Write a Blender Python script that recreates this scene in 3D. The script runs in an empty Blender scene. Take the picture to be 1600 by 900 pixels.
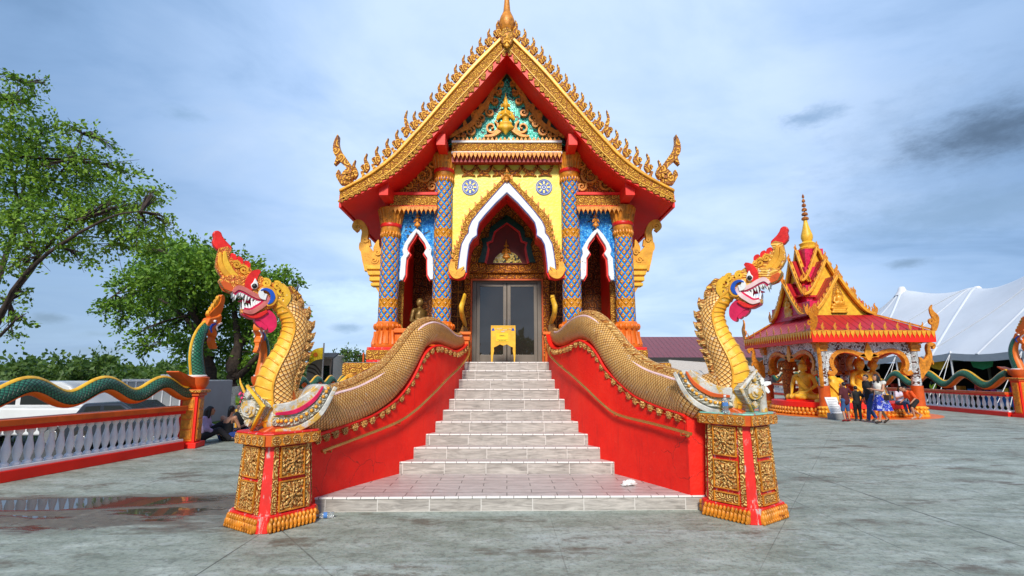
import bpy, bmesh, math, random
from math import sin, cos, pi, radians, sqrt, atan2, hypot
from mathutils import Vector, Matrix
random.seed(7)
V = Vector
scene = bpy.context.scene
COL = scene.collection

# ------------------------------------------------------------------ camera, sky, sun, exposure
F = 820.0; PIT = math.atan(135 / 820); EYE = 1.62; CX = 792.0; CY = 450.0
cam_d = bpy.data.cameras.new('camera'); cam = bpy.data.objects.new('camera', cam_d); COL.objects.link(cam)
cam_d.sensor_width = 36; cam_d.lens = F / 1600 * 36; cam_d.shift_x = 8 / 1600
cam_d.clip_start = 0.05; cam_d.clip_end = 3000
cam.location = (0, 0, EYE); cam.rotation_euler = (radians(90) + PIT, 0, 0)
scene.camera = cam
vs = scene.view_settings
vs.view_transform = 'Standard'; vs.look = 'None'; vs.exposure = 0.80; vs.gamma = 1.0; vs.use_curve_mapping = False

SUN_DIR = V((-0.06, -0.84, 0.62)).normalized()
sun_d = bpy.data.lights.new('sun', 'SUN'); sun = bpy.data.objects.new('sun', sun_d); COL.objects.link(sun)
sun_d.energy = 2.3; sun_d.angle = radians(11); sun_d.color = (1.0, 0.93, 0.80)
sun.rotation_euler = SUN_DIR.to_track_quat('Z', 'Y').to_euler(); sun.location = (-20, -40, 60)


def ray(px, py):
    r = (px - CX) / F; u = (CY - py) / F; c, s = cos(PIT), sin(PIT)
    return V((r, c - u * s, s + u * c))
def at(px, py, Y):                       # point of the photo's line of sight at depth Y
    d = ray(px, py); return V((0, 0, EYE)) + d * (Y / d.y)
def atz(px, py, Z):
    d = ray(px, py); return V((0, 0, EYE)) + d * ((Z - EYE) / d.z)
def xz(px, py, Y):
    p = at(px, py, Y); return (p.x, p.z)

# ------------------------------------------------------------------ node helpers
class NT:
    def __init__(s, tree): s.t = tree; s.n = tree.nodes; s.l = tree.links
    def put(s, sock, v):
        if isinstance(v, bpy.types.NodeSocket): s.l.new(v, sock)
        elif v is not None:
            if isinstance(v, (tuple, list)) and len(v) == 3 and sock.type == 'RGBA': v = (*v, 1)
            sock.default_value = v
    def add(s, typ, ins=None, **props):
        n = s.n.new(typ)
        for k, v in props.items(): setattr(n, k, v)
        for k, v in (ins or {}).items(): s.put(n.inputs[k], v)
        return n
    def m(s, op, a, b=None, c=None, clamp=False):
        n = s.n.new('ShaderNodeMath'); n.operation = op; n.use_clamp = clamp
        s.put(n.inputs[0], a)
        if b is not None: s.put(n.inputs[1], b)
        if c is not None: s.put(n.inputs[2], c)
        return n.outputs[0]
    def vm(s, op, a, b=None, out=0):
        n = s.n.new('ShaderNodeVectorMath'); n.operation = op
        s.put(n.inputs[0], a)
        if b is not None: s.put(n.inputs[1], b)
        return n.outputs[out]
    def mix(s, f, a, b, blend='MIX'):
        n = s.n.new('ShaderNodeMix'); n.data_type = 'RGBA'; n.blend_type = blend; n.clamp_factor = True
        s.put(n.inputs[0], f); s.put(n.inputs[6], a); s.put(n.inputs[7], b)
        return n.outputs[2]
    def ramp(s, f, stops, interp='LINEAR'):
        n = s.n.new('ShaderNodeValToRGB'); cr = n.color_ramp; cr.interpolation = interp
        while len(cr.elements) < len(stops): cr.elements.new(0.5)
        for e, (p, c) in zip(cr.elements, stops):
            e.position = p; e.color = (*c, 1) if len(c) == 3 else c
        s.put(n.inputs[0], f); return n.outputs[0]
    def step(s, v, lo, hi):              # smooth 0..1
        n = s.n.new('ShaderNodeMapRange'); n.interpolation_type = 'SMOOTHSTEP'
        s.put(n.inputs[0], v); s.put(n.inputs[1], lo); s.put(n.inputs[2], hi); return n.outputs[0]
    def noise(s, vec, scale, detail=4, rough=0.55, dist=0.0, out=0):
        n = s.add('ShaderNodeTexNoise', {'Scale': scale, 'Detail': detail, 'Roughness': rough, 'Distortion': dist})
        if vec is not None: s.put(n.inputs['Vector'], vec)
        return n.outputs[out]
    def obj(s): return s.n.new('ShaderNodeTexCoord').outputs['Object']
    def uv(s): return s.n.new('ShaderNodeTexCoord').outputs['UV']
    def sep(s, v):
        n = s.n.new('ShaderNodeSeparateXYZ'); s.put(n.inputs[0], v); return n.outputs
    def comb(s, x, y, z=0.0):
        n = s.n.new('ShaderNodeCombineXYZ'); s.put(n.inputs[0], x); s.put(n.inputs[1], y); s.put(n.inputs[2], z); return n.outputs[0]
    def scale(s, v, f):
        n = s.n.new('ShaderNodeVectorMath'); n.operation = 'MULTIPLY'; s.put(n.inputs[0], v)
        n.inputs[1].default_value = f if isinstance(f, (tuple, list)) else (f, f, f); return n.outputs[0]
    def bump(s, h, strength=0.5, dist=0.01, normal=None):
        n = s.add('ShaderNodeBump', {'Strength': strength, 'Distance': dist, 'Height': h})
        if normal is not None: s.put(n.inputs['Normal'], normal)
        return n.outputs[0]

def newmat(name):
    m = bpy.data.materials.new(name); m.use_nodes = True
    t = NT(m.node_tree); t.n.clear()
    out = t.n.new('ShaderNodeOutputMaterial'); b = t.n.new('ShaderNodeBsdfPrincipled')
    t.l.new(b.outputs[0], out.inputs[0])
    return m, t, b
def fin(t, b, col, rough=0.5, metal=0.0, normal=None, spec=None):
    t.put(b.inputs['Base Color'], col); t.put(b.inputs['Roughness'], rough); t.put(b.inputs['Metallic'], metal)
    if normal is not None: t.put(b.inputs['Normal'], normal)
    if spec is not None: t.put(b.inputs['Specular IOR Level'], spec)

# ------------------------------------------------------------------ sky
world = bpy.data.worlds.new('World'); scene.world = world; world.use_nodes = True
w = NT(world.node_tree); w.n.clear()
wo = w.n.new('ShaderNodeOutputWorld'); bg = w.n.new('ShaderNodeBackground'); w.l.new(bg.outputs[0], wo.inputs[0])
sky = w.add('ShaderNodeTexSky', sky_type='NISHITA', sun_disc=False)
sky.sun_elevation = math.asin(SUN_DIR.z); sky.sun_rotation = atan2(SUN_DIR.x, SUN_DIR.y)
dirv = w.n.new('ShaderNodeTexCoord').outputs['Generated']
dx, dy, dz = w.sep(dirv)
flat = w.comb(w.m('DIVIDE', dx, w.m('ADD', w.m('ABSOLUTE', dz), 0.16)), w.m('DIVIDE', dy, w.m('ADD', w.m('ABSOLUTE', dz), 0.16)), 0.0)
n1 = w.noise(w.scale(flat, (0.9, 1.0, 1)), 0.8, 5, 0.52, 0.4)
n2 = w.noise(w.scale(flat, (1.0, 1.3, 1)), 1.25, 7, 0.58, 0.5)
# a pale broad layer over the middle, darker cloud to the right and high up on both sides
ctr = ray(880, 200).normalized()
glow = w.step(w.vm('DOT_PRODUCT', dirv, tuple(ctr), out=1), 0.62, 1.0)
fr = w.m('ADD', w.m('MULTIPLY', n1, 0.5), w.m('MULTIPLY', n2, 0.5))
val = w.m('ADD', w.m('MULTIPLY', glow, 0.72), w.m('MULTIPLY', w.m('SUBTRACT', fr, 0.5), 2.7))
cloud = w.ramp(w.m('ADD', val, 0.24), [(0.0, (0.082, 0.150, 0.262)), (0.3, (0.145, 0.235, 0.385)), (0.62, (0.235, 0.335, 0.50)), (1.0, (0.335, 0.425, 0.565))])
# the paler band low over the horizon, away from the right
low = w.m('MULTIPLY', w.step(dz, 0.34, 0.02), w.step(dx, 0.85, -0.1))
cloud = w.mix(w.m('MULTIPLY', low, 0.55), cloud, (0.27, 0.37, 0.49))
dark = w.m('MULTIPLY', w.step(w.m('ABSOLUTE', w.m('SUBTRACT', dx, 0.05)), 0.30, 0.75), w.m('ADD', .45, w.m('MULTIPLY', w.step(n2, 0.40, 0.62), .5)))
cloud = w.mix(w.m('MULTIPLY', dark, 0.62), cloud, (0.105, 0.175, 0.29))
def puff(px, py, hw, hh, col, k, seed, amp=1.9):
    global cloud
    c = ray(px, py).normalized(); r = V((c.y, -c.x, 0)).normalized(); u = r.cross(c)
    d = w.vm('SUBTRACT', dirv, tuple(c))
    a = w.m('DIVIDE', w.vm('DOT_PRODUCT', d, tuple(r), out=1), hw / F * 0.86)
    b = w.m('DIVIDE', w.vm('DOT_PRODUCT', d, tuple(u), out=1), hh / F * 0.86)
    q = w.m('SQRT', w.m('ADD', w.m('MULTIPLY', a, a), w.m('MULTIPLY', b, b)))
    nn = w.noise(w.vm('ADD', w.scale(dirv, (1, 1, 2.4)), (seed, seed * .7, 0)), 20, 6, 0.68)
    q = w.m('ADD', q, w.m('MULTIPLY', w.m('SUBTRACT', nn, 0.5), amp))
    cloud = w.mix(w.m('MULTIPLY', w.step(q, 1.15, 0.0), k), cloud, col)
DK = (0.09, 0.145, 0.22)
puff(1540, 215, 230, 110, (0.11, 0.18, 0.29), 0.35, 11)
puff(1550, 205, 120, 50, (0.045, 0.072, 0.115), 0.92, 1, 1.25)
puff(1265, 183, 48, 20, (0.13, 0.21, 0.33), 0.8, 2)
puff(283, 178, 40, 16, (0.145, 0.23, 0.35), 0.8, 3)
puff(1412, 412, 34, 9, DK, 0.7, 4)
puff(78, 496, 30, 9, (0.11, 0.17, 0.25), 0.9, 5); puff(165, 548, 50, 8, (0.14, 0.21, 0.29), 0.7, 6)
puff(160, 522, 40, 8, (0.14, 0.21, 0.29), 0.6, 7); puff(540, 512, 34, 11, (0.13, 0.21, 0.32), 0.8, 8)
puff(1500, 330, 190, 40, (0.11, 0.18, 0.27), 0.5, 9); puff(560, 470, 160, 40, (0.43, 0.56, 0.68), 0.45, 10)
full = w.mix(0.93, sky.outputs[0], w.vm('MULTIPLY', cloud, (11.9, 11.9, 11.9)))
w.put(bg.inputs[0], full); bg.inputs[1].default_value = 0.1

# ------------------------------------------------------------------ materials
def paint(name, col, rough=0.5, var=0.12, scale=3.0, wear=None, wear_amt=0.0, wear_scale=14, bump=0.15, metal=0.0, streak=False):
    m, t, b = newmat(name); o = t.obj()
    n = t.noise(o, scale, 5, 0.6); hi = tuple(min(1, c * (1 + var)) for c in col); lo = tuple(c * (1 - var * 1.6) for c in col)
    c = t.ramp(n, [(0.3, lo), (0.7, hi)])
    if wear:
        sv = t.scale(o, (1, 1, 0.25)) if streak else o
        k = t.m('ADD', t.m('MULTIPLY', t.noise(sv, wear_scale, 6, 0.7), 0.7), t.m('MULTIPLY', t.noise(o, wear_scale * .22, 3), 0.3))
        c = t.mix(t.step(k, 0.62 - wear_amt, 0.70 - wear_amt), c, wear)
    fin(t, b, c, t.m('ADD', rough - .08, t.m('MULTIPLY', n, .16)), metal, t.bump(t.noise(o, 38, 4), bump, 0.01))
    return m

def carved(name, lo, mid, hi, scale=6.0, metal=0.25, rough=0.42, swirl=4.6, depth=0.025, wear=None):
    """scrollwork: a little spiral in every cell, painted dark in the grooves"""
    m, t, b = newmat(name); o = t.obj(); x, y, z = t.sep(o)
    p = t.comb(t.m('ADD', x, y), z, 0)
    p = t.vm('ADD', p, t.scale(t.vm('SUBTRACT', t.noise(p, scale * .9, 2, out=1), (.5, .5, .5)), (.10, .10, 0)))
    vo = t.add('ShaderNodeTexVoronoi', {'Scale': scale, 'Randomness': 0.75, 'Vector': p}, voronoi_dimensions='2D')
    sub = t.vm('SUBTRACT', t.scale(p, scale), t.scale(vo.outputs['Position'], scale))
    sx, sy, _ = t.sep(sub)
    r = t.m('SQRT', t.m('ADD', t.m('MULTIPLY', sx, sx), t.m('MULTIPLY', sy, sy)))
    hand = t.m('SIGN', t.m('SUBTRACT', t.sep(vo.outputs['Color'])[0], 0.5))
    ang = t.m('MULTIPLY', t.m('ARCTAN2', sy, sx), hand)
    s = t.m('SINE', t.m('ADD', t.m('MULTIPLY', ang, 2.0), t.m('MULTIPLY', r, swirl * 4.2)))
    ed = t.add('ShaderNodeTexVoronoi', {'Scale': scale, 'Randomness': 0.75, 'Vector': p}, voronoi_dimensions='2D', feature='DISTANCE_TO_EDGE').outputs[0]
    h = t.m('MULTIPLY', t.m('ADD', t.m('MULTIPLY', s, 0.42), 0.55), t.step(ed, 0.0, 0.10))
    fine = t.noise(o, scale * 9, 3)
    h2 = t.m('ADD', h, t.m('MULTIPLY', t.m('SUBTRACT', fine, .5), .35))
    c = t.ramp(h2, [(0.10, lo), (0.34, mid), (0.74, hi)])
    c = t.mix(t.m('MULTIPLY', t.noise(o, 1.7, 3), 0.35), c, mid)
    if wear: c = t.mix(t.step(t.noise(o, 11, 6, .7), .60, .68), c, wear)
    fin(t, b, c, rough, metal, t.bump(h2, 0.9, depth))
    return m

def lattice(name, nu, nv, fn):
    """diamond lattice on the UVs of tubes and columns: nu cells round, nv cells per metre"""
    m, t, b = newmat(name); u, v, _ = t.sep(t.uv())
    p = t.m('MULTIPLY', u, float(nu)); q = t.m('MULTIPLY', v, float(nv))
    fa = t.m('FRACT', t.m('ADD', p, q)); fb = t.m('FRACT', t.m('ADD', t.m('SUBTRACT', p, q), 500.0))
    fn(t, b, fa, fb, t.obj()); return m

def _scales(hi, mid, lo, white=0.35, metal=0.3):
    def fn(t, b, fa, fb, o):
        e = t.m('MINIMUM', t.m('MINIMUM', fa, t.m('SUBTRACT', 1.0, fb)), t.m('MINIMUM', t.m('SUBTRACT', 1.0, fa), fb))
        tip = t.m('MULTIPLY', t.m('ADD', t.m('SUBTRACT', 1.0, fa), fb), 0.5)
        h = t.m('MULTIPLY', t.step(e, 0.0, 0.12), t.m('ADD', 0.20, t.m('MULTIPLY', tip, 0.65)))
        c = t.ramp(h, [(0.06, lo), (0.38, mid), (0.80, hi)])  # shading of each scale is painted into this ramp, dark rim to light tip
        n = t.noise(o, 9, 5, .65)
        c = t.mix(t.m('MULTIPLY', t.step(n, .5, .75), .55), c, lo)
        wv = t.m('MULTIPLY', t.step(t.noise(o, 13, 6, .7), .57, .68), t.step(e, .05, .2))
        c = t.mix(t.m('MULTIPLY', wv, white), c, (.78, .70, .58))
        fin(t, b, c, .40, metal, t.bump(h, 1.0, .03))
    return fn
M = {}
M['scales_gold'] = lattice('gold scales', 21, 20, _scales((.99, .70, .31), (.80, .38, .07), (.26, .055, .008), .75, .05))
M['scales_neck'] = lattice('neck scales', 17, 16, _scales((.99, .68, .28), (.80, .37, .06), (.25, .045, .006), .75, .05))
M['scales_green'] = lattice('green scales', 11, 14, _scales((.05, .30, .16), (.004, .10, .055), (.0, .015, .012), .10, 0.0))

def _gems(t, b, fa, fb, o):
    da = t.m('ABSOLUTE', t.m('SUBTRACT', fa, .5)); db = t.m('ABSOLUTE', t.m('SUBTRACT', fb, .5))
    d = t.m('MAXIMUM', da, db); rr = t.m('SQRT', t.m('ADD', t.m('MULTIPLY', da, da), t.m('MULTIPLY', db, db)))
    n = t.noise(o, 2.2, 3); zz = t.sep(o)[2]
    blue = t.mix(t.step(t.m('SUBTRACT', da, db), -.02, .02), (.004, .13, .78), (.008, .45, .88))
    blue = t.mix(t.step(t.noise(o, 16, 4, .7), .60, .66), blue, (.012, .012, .03))
    orange = t.m('LESS_THAN', t.m('FRACT', t.m('MULTIPLY', t.m('ADD', zz, 0.08), 0.64)), 0.13)
    line = t.mix(orange, blue, (.76, .28, .02))
    gold = t.mix(n, (.74, .27, .015), (.95, .50, .05))
    c = t.mix(t.step(d, .40, .375), line, (.10, .03, .008))
    c = t.mix(t.step(d, .36, .32), c, gold)
    c = t.mix(t.step(rr, .235, .20), c, (.36, .09, .015))
    c = t.mix(t.step(rr, .10, .07), c, (.95, .85, .62))
    h = t.step(d, .46, .22)
    fin(t, b, c, .5, 0, t.bump(h, .9, .03), .25)
M['gems'] = lattice('blue and gold mosaic lozenges', 9, 5.4, _gems)

M['gold_carved'] = carved('carved gold', (.15, .022, .004), (.62, .215, .016), (.95, .50, .065), 5.0, metal=.1)
M['gold_fine'] = carved('finely carved gold', (.18, .028, .005), (.66, .245, .018), (.97, .56, .085), 8.0, metal=.1)
M['gold_dark'] = carved('dark carved gilding', (.12, .014, .003), (.46, .12, .010), (.80, .30, .03), 6.0, metal=.1)  # carved gilding in a darker overall tone
M['wood_carved'] = carved('carved brown panel', (.045, .008, .003), (.17, .048, .010), (.36, .12, .024), 5.5, metal=.1)
M['gold_panel'] = carved('carved gold flower panel', (.24, .032, .005), (.68, .26, .02), (.98, .70, .24), 9.5, depth=.03, metal=.05)
M['gold'] = paint('gold paint', (.86, .38, .028), .38, .22, 5, wear=(.42, .10, .008), wear_amt=.03, metal=.1, bump=.35)
M['gold_bright'] = paint('yellow gold paint', (.92, .48, .030), .45, .18, 6, wear=(.86, .66, .34), wear_amt=.02, wear_scale=16, bump=.35)
M['gold_deep'] = paint('old dark gold', (.70, .25, .018), .4, .3, 9, wear=(.22, .04, .005), wear_amt=.06, metal=.1, bump=.6)
M['gold_aged'] = carved('aged gilding', (.20, .035, .006), (.70, .27, .03), (.96, .66, .24), 16, metal=.05, depth=.012)
M['naga_gold'] = carved('serpent head gold', (.34, .06, .008), (.86, .37, .03), (.98, .62, .13), 13, metal=.0, depth=.010, wear=(.86, .74, .50))
M['naga_orange'] = carved('serpent head orange', (.36, .035, .005), (.84, .20, .015), (.95, .48, .07), 13, metal=.0, depth=.010)
M['lip'] = paint('dusty pink lip', (.62, .16, .14), .45, .2, 9, wear=(.75, .45, .40), wear_amt=.03)
M['brass'] = paint('brass rail', (.62, .36, .10), .25, .1, 6, metal=.75, bump=.05)
M['orange'] = paint('orange paint', (.80, .17, .012), .45, .14, 3, wear=(.50, .12, .02), wear_amt=.03)
M['orange_deep'] = paint('deep orange paint', (.66, .10, .010), .45, .18, 4, wear=(.36, .06, .012), wear_amt=.04)
M['red'] = paint('red paint', (.88, .014, .004), .5, .10, 1.6, wear=(.62, .016, .010), wear_amt=.04, wear_scale=7, streak=True)
def m_red():
    m, t, b = newmat('weathered red stair wall'); o = t.obj()
    n = t.noise(o, 1.3, 6, .65); c = t.ramp(n, [(.3, (.70, .010, .005)), (.5, (.86, .014, .005)), (.72, (.92, .030, .012))])
    dr = t.noise(t.scale(o, (7, 7, .5)), 1.6, 5, .7); c = t.mix(t.m('MULTIPLY', t.step(dr, .56, .72), .45), c, (.50, .012, .010))
    sc = t.noise(t.scale(o, (1, 1, 2.5)), 8, 7, .75); c = t.mix(t.m('MULTIPLY', t.step(sc, .63, .70), .55), c, (.88, .16, .11))
    ck = t.add('ShaderNodeTexVoronoi', {'Scale': 1.5, 'Vector': t.vm('ADD', o, t.scale(t.noise(o, 3, 4, out=1), (.4, .4, .4)))}, feature='DISTANCE_TO_EDGE').outputs[0]
    k = t.m('MULTIPLY', t.step(ck, .010, .003), t.step(t.noise(o, .9, 3), .50, .58)); c = t.mix(t.m('MULTIPLY', k, .6), c, (.22, .012, .010))
    fin(t, b, c, t.m('ADD', .45, t.m('MULTIPLY', sc, .3)), 0, t.bump(t.m('ADD', t.noise(o, 26, 6, .7), t.m('MULTIPLY', n, .8)), .5, .02), .35); return m
M['red_wall'] = m_red()
M['bronze'] = paint('dull bronze', (.22, .13, .035), .4, .3, 8, metal=.4, bump=.3)
M['red_deep'] = paint('deep maroon recess paint', (.15, .008, .005), .6, .2, 5)
M['red_worn'] = paint('worn red paint', (.74, .012, .006), .5, .15, 4, wear=(.56, .40, .38), wear_amt=.085, wear_scale=20, streak=True)
M['red_dark'] = paint('dark red paint', (.36, .008, .006), .5, .12, 3)
M['red_shade'] = paint('red soffit paint', (.82, .012, .005), .5, .12, 1.2, wear=(.55, .01, .006), wear_amt=0, wear_scale=4)
M['crimson'] = paint('crimson paint', (.66, .012, .085), .38, .2, 8, wear=(.8, .1, .16), wear_amt=.02)
M['scarlet'] = paint('scarlet paint', (.78, .018, .012), .4, .25, 9, wear=(.9, .22, .03), wear_amt=.0)
M['white'] = paint('white paint', (.80, .80, .80), .5, .06, 4)
M['white_worn'] = paint('white mosaic', (.83, .85, .88), .35, .06, 4, wear=(.05, .06, .06), wear_amt=.045, wear_scale=26)
M['baluster'] = paint('grey white paint', (.80, .78, .80), .5, .08, 6, wear=(.45, .43, .45), wear_amt=.0)
M['silver_worn'] = paint('flaking silver and gold paint', (.58, .56, .52), .4, .25, 7, wear=(.62, .36, .06), wear_amt=.14, wear_scale=12, bump=.7)
M['grey_gold'] = carved('flaking grey carved collar', (.22, .16, .07), (.48, .46, .36), (.74, .72, .62), 10, metal=.1, wear=(.70, .36, .04))
M['blue'] = paint('blue paint', (.012, .08, .45), .35, .2, 6)
M['black'] = paint('black paint', (.012, .012, .013), .4, .2, 5)
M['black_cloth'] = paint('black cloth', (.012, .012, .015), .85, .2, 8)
M['green_dark'] = paint('dark green mosaic', (.004, .045, .028), .3, .4, 12, wear=(.02, .20, .10), wear_amt=.0)
M['pink'] = paint('pale pink stripe', (.82, .56, .56), .45, .1, 7, wear=(.85, .82, .80), wear_amt=.08)
M['skin'] = paint('skin', (.46, .22, .13), .5, .06, 12, bump=.05)
M['hair'] = paint('black hair', (.010, .008, .008), .45, .2, 30, bump=.3)
M['teal_edge'] = paint('weathered teal ledge', (.22, .52, .42), .6, .2, 8, wear=(.55, .10, .06), wear_amt=.10)

def m_yellow():
    m, t, b = newmat('yellow gold leaf wall'); o = t.obj(); x, y, z = t.sep(o)
    br = t.add('ShaderNodeTexBrick', {'Vector': t.comb(x, z, 0), 'Scale': 1.0, 'Mortar Size': .004, 'Brick Width': .30, 'Row Height': .30, 'Color1': (.95, .72, .075, 1), 'Color2': (.97, .79, .12, 1), 'Mortar': (.86, .58, .05, 1)}, offset=0.0)
    c = t.mix(t.m('MULTIPLY', t.step(t.noise(o, 7, 6, .7), .45, .75), .45), br.outputs[0], (.97, .84, .33))
    c = t.mix(t.m('MULTIPLY', t.step(t.noise(o, 2.5, 4, .7), .55, .8), .4), c, (.90, .62, .05))
    fin(t, b, c, .35, .05, t.bump(t.noise(o, 16, 5), .35, .02)); return m
M['yellow_wall'] = m_yellow()
def m_mosaic(name, c1, c2, c3, sc=26, gaps=.10, hole=(.01, .012, .015), patch=.62):
    m, t, b = newmat(name); o = t.obj(); x, y, z = t.sep(o); p = t.comb(t.m('ADD', x, y), z, 0)
    vo = t.add('ShaderNodeTexVoronoi', {'Scale': sc, 'Vector': p}, voronoi_dimensions='2D')
    ed = t.add('ShaderNodeTexVoronoi', {'Scale': sc, 'Vector': p}, voronoi_dimensions='2D', feature='DISTANCE_TO_EDGE').outputs[0]
    r = t.sep(vo.outputs['Color'])[0]
    c = t.ramp(r, [(.1, c1), (.5, c2), (.9, c3)])
    c = t.mix(t.step(ed, gaps, gaps * .4), c, tuple(v * .35 for v in c1))
    k = t.m('ADD', t.m('MULTIPLY', t.noise(o, 3.0, 3), .7), t.m('MULTIPLY', r, .3))
    c = t.mix(t.step(k, patch, patch + .03), c, hole)
    fin(t, b, c, t.m('ADD', .12, t.m('MULTIPLY', r, .25)), 0.1, t.bump(t.m('ADD', r, t.step(ed, 0, gaps)), .3, .01)); return m
M['turquoise'] = m_mosaic('turquoise mirror mosaic', (.02, .46, .36), (.06, .64, .52), (.26, .84, .72), 24, patch=.60)
M['blue_mosaic'] = m_mosaic('blue mirror mosaic', (.01, .19, .66), (.02, .33, .85), (.10, .50, .92), 24, patch=.66)
M['mirror_mosaic'] = m_mosaic('silver mirror mosaic', (.55, .58, .60), (.72, .74, .76), (.88, .89, .90), 17, hole=(.10, .03, .015), patch=.60)
M['amber_mosaic'] = m_mosaic('amber mosaic', (.60, .38, .05), (.85, .70, .22), (.9, .8, .5), 26, patch=.55)

def m_ground():
    m, t, b = newmat('stained concrete'); o = t.obj(); x, y, z = t.sep(o)
    n = t.noise(o, .35, 5, .6); n2 = t.noise(t.scale(o, (1, 2.2, 1)), 1.3, 7, .68); n3 = t.noise(o, 9, 6, .7); n4 = t.noise(t.scale(o, (.35, 1.6, 1)), .9, 6, .65, .8)
    c = t.ramp(n2, [(.32, (.185, .21, .165)), (.46, (.280, .315, .262)), (.58, (.355, .393, .338)), (.72, (.49, .535, .48))])
    c = t.mix(t.step(n4, .50, .70), c, (.43, .485, .45))
    c = t.mix(t.m('MULTIPLY', t.step(n, .50, .72), .75), c, (.165, .20, .165))
    c = t.mix(t.m('MULTIPLY', t.step(n3, .48, .66), .55), c, (.12, .132, .112))
    c = t.mix(t.m('MULTIPLY', t.step(t.noise(o, 22, 5, .75), .50, .62), .45), c, (.10, .11, .095))
    c = t.mix(t.m('MULTIPLY', t.step(t.noise(t.scale(o, (1, 1.5, 1)), 4.2, 6, .7, .6), .56, .66), .55), c, (.42, .45, .43))
    c = t.mix(t.m('MULTIPLY', t.step(t.noise(t.scale(o, (.7, 1.5, 1)), 1.0, 9, .74), .53, .64), .85), c, (.115, .095, .068))
    c = t.mix(t.m('MULTIPLY', t.step(t.noise(o, 40, 4, .8), .62, .75), .55), c, (.10, .10, .09))
    # pale paint crumbs
    c = t.mix(t.m('MULTIPLY', t.step(t.noise(o, 26, 3, .6), .71, .74), .6), c, (.62, .64, .62))
    # wet and muddy zone at the left
    ex = t.m('DIVIDE', t.m('ADD', x, 4.9), 2.9); ey = t.m('DIVIDE', t.m('SUBTRACT', y, 6.65), .95)
    q = t.m('SQRT', t.m('ADD', t.m('MULTIPLY', ex, ex), t.m('MULTIPLY', ey, ey)))
    wob = t.m('MULTIPLY', t.m('SUBTRACT', t.noise(t.scale(o, (.6, 1.6, 1)), 1.1, 7, .62), .5), 2.3)
    q2 = t.m('ADD', q, wob)
    wet = t.step(q2, 1.05, .65)
    mud = t.ramp(n3, [(.35, (.055, .045, .033)), (.55, (.14, .115, .082)), (.75, (.27, .25, .20))])
    c = t.mix(t.m('MULTIPLY', wet, .88), c, mud)
    pool = t.m('MULTIPLY', t.step(t.noise(t.scale(o, (.7, 2.4, 1)), 1.25, 5, .55, .4), .535, .575), t.step(q2, .85, .65))
    ex2 = t.m('DIVIDE', t.m('ADD', x, 5.6), 1.9); ey2 = t.m('DIVIDE', t.m('SUBTRACT', t.m('SUBTRACT', y, 7.72), t.m('MULTIPLY', x, .12)), .42)
    q3 = t.m('ADD', t.m('SQRT', t.m('ADD', t.m('MULTIPLY', ex2, ex2), t.m('MULTIPLY', ey2, ey2))), t.m('MULTIPLY', wob, .35))
    pool = t.m('MAXIMUM', pool, t.step(q3, .95, .75))
    c = t.mix(t.m('MULTIPLY', t.step(q3, 1.25, .9), .8), c, (.13, .11, .085))
    # joints and cracks
    def line(v, at_, wd, k=1.0, amp=.03):
        global _lines
        d = t.m('ABSOLUTE', t.m('SUBTRACT', t.m('ADD', v, t.m('MULTIPLY', t.m('SUBTRACT', t.noise(o, .8, 3), .5), amp)), at_))
        return t.m('MULTIPLY', t.step(d, wd, wd * .3), k)
    ln = None
    for v, a_, wd, k in [(x, .50, .008, .45), (x, 3.72, .010, .8), (x, 4.92, .025, .9), (x, 6.55, .014, .7), (x, -2.54, .012, .9), (x, -5.4, .012, .7), (x, 10.1, .015, .6), (x, 14, .02, .5),
                         (y, 6.42, .010, .5), (y, 10.4, .012, .6), (y, 14.4, .014, .6), (y, 18.6, .014, .5), (y, 2.4, .01, .6)]:
        L = line(v, a_, wd, k, .10 if wd > .02 else .015); ln = L if ln is None else t.m('MAXIMUM', ln, L)
    dg = t.m('ADD', t.m('MULTIPLY', x, .80), t.m('MULTIPLY', y, .60))
    ln = t.m('MAXIMUM', ln, t.m('MULTIPLY', line(dg, 1.62, .011, .95, .02), t.m('MULTIPLY', t.step(x, -.9, -1.3), t.step(x, -4.2, -3.9))))
    dg2 = t.m('SUBTRACT', y, t.m('MULTIPLY', x, 1.5)); ln = t.m('MAXIMUM', ln, t.m('MULTIPLY', line(dg2, 1.55, .011, .7, .02), t.step(x, 2.0, 2.3)))
    c = t.mix(t.m('MULTIPLY', ln, t.m('ADD', .35, t.m('MULTIPLY', t.step(t.noise(o, 1.7, 4), .38, .6), .55))), c, (.05, .05, .044))
    rough = t.mix(wet, (.62, .62, .62), (.30, .30, .30)); rough = t.mix(pool, rough, (.03, .03, .03))
    c = t.mix(t.m('MULTIPLY', pool, .75), c, (.06, .05, .04))
    h = t.m('ADD', t.m('MULTIPLY', n3, .6), t.m('MULTIPLY', n2, .8))
    h = t.m('MULTIPLY', h, t.m('SUBTRACT', 1.0, pool))
    fin(t, b, c, rough, 0, t.bump(h, .7, .03)); return m
M['concrete'] = m_ground()

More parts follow.
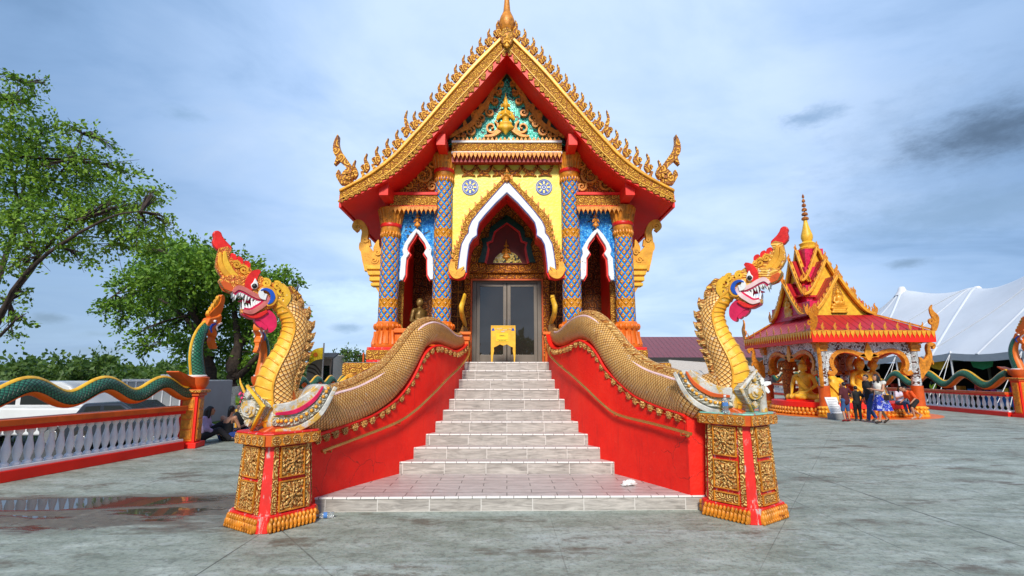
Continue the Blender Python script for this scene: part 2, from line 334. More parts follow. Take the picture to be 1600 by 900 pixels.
def m_tile(name, c1, c2, grout, bw, bh, axes, pink=0.0):
    m, t, b = newmat(name); o = t.obj(); xyz = t.sep(o); p = t.comb(xyz[axes[0]], xyz[axes[1]], 0)
    br = t.add('ShaderNodeTexBrick', {'Vector': p, 'Scale': 1.0, 'Mortar Size': .006, 'Mortar Smooth': .1, 'Brick Width': bw, 'Row Height': bh, 'Color1': (0, 0, 0, 1), 'Color2': (1, 1, 1, 1), 'Mortar': (.5, .5, .5, 1)}, offset=.5)
    rnd = t.sep(br.outputs[0])[0]
    st = t.noise(t.vm('ADD', t.scale(o, (1.1, 1.1, 9)) if axes[1] == 2 else t.scale(o, (1.3, 9, 1)), t.comb(t.m('MULTIPLY', rnd, 7.0), 0, t.m('MULTIPLY', rnd, 3.0))), 2.4, 7, .66, 1.1)
    c = t.ramp(st, [(.30, tuple(v * .55 for v in c1)), (.45, c1), (.62, c2)])
    c = t.mix(t.m('MULTIPLY', rnd, .25), c, tuple(v * .75 for v in c1))
    c = t.mix(t.m('MULTIPLY', t.step(t.noise(o, 6, 6, .7), .5, .8), .4), c, tuple(v * .6 for v in c1))
    c = t.mix(br.outputs['Fac'], c, grout)
    fin(t, b, c, .38, 0, t.bump(t.m('SUBTRACT', 1.0, br.outputs['Fac']), .3, .006)); return m
M['riser'] = m_tile('grey marbled riser tile', (.36, .33, .305), (.54, .50, .465), (.62, .59, .56), .62, .50, (0, 2))
M['tread'] = m_tile('pinkish grey floor tile', (.47, .41, .395), (.63, .565, .545), (.10, .085, .08), .62, .19, (0, 1))
def m_nosing():
    m, t, b = newmat('white tile nosing'); x = t.sep(t.obj())[0]
    d = t.m('ABSOLUTE', t.m('SUBTRACT', t.m('FRACT', t.m('MULTIPLY', x, 6.0)), .5))
    c = t.mix(t.step(d, .03, .015), (.80, .78, .76), (.10, .09, .09)); fin(t, b, c, .35); return m
M['nosing'] = m_nosing()
def m_roof(name, col, axis, per=3.2):
    m, t, b = newmat(name); o = t.obj(); x = t.sep(o)[axis]
    f = t.m('ABSOLUTE', t.m('SUBTRACT', t.m('FRACT', t.m('MULTIPLY', x, per)), .5))
    n = t.noise(o, 1.1, 5, .6)
    c = t.mix(n, tuple(v * .7 for v in col), tuple(min(1, v * 1.2) for v in col)); c = t.mix(t.step(f, .06, .02), c, tuple(v * .35 for v in col))
    fin(t, b, c, .38, .1, t.bump(t.step(f, .10, .0), .6, .03)); return m
M['roof_red_x'] = m_roof('red standing seam roof', (.50, .012, .02), 0)
M['roof_red_y'] = m_roof('red standing seam roof side', (.50, .012, .02), 1)
M['roof_maroon'] = m_roof('maroon ribbed metal roof', (.21, .035, .042), 0, 2.2)
def m_grass(name, a, b_):
    m, t, b = newmat(name); o = t.obj()
    c = t.ramp(t.noise(o, 1.2, 7, .7), [(.3, a), (.7, b_)]); c = t.mix(t.step(t.noise(o, .15, 4), .5, .7), c, (.10, .085, .055))
    fin(t, b, c, .9, 0, t.bump(t.noise(o, 30, 5), .8, .05)); return m
M['grass'] = m_grass('grass and dirt', (.030, .055, .014), (.075, .125, .028))
M['asphalt'] = paint('parking asphalt', (.075, .078, .08), .85, .25, 2, bump=.4)
def m_leaf(name, cols):
    m, t, b = newmat(name)
    r = t.n.new('ShaderNodeNewGeometry').outputs['Random Per Island']
    c = t.ramp(r, [(i / (len(cols) - 1), q) for i, q in enumerate(cols)])
    c = t.mix(t.m('MULTIPLY', t.step(t.noise(t.obj(), .9, 3), .45, .65), .55), c, cols[-1])
    fin(t, b, c, .55)
    tr = t.add('ShaderNodeBsdfTranslucent'); t.put(tr.inputs[0], t.mix(.5, c, (.20, .32, .03)))
    mx = t.n.new('ShaderNodeMixShader'); mx.inputs[0].default_value = .28
    out = [n for n in t.n if n.type == 'OUTPUT_MATERIAL'][0]
    t.l.new(b.outputs[0], mx.inputs[1]); t.l.new(tr.outputs[0], mx.inputs[2]); t.l.new(mx.outputs[0], out.inputs[0]); return m
M['leaf'] = m_leaf('spring leaves', [(.055, .14, .010), (.11, .24, .015), (.19, .36, .022), (.27, .43, .03)])
M['leaf_mid'] = m_leaf('green leaves', [(.038, .11, .010), (.085, .21, .014), (.15, .31, .018), (.21, .37, .025)])
M['leaf_far'] = m_leaf('distant leaves', [(.030, .075, .014), (.052, .115, .016), (.082, .155, .022), (.10, .17, .035)])
M['bark'] = paint('bark', (.065, .045, .035), .9, .4, 9, wear=(.14, .10, .075), wear_amt=.04, bump=1.0, streak=True)
M['whitewash'] = paint('whitewashed bark', (.50, .52, .50), .85, .2, 9, wear=(.11, .085, .07), wear_amt=.09, wear_scale=18, bump=.8)
def m_glass(name, col, rough=.04):
    m, t, b = newmat(name); fin(t, b, t.mix(t.noise(t.obj(), 1.5, 3), col, tuple(v * 1.6 for v in col)), rough, 0, t.bump(t.noise(t.obj(), 1.1, 2), .06, .05), .9); return m
M['glass'] = m_glass('dark glass', (.020, .017, .015), .02)
M['car_glass'] = m_glass('car glass', (.015, .017, .02))
M['alu'] = paint('grey brown aluminium', (.20, .17, .145), .4, .08, 3, metal=.25, bump=.05)
M['tent'] = paint('white tent fabric', (.63, .66, .71), .6, .04, .6, bump=.1)
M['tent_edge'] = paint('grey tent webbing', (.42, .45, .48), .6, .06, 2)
M['beige'] = paint('beige render', (.55, .47, .38), .7, .08, 1)
M['car_white'] = paint('white car paint', (.72, .74, .76), .25, .03, 2, bump=0)
M['car_dark'] = paint('dark blue grey car paint', (.045, .055, .075), .2, .1, 2, metal=.3, bump=0)
M['trailer'] = paint('grey trailer panel', (.32, .34, .36), .5, .08, 1.5)
M['rubber'] = paint('rubber', (.02, .02, .02), .8, .2, 8)
M['chrome'] = paint('silver trim', (.6, .6, .6), .2, .05, 5, metal=.8, bump=0)
M['yellow'] = paint('yellow', (.90, .62, .015), .5, .08, 5)
M['paper_white'] = paint('white board', (.75, .75, .78), .5, .05, 7)
M['grey'] = paint('grey', (.25, .25, .26), .6, .1, 6)
M['plastic_clear'] = None
def m_clear():
    m, t, b = newmat('clear bottle plastic'); fin(t, b, (.85, .9, .95), .08); b.inputs['Transmission Weight'].default_value = .85; b.inputs['IOR'].default_value = 1.2; return m
M['plastic_clear'] = m_clear()
_cl = {}
def cloth(col):
    k = tuple(round(c, 3) for c in col)
    if k not in _cl: _cl[k] = paint('cloth', col, .85, .14, 9, bump=.3)
    return _cl[k]

# ------------------------------------------------------------------ mesh helpers
_wl = {}
def wloc(o):
    p = V((0, 0, 0))
    while o is not None: p = p + V(o.location); o = o.parent
    return p
def frame(o=(0, 0, 0), a=(1, 0, 0), b=(0, 0, 1), n=None):
    a = V(a).normalized(); b = V(b).normalized(); n = V(n).normalized() if n is not None else a.cross(b)
    return V(o), a, b, n
def XZ(Y): return (V((0, Y, 0)), V((1, 0, 0)), V((0, 0, 1)), V((0, -1, 0)))      # facade plane at depth Y, +n towards the camera

class MB:
    def __init__(s): s.v = []; s.f = []; s.uv = []; s.mi = []
    def add(s, vs, fs, uvs=None, mi=0):
        b = len(s.v); s.v += [tuple(q) for q in vs]
        for k, f in enumerate(fs):
            s.f.append([i + b for i in f]); s.uv.append(uvs[k] if uvs else None); s.mi.append(mi)
        return s
    def box(s, c, d, rz=0, top=1.0, mi=0):
        x, y, z = d[0] / 2, d[1] / 2, d[2] / 2; ca, sa = cos(rz), sin(rz); vs = []
        for k, zz in ((1, -z), (top, z)):
            for a, b in ((-x, -y), (x, -y), (x, y), (-x, y)):
                a *= k; b *= k; vs.append((c[0] + a * ca - b * sa, c[1] + a * sa + b * ca, c[2] + zz))
        return s.add(vs, [(0, 3, 2, 1), (4, 5, 6, 7), (0, 1, 5, 4), (1, 2, 6, 5), (2, 3, 7, 6), (3, 0, 4, 7)], mi=mi)
    def b2(s, lo, hi, mi=0):
        return s.box([(a + b) / 2 for a, b in zip(lo, hi)], [b - a for a, b in zip(lo, hi)], mi=mi)
    def bar(s, p, q, w, h, mi=0):
        p, q = V(p), V(q); t = (q - p).normalized(); l = t.cross(V((0, 0, 1)))
        l = l.normalized() if l.length > 1e-4 else V((1, 0, 0)); u = l.cross(t)
        vs = [c + l * a * w / 2 + u * b * h / 2 for c in (p, q) for a, b in ((-1, -1), (1, -1), (1, 1), (-1, 1))]
        return s.add(vs, [(0, 1, 2, 3), (7, 6, 5, 4), (0, 4, 5, 1), (1, 5, 6, 2), (2, 6, 7, 3), (3, 7, 4, 0)], mi=mi)
    def prism(s, poly, fr, h0, h1, mi=0):
        o, a, b, n = fr; k = len(poly)
        lo = [o + a * p[0] + b * p[1] + n * h0 for p in poly]; hi = [o + a * p[0] + b * p[1] + n * h1 for p in poly]
        return s.add(lo + hi, [tuple(range(k)), tuple(range(2 * k - 1, k - 1, -1))] + [(i, (i + 1) % k, k + (i + 1) % k, k + i) for i in range(k)], mi=mi)
    def strip(s, A, B, fr, h0, h1, mi=0, closed=False):           # band between two matching 2D polylines, extruded
        o, a, b, n = fr; k = len(A); P = lambda p, h: o + a * p[0] + b * p[1] + n * h
        vs = [P(p, h0) for p in A] + [P(p, h0) for p in B] + [P(p, h1) for p in A] + [P(p, h1) for p in B]; fs = []
        for i in range(k if closed else k - 1):
            j = (i + 1) % k
            fs += [(i, j, k + j, k + i), (2 * k + i, 3 * k + i, 3 * k + j, 2 * k + j), (i, 2 * k + i, 2 * k + j, j), (k + i, k + j, 3 * k + j, 3 * k + i)]
        if not closed: fs += [(0, k, 3 * k, 2 * k), (k - 1, 3 * k - 1, 4 * k - 1, 2 * k - 1)]
        return s.add(vs, fs, mi=mi)
    def stroke(s, pts, ws, fr, h0, h1, mi=0, n=6):                # flat brush stroke with varying width, extruded
        P, W = smooth2(pts, ws, n); A = []; B = []
        for i in range(len(P)):
            p0 = P[max(0, i - 1)]; p1 = P[min(len(P) - 1, i + 1)]; t = V((p1[0] - p0[0], p1[1] - p0[1])); t = t.normalized() if t.length > 1e-9 else V((1, 0))
            nx, ny = -t.y, t.x; w_ = W[i] / 2
            A.append((P[i][0] + nx * w_, P[i][1] + ny * w_)); B.append((P[i][0] - nx * w_, P[i][1] - ny * w_))
        return s.strip(A, B, fr, h0, h1, mi)
    def tube(s, pts, rad, n=12, lat=None, flat=1.0, a0=0.0, a1=2 * pi, mi=0, v0=0.0, grow=1.0, cap=True, up=(0, 0, 1)):
        pts = [V(p) for p in pts]; full = abs(a1 - a0 - 2 * pi) < 1e-6; m_ = n + 1
        if not hasattr(rad, '__len__'): rad = [rad] * len(pts)
        vs = []; uvr = []; L = v0; pl = None
        for i, p in enumerate(pts):
            t = (pts[min(i + 1, len(pts) - 1)] - pts[max(i - 1, 0)]).normalized()
            if i: L += (p - pts[i - 1]).length
            if lat is not None: l = V(lat)
            else:
                l = t.cross(V(up))
                if l.length < .05: l = pl if pl is not None else V((1, 0, 0))
                l = l.normalized()
                if pl is not None and l.dot(pl) < 0: l = -l
            l = (l - t * l.dot(t)).normalized(); pl = l; nn = l.cross(t)
            for j in range(m_):
                a = a0 + (a1 - a0) * j / n
                vs.append(p + (l * cos(a) * flat + nn * sin(a)) * rad[i] * grow); uvr.append((a / (2 * pi), L))
        fs = []; us = []
        for i in range(len(pts) - 1):
            for j in range(n):
                q = (i * m_ + j, i * m_ + j + 1, (i + 1) * m_ + j + 1, (i + 1) * m_ + j); fs.append(q); us.append([uvr[k] for k in q])
        if cap and full:
            fs.append(tuple(range(n))); us.append([uvr[0]] * n)
            e = (len(pts) - 1) * m_; fs.append(tuple(e + j for j in range(n - 1, -1, -1))); us.append([uvr[-1]] * n)
        return s.add(vs, fs, us, mi)
    def lathe(s, prof, c=(0, 0, 0), n=20, mi=0, sq=False):
        c = V(c); vs = []; us = []; m_ = n + 1
        for r, z in prof:
            for j in range(m_):
                a = 2 * pi * j / n + (pi / n if sq else 0); vs.append(c + V((r * cos(a), r * sin(a), z)))
        fs = []; 
        for i in range(len(prof) - 1):
            for j in range(n):
                fs.append((i * m_ + j, i * m_ + j + 1, (i + 1) * m_ + j + 1, (i + 1) * m_ + j))
                us.append([(j / n, prof[i][1]), ((j + 1) / n, prof[i][1]), ((j + 1) / n, prof[i + 1][1]), (j / n, prof[i + 1][1])])
        for i in (0, len(prof) - 1):
            if prof[i][0] > 1e-4: fs.append(tuple(i * m_ + j for j in range(n))); us.append([(0, 0)] * n)
        return s.add(vs, fs, us, mi)
    def ell(s, c, r, n=12, mi=0, rot=None):
        if not hasattr(r, '__len__'): r = (r, r, r)
        h = max(4, n // 2); vs = []; c = V(c)
        for i in range(h + 1):
            th = pi * i / h
            for j in range(n):
                ph = 2 * pi * j / n; q = V((r[0] * sin(th) * cos(ph), r[1] * sin(th) * sin(ph), r[2] * cos(th)))
                vs.append(c + (rot @ q if rot else q))
        return s.add(vs, [(i * n + j, (i + 1) * n + j, (i + 1) * n + (j + 1) % n, i * n + (j + 1) % n) for i in range(h) for j in range(n)], mi=mi)
    def cap(s, p, q, r1, r2, n=12, mi=0):                           # tapered capsule
        p, q = V(p), V(q); t = q - p; L = t.length
        if L < 1e-6: return s.ell(p, r1, n, mi)
        t /= L; l = t.orthogonal().normalized(); u = t.cross(l); rings = []
        for th in (0.05, .5, 1.0, pi / 2): rings.append((p - t * r1 * cos(th), r1 * sin(th)))
        for th in (pi / 2, 1.0, .5, .05): rings.append((q + t * r2 * cos(th), r2 * sin(th)))
        vs = [c + (l * cos(2 * pi * j / n) + u * sin(2 * pi * j / n)) * r for c, r in rings for j in range(n)]
        k = len(rings)
        fs = [(i * n + j, i * n + (j + 1) % n, (i + 1) * n + (j + 1) % n, (i + 1) * n + j) for i in range(k - 1) for j in range(n)]
        return s.add(vs, fs + [tuple(range(n - 1, -1, -1)), tuple((k - 1) * n + j for j in range(n))], mi=mi)
    def xf(s, mat):                                                 # transform everything so far
        s.v = [tuple(mat @ V(q)) for q in s.v]; return s
    def mesh(s, name, off=V((0, 0, 0)), smooth=False, merge=0.0):
        me = bpy.data.meshes.new(name); bm = bmesh.new(); uvl = bm.loops.layers.uv.new('UVMap')
        bv = [bm.verts.new(V(q) - off) for q in s.v]
        for f, u, mi in zip(s.f, s.uv, s.mi):
            try: bf = bm.faces.new([bv[i] for i in f])
            except ValueError: continue
            bf.material_index = mi; bf.smooth = smooth
            if u:
                for lp, q in zip(bf.loops, u): lp[uvl].uv = q
        if merge: bmesh.ops.remove_doubles(bm, verts=bm.verts, dist=merge)
        bmesh.ops.recalc_face_normals(bm, faces=bm.faces); bm.to_mesh(me); bm.free(); return me
    def build(s, name, mat, parent=None, smooth=False, bevel=0.0, local=False, seg=2, angle=35, merge=0.0):
        off = V((0, 0, 0)) if local or parent is None else wloc(parent)
        me = s.mesh(name, off, smooth, merge); o = bpy.data.objects.new(name, me)
        for q in (mat if isinstance(mat, (list, tuple)) else [mat]): me.materials.append(M[q] if isinstance(q, str) else q)
        COL.objects.link(o)
        if parent is not None: o.parent = parent
        if bevel:
            for p in me.polygons: p.use_smooth = True
            md = o.modifiers.new('bevel', 'BEVEL'); md.width = bevel; md.segments = seg; md.limit_method = 'ANGLE'; md.angle_limit = radians(angle); md.harden_normals = True
        if smooth and not bevel or smooth == 2: me.set_sharp_from_angle(angle=radians(50))
        return o
def smooth2(pts, ws, n=6):
    P = [tuple(p) for p in pts]
    if not hasattr(ws, '__len__'): ws = [ws] * len(P)
    if n <= 1: return P, list(ws)
    out = []; wo_ = []; k = len(P)
    for i in range(k - 1):
        p0, p1, p2, p3 = P[max(0, i - 1)], P[i], P[i + 1], P[min(k - 1, i + 2)]
        for j in range(n):
            t = j / n; q = []
            for d in range(len(p1)):
                a, b, c, e = p0[d], p1[d], p2[d], p3[d]
                q.append(.5 * (2 * b + (c - a) * t + (2 * a - 5 * b + 4 * c - e) * t * t + (3 * b - a - 3 * c + e) * t ** 3))
            out.append(tuple(q)); wo_.append(ws[i] + (ws[i + 1] - ws[i]) * t)
    out.append(P[-1]); wo_.append(ws[-1]); return out, wo_
def thing(name, label, cat, loc=(0, 0, 0), group=None, rz=0.0):
    o = bpy.data.objects.new(name, None); COL.objects.link(o); o.empty_display_size = .2
    o.location = loc; o.rotation_euler = (0, 0, rz); return tag(o, label, cat, group)
def tag(o, label, cat, group=None, kind=None):
    if label: o['label'] = label
    if cat: o['category'] = cat
    if group: o['group'] = group
    if kind: o['kind'] = kind
    return o
def struct(o): o['kind'] = 'structure'; return o
def copy_tree(o, parent=None):
    c = o.copy(); COL.objects.link(c)
    if parent is not None: c.parent = parent
    for ch in list(o.children): copy_tree(ch, c)
    return c
def blob(prims, voxel, name, mat, parent=None, local=True, extra=None, smooth_it=4):
    """capsules and ellipsoids fused into one continuous skin"""
    b = MB()
    for q in prims:
        if q[0] == 'c': b.cap(*q[1:5])
        else: b.ell(q[1], q[2], 14, rot=(q[3] if len(q) > 3 else None))
    me = b.mesh('tmp'); o = bpy.data.objects.new('tmp', me); COL.objects.link(o)
    r = o.modifiers.new('r', 'REMESH'); r.mode = 'VOXEL'; r.voxel_size = voxel
    if smooth_it: sm = o.modifiers.new('s', 'SMOOTH'); sm.iterations = smooth_it; sm.factor = .5
    dg = bpy.context.evaluated_depsgraph_get(); me2 = bpy.data.meshes.new_from_object(o.evaluated_get(dg))
    bpy.data.objects.remove(o); bpy.data.meshes.remove(me)
    me2.name = name
    if extra is not None:
        bm = bmesh.new(); bm.from_mesh(me2); em = extra.mesh('tmp2'); bm.from_mesh(em); bm.to_mesh(me2); bm.free(); bpy.data.meshes.remove(em)
    me2.materials.clear()
    for q in (mat if isinstance(mat, (list, tuple)) else [mat]): me2.materials.append(M[q] if isinstance(q, str) else q)
    for p in me2.polygons: p.use_smooth = True
    ob = bpy.data.objects.new(name, me2); COL.objects.link(ob)
    if parent is not None: ob.parent = parent
    return ob
def spiral(c, r0, a0, turns, k=1, n=18, r1=.12):
    return [(c[0] + (r0 + (r0 * r1 - r0) * i / n) * cos(a0 + k * 2 * pi * turns * i / n), c[1] + (r0 + (r0 * r1 - r0) * i / n) * sin(a0 + k * 2 * pi * turns * i / n)) for i in range(n + 1)]
# ------------------------------------------------------------------ ground
FX = lambda y: -7.2 - .15 * (12.13 - y)                   # line of the left balustrade
b = MB(); b.add([(-700, -60, -.45), (700, -60, -.45), (700, 900, -.45), (-700, 900, -.45)], [(0, 1, 2, 3)])
struct(b.build('ground', 'grass'))
b = MB(); b.add([(-40, 2, -.44), (-9.5, 2, -.44), (-9.5, 44, -.44), (-60, 44, -.44)], [(0, 1, 2, 3)])
struct(b.build('parking_lot', 'asphalt'))
b = MB(); b.prism([(FX(-10) - .35, -10), (23, -10), (23, 70), (-9.2, 70), (-9.2, 16.2), (FX(12.2) - .35, 12.4)], (V((0, 0, 0)), V((1, 0, 0)), V((0, 1, 0)), V((0, 0, 1))), -.46, 0.0)
struct(b.build('plaza', 'concrete'))

# ------------------------------------------------------------------ staircase
T0, TR, RH, HP = 10.66, .281, .17, .165
LAND = HP + 10 * RH                                        # 1.865
WPTS = [(13.2, .86), (10.9, .845), (10.66, .846), (10.38, .868), (10.10, .905), (9.82, .96), (9.54, 1.025), (9.25, 1.10), (8.97, 1.185), (8.69, 1.30), (8.41, 1.44), (8.13, 1.60), (7.6, 1.86), (7.1, 2.09), (6.5, 2.33), (6.1, 2.47), (5.6, 2.62)]
def W(y):
    if y >= WPTS[0][0]: return WPTS[0][1]
    for (a, u), (c, v) in zip(WPTS, WPTS[1:]):
        if a >= y >= c: return u + (v - u) * (a - y) / (a - c)
    return WPTS[-1][1]
def onwall(px, py, off):                                   # line of sight meets the curved stair wall (off = metres outside its inner face)
    d = ray(px, py); k = abs(d.x / d.y); sg = 1 if d.x > 0 else -1; lo, hi = 4.0, 14.0
    for _ in range(60):
        y = (lo + hi) / 2
        if W(y) + off > k * y: lo = y
        else: hi = y
    p = at(px, py, y); return p
stair = thing('staircase', 'grey tiled staircase flaring between two bright red side walls', 'staircase', (0, 6.5, 0))
b = MB(); nb = MB()
for k in range(10):
    y0 = T0 - TR * k; z = LAND - RH * k; h = W(y0) + .10
    b.b2((-h, y0, z - RH - (.0 if k == 9 else .03)), (h, y0 + (TR + .05 if k else 2.6), z - .004))
    nb.b2((-W(y0) + .004, y0 - .012, z - .018), (W(y0) - .004, y0 + .035, z + .002))
b.build('step', 'riser', stair)
tb = MB()
for k in range(10):
    y0 = T0 - TR * k; z = LAND - RH * k; h = W(y0) + .08
    tb.b2((-h, y0 + .036, z - .0035), (h, y0 + (TR + .001 if k else 2.5), z))
PF = [(-2.32, 6.60), (2.42, 6.72)]
lp = MB(); lp.prism([PF[0], PF[1], (2.2, 7.2), (1.78, 8.2), (-1.78, 8.2), (-2.2, 7.2)], (V((0, 0, 0)), V((1, 0, 0)), V((0, 1, 0)), V((0, 0, 1))), 0, HP - .005)
lp.build('landing', 'riser', stair)
tb.prism([(PF[0][0] + .01, PF[0][1] + .04), (PF[1][0] - .01, PF[1][1] + .04), (2.2, 7.2), (1.7, 8.13), (-1.7, 8.13), (-2.2, 7.2)], (V((0, 0, 0)), V((1, 0, 0)), V((0, 1, 0)), V((0, 0, 1))), HP - .004, HP)
tb.build('tread', 'tread', stair)
nb.bar((PF[0][0], PF[0][1] + .012, HP - .008), (PF[1][0], PF[1][1] + .012, HP - .008), .048, .022)
nb.build('nosing', 'nosing', stair, bevel=.004)

# line of the serpent's underside and back on each wall, traced from the photograph
UND = {-1: [(501, 677), (529, 668), (560, 657), (586, 646), (619, 623), (638, 600), (651, 577), (662, 554), (673, 543), (685, 540), (698, 544), (711, 549), (720, 546), (731, 532)],
       1: [(1084, 650), (1062, 645), (1033, 636), (1007, 625), (991, 617), (967, 596), (947, 576), (933, 552), (920, 538), (906, 532), (889, 540), (869, 545), (860, 538), (856, 526)]}
BODY = {-1: [(497, 645, 31), (521, 640, 31), (548, 631, 30), (572, 619, 29.5), (594, 605, 28), (613, 586, 26.5), (628, 566, 24), (641, 545, 22), (653, 528, 20), (668, 520.5, 19), (681, 521.5, 17), (693, 527, 15.5), (705, 534, 12.5), (715, 535, 10.5), (722, 528, 8.5), (725.5, 516, 6.5)],
        1: [(1090, 620, 31), (1068, 620, 30.5), (1046, 613, 30), (1022, 604, 29), (1001, 592, 28), (981, 575, 27), (965, 556, 25), (952, 538, 23.5), (939, 522, 22), (924, 512, 21), (909, 512.5, 19), (895, 519, 16.5), (883, 527, 13.5), (873, 529, 11), (865, 522, 8.5), (862, 511, 6.5)]}
TAIL = {-1: [(725.5, 517, 6.5), (726, 505, 5.2), (722, 492, 6.2), (721, 480, 6.4), (724, 470, 5.5), (726, 462, 4.5)],
        1: [(862, 511, 6.5), (862, 502, 5.2), (866, 491, 6.2), (867, 479, 6.4), (864, 469, 5.5), (863, 461, 4.5)]}
wall_curve = {}
for sg in (-1, 1):
    top = [onwall(x, y, 0.0) for x, y in UND[sg]]
    wall_curve[sg] = top
    pts = [(p.y, p.z) for p in top]; ys_ = {-1: 6.38, 1: 6.72}[sg]; pts = [(ys_, pts[0][1] - .02)] + [p for p in pts if p[0] > ys_ + .08] + [(11.15, pts[-1][1] + .12)]
    P, _ = smooth2(pts, 1, 4); b = MB(); A = []; B = []; C_ = []; D = []
    fl = lambda y: -.02
    for y, z in P:
        A.append((sg * W(y), y, z)); B.append((sg * (W(y) + .30), y, z)); C_.append((sg * W(y), y, -.02)); D.append((sg * (W(y) + .30), y, -.02))
    k = len(P); b.add(A + B + C_ + D, [q for i in range(k - 1) for q in ((i, i + 1, k + i + 1, k + i), (2 * k + i, 2 * k + i + 1, i + 1, i), (k + i, k + i + 1, 3 * k + i + 1, 3 * k + i))] + [(0, k, 3 * k, 2 * k), (k - 1, 2 * k - 1, 4 * k - 1, 3 * k - 1)])
    b.build('side_wall', 'red_wall', stair)
    # red cord and the row of gilt flower bosses under the serpent
    cord = MB(); cp = [V((sg * (W(y) - .012), y, z - .004)) for y, z in P]; cord.tube(cp, .022, 8); cord.build('red_cord', 'red', stair, smooth=True)
    fb = MB(); acc = 0; last = None; m_ = 0
    for i in range(1, len(cp)):
        seg = (cp[i] - cp[i - 1]).length; acc += seg
        if acc > .128:
            acc = 0; t = (cp[i] - cp[i - 1]).normalized(); nrm = V((-sg, 0, 0)); nrm = (nrm - t * nrm.dot(t)).normalized(); dn = t.cross(nrm); dn = dn if dn.z < 0 else -dn
            c0 = cp[i] + dn * .062 + nrm * .002; s_ = .050
            for q in range(6):
                an = q * pi / 3; dv = t * cos(an) + dn * sin(an); c1 = c0 + dv * s_ * .62
                fb.ell(c1 + nrm * .016, (.023, .023, .023), 8)
            fb.ell(c0 + nrm * .032, (.022, .022, .022), 8)
            fb.bar(c0 - t * .06 - dn * .03, c0 + t * .06 - dn * .03, .03, .02)
    fb.tube([p + V((-sg * .001, 0, -.062)) for p in cp], .004, 5)
    fb.build('flower_trim', 'gold_aged', stair, smooth=True)
    # brass handrail with brackets
    RL = {-1: [(503, 705), (560, 684), (618, 661), (648, 642), (678, 614), (700, 591), (718, 574), (731, 557), (734, 545)], 1: [(1080, 678), (1020, 662), (966, 648), (940, 630), (915, 606), (893, 586), (876, 572), (860, 556), (856, 544)]}[sg]
    hp = [onwall(x, y, -.075) for x, y in RL]; hp2, _ = smooth2(hp, 1, 4)
    r = MB(); r.tube(hp2, .020, 10); hr = r.build('handrail', 'brass', stair, smooth=True)
    for q in (0, 2, 6):
        p = hp[q] + (hp[q + 1] - hp[q]) * .25; r = MB(); wv = V((sg * (W(p.y) + .01), p.y, p.z - .05))
        r.tube([p, p + V((0, 0, -.05)), wv], .009, 6); r.ell(wv, .03, 8); r.build('bracket', 'brass', hr, smooth=True)

# ------------------------------------------------------------------ temple
temple = thing('temple', 'tall gilded temple with steep gable roof and blue mosaic columns atop the stairs', 'temple', (0, 11.4, 0))
YC, YW, YR = 11.4, 13.0, 10.5
mir = lambda P: [(-x, z) for x, z in P]
def both(fn):
    for sg in (-1, 1): fn(sg)
# podium
b = MB(); b.b2((-3.25, 11.0, -.01), (-1.15, 24, 1.58)); b.b2((1.15, 11.0, -.01), (3.25, 24, 1.58)); b.b2((-1.16, 13.25, -.01), (1.16, 23.9, 1.57)); b.build('podium', 'red_dark', temple)
for sg in (-1, 1):
    b = MB(); x0, x1 = sorted((sg * .93, sg * 3.42)); b.b2((x0, 10.98, 1.585), (x1, 13.2, LAND - .004)); b.build('podium_molding', 'gold_fine', temple, bevel=.05, seg=3)
b = MB(); b.b2((-3.3, 13.2, 1.58), (3.3, 24, LAND - .006)); b.build('hall_floor', 'red_dark', temple)
b = MB()
for x0, x1 in ((-3.35, -.9), (.9, 3.35)): b.b2((x0, 11.0, LAND - .003), (x1, 13.1, LAND + .003))
b.build('porch_floor', 'tread', temple)
# hall behind the porch
b = MB(); b.b2((-2.42, YW, LAND), (-.88, YW + .25, 6.2)); b.b2((.88, YW, LAND), (2.42, YW + .25, 6.2)); b.b2((-.88, YW, 4.12), (.88, YW + .25, 6.2)); b.build('front_wall', 'wood_carved', temple)
b = MB(); b.b2((-2.42, YW + .25, LAND), (-2.2, 23.5, 5.5)); b.b2((2.2, YW + .25, LAND), (2.42, 23.5, 5.5)); b.b2((-2.2, 23.3, LAND), (2.2, 23.5, 6)); b.build('side_wall', 'red', temple)
b = MB(); b.b2((-2.4, YC + .2, 5.95), (2.4, YW + .2, 6.1)); b.b2((-2.2, YW + .25, 4.6), (2.2, 23.3, 4.7)); b.build('porch_ceiling', 'red_dark', temple)
# grid of bars on the carved wall panels
b = MB()
for sg in (-1, 1):
    for x in (1.22, 1.42): b.b2((sg * x - .008, YW - .02, LAND), (sg * x + .008, YW - .004, 4.0))
    for k in range(7): b.b2((min(sg * 1.06, sg * 1.5), YW - .022, 2.1 + k * .31), (max(sg * 1.06, sg * 1.5), YW - .012, 2.115 + k * .31))
b.build('wall_lattice', 'gold_deep', temple)
# red side screens of the porch with a gilt edge
for sg in (-1, 1):
    b = MB(); x = sg * 2.36; P = [(11.86, LAND), (13.0, LAND), (13.0, 5.9), (11.75, 5.9), (11.75, 4.5), (11.95, 4.2), (11.86, 3.9)]
    b.prism(P, (V((x, 0, 0)), V((0, 1, 0)), V((0, 0, 1)), V((sg, 0, 0))), 0, .10); b.build('porch_screen', 'red', temple)
    b = MB(); b.b2((x - .06 + sg * .05, 11.79, LAND), (x + .06 + sg * .05, 11.855, 5.2)); b.build('screen_edge', 'gold_fine', temple)
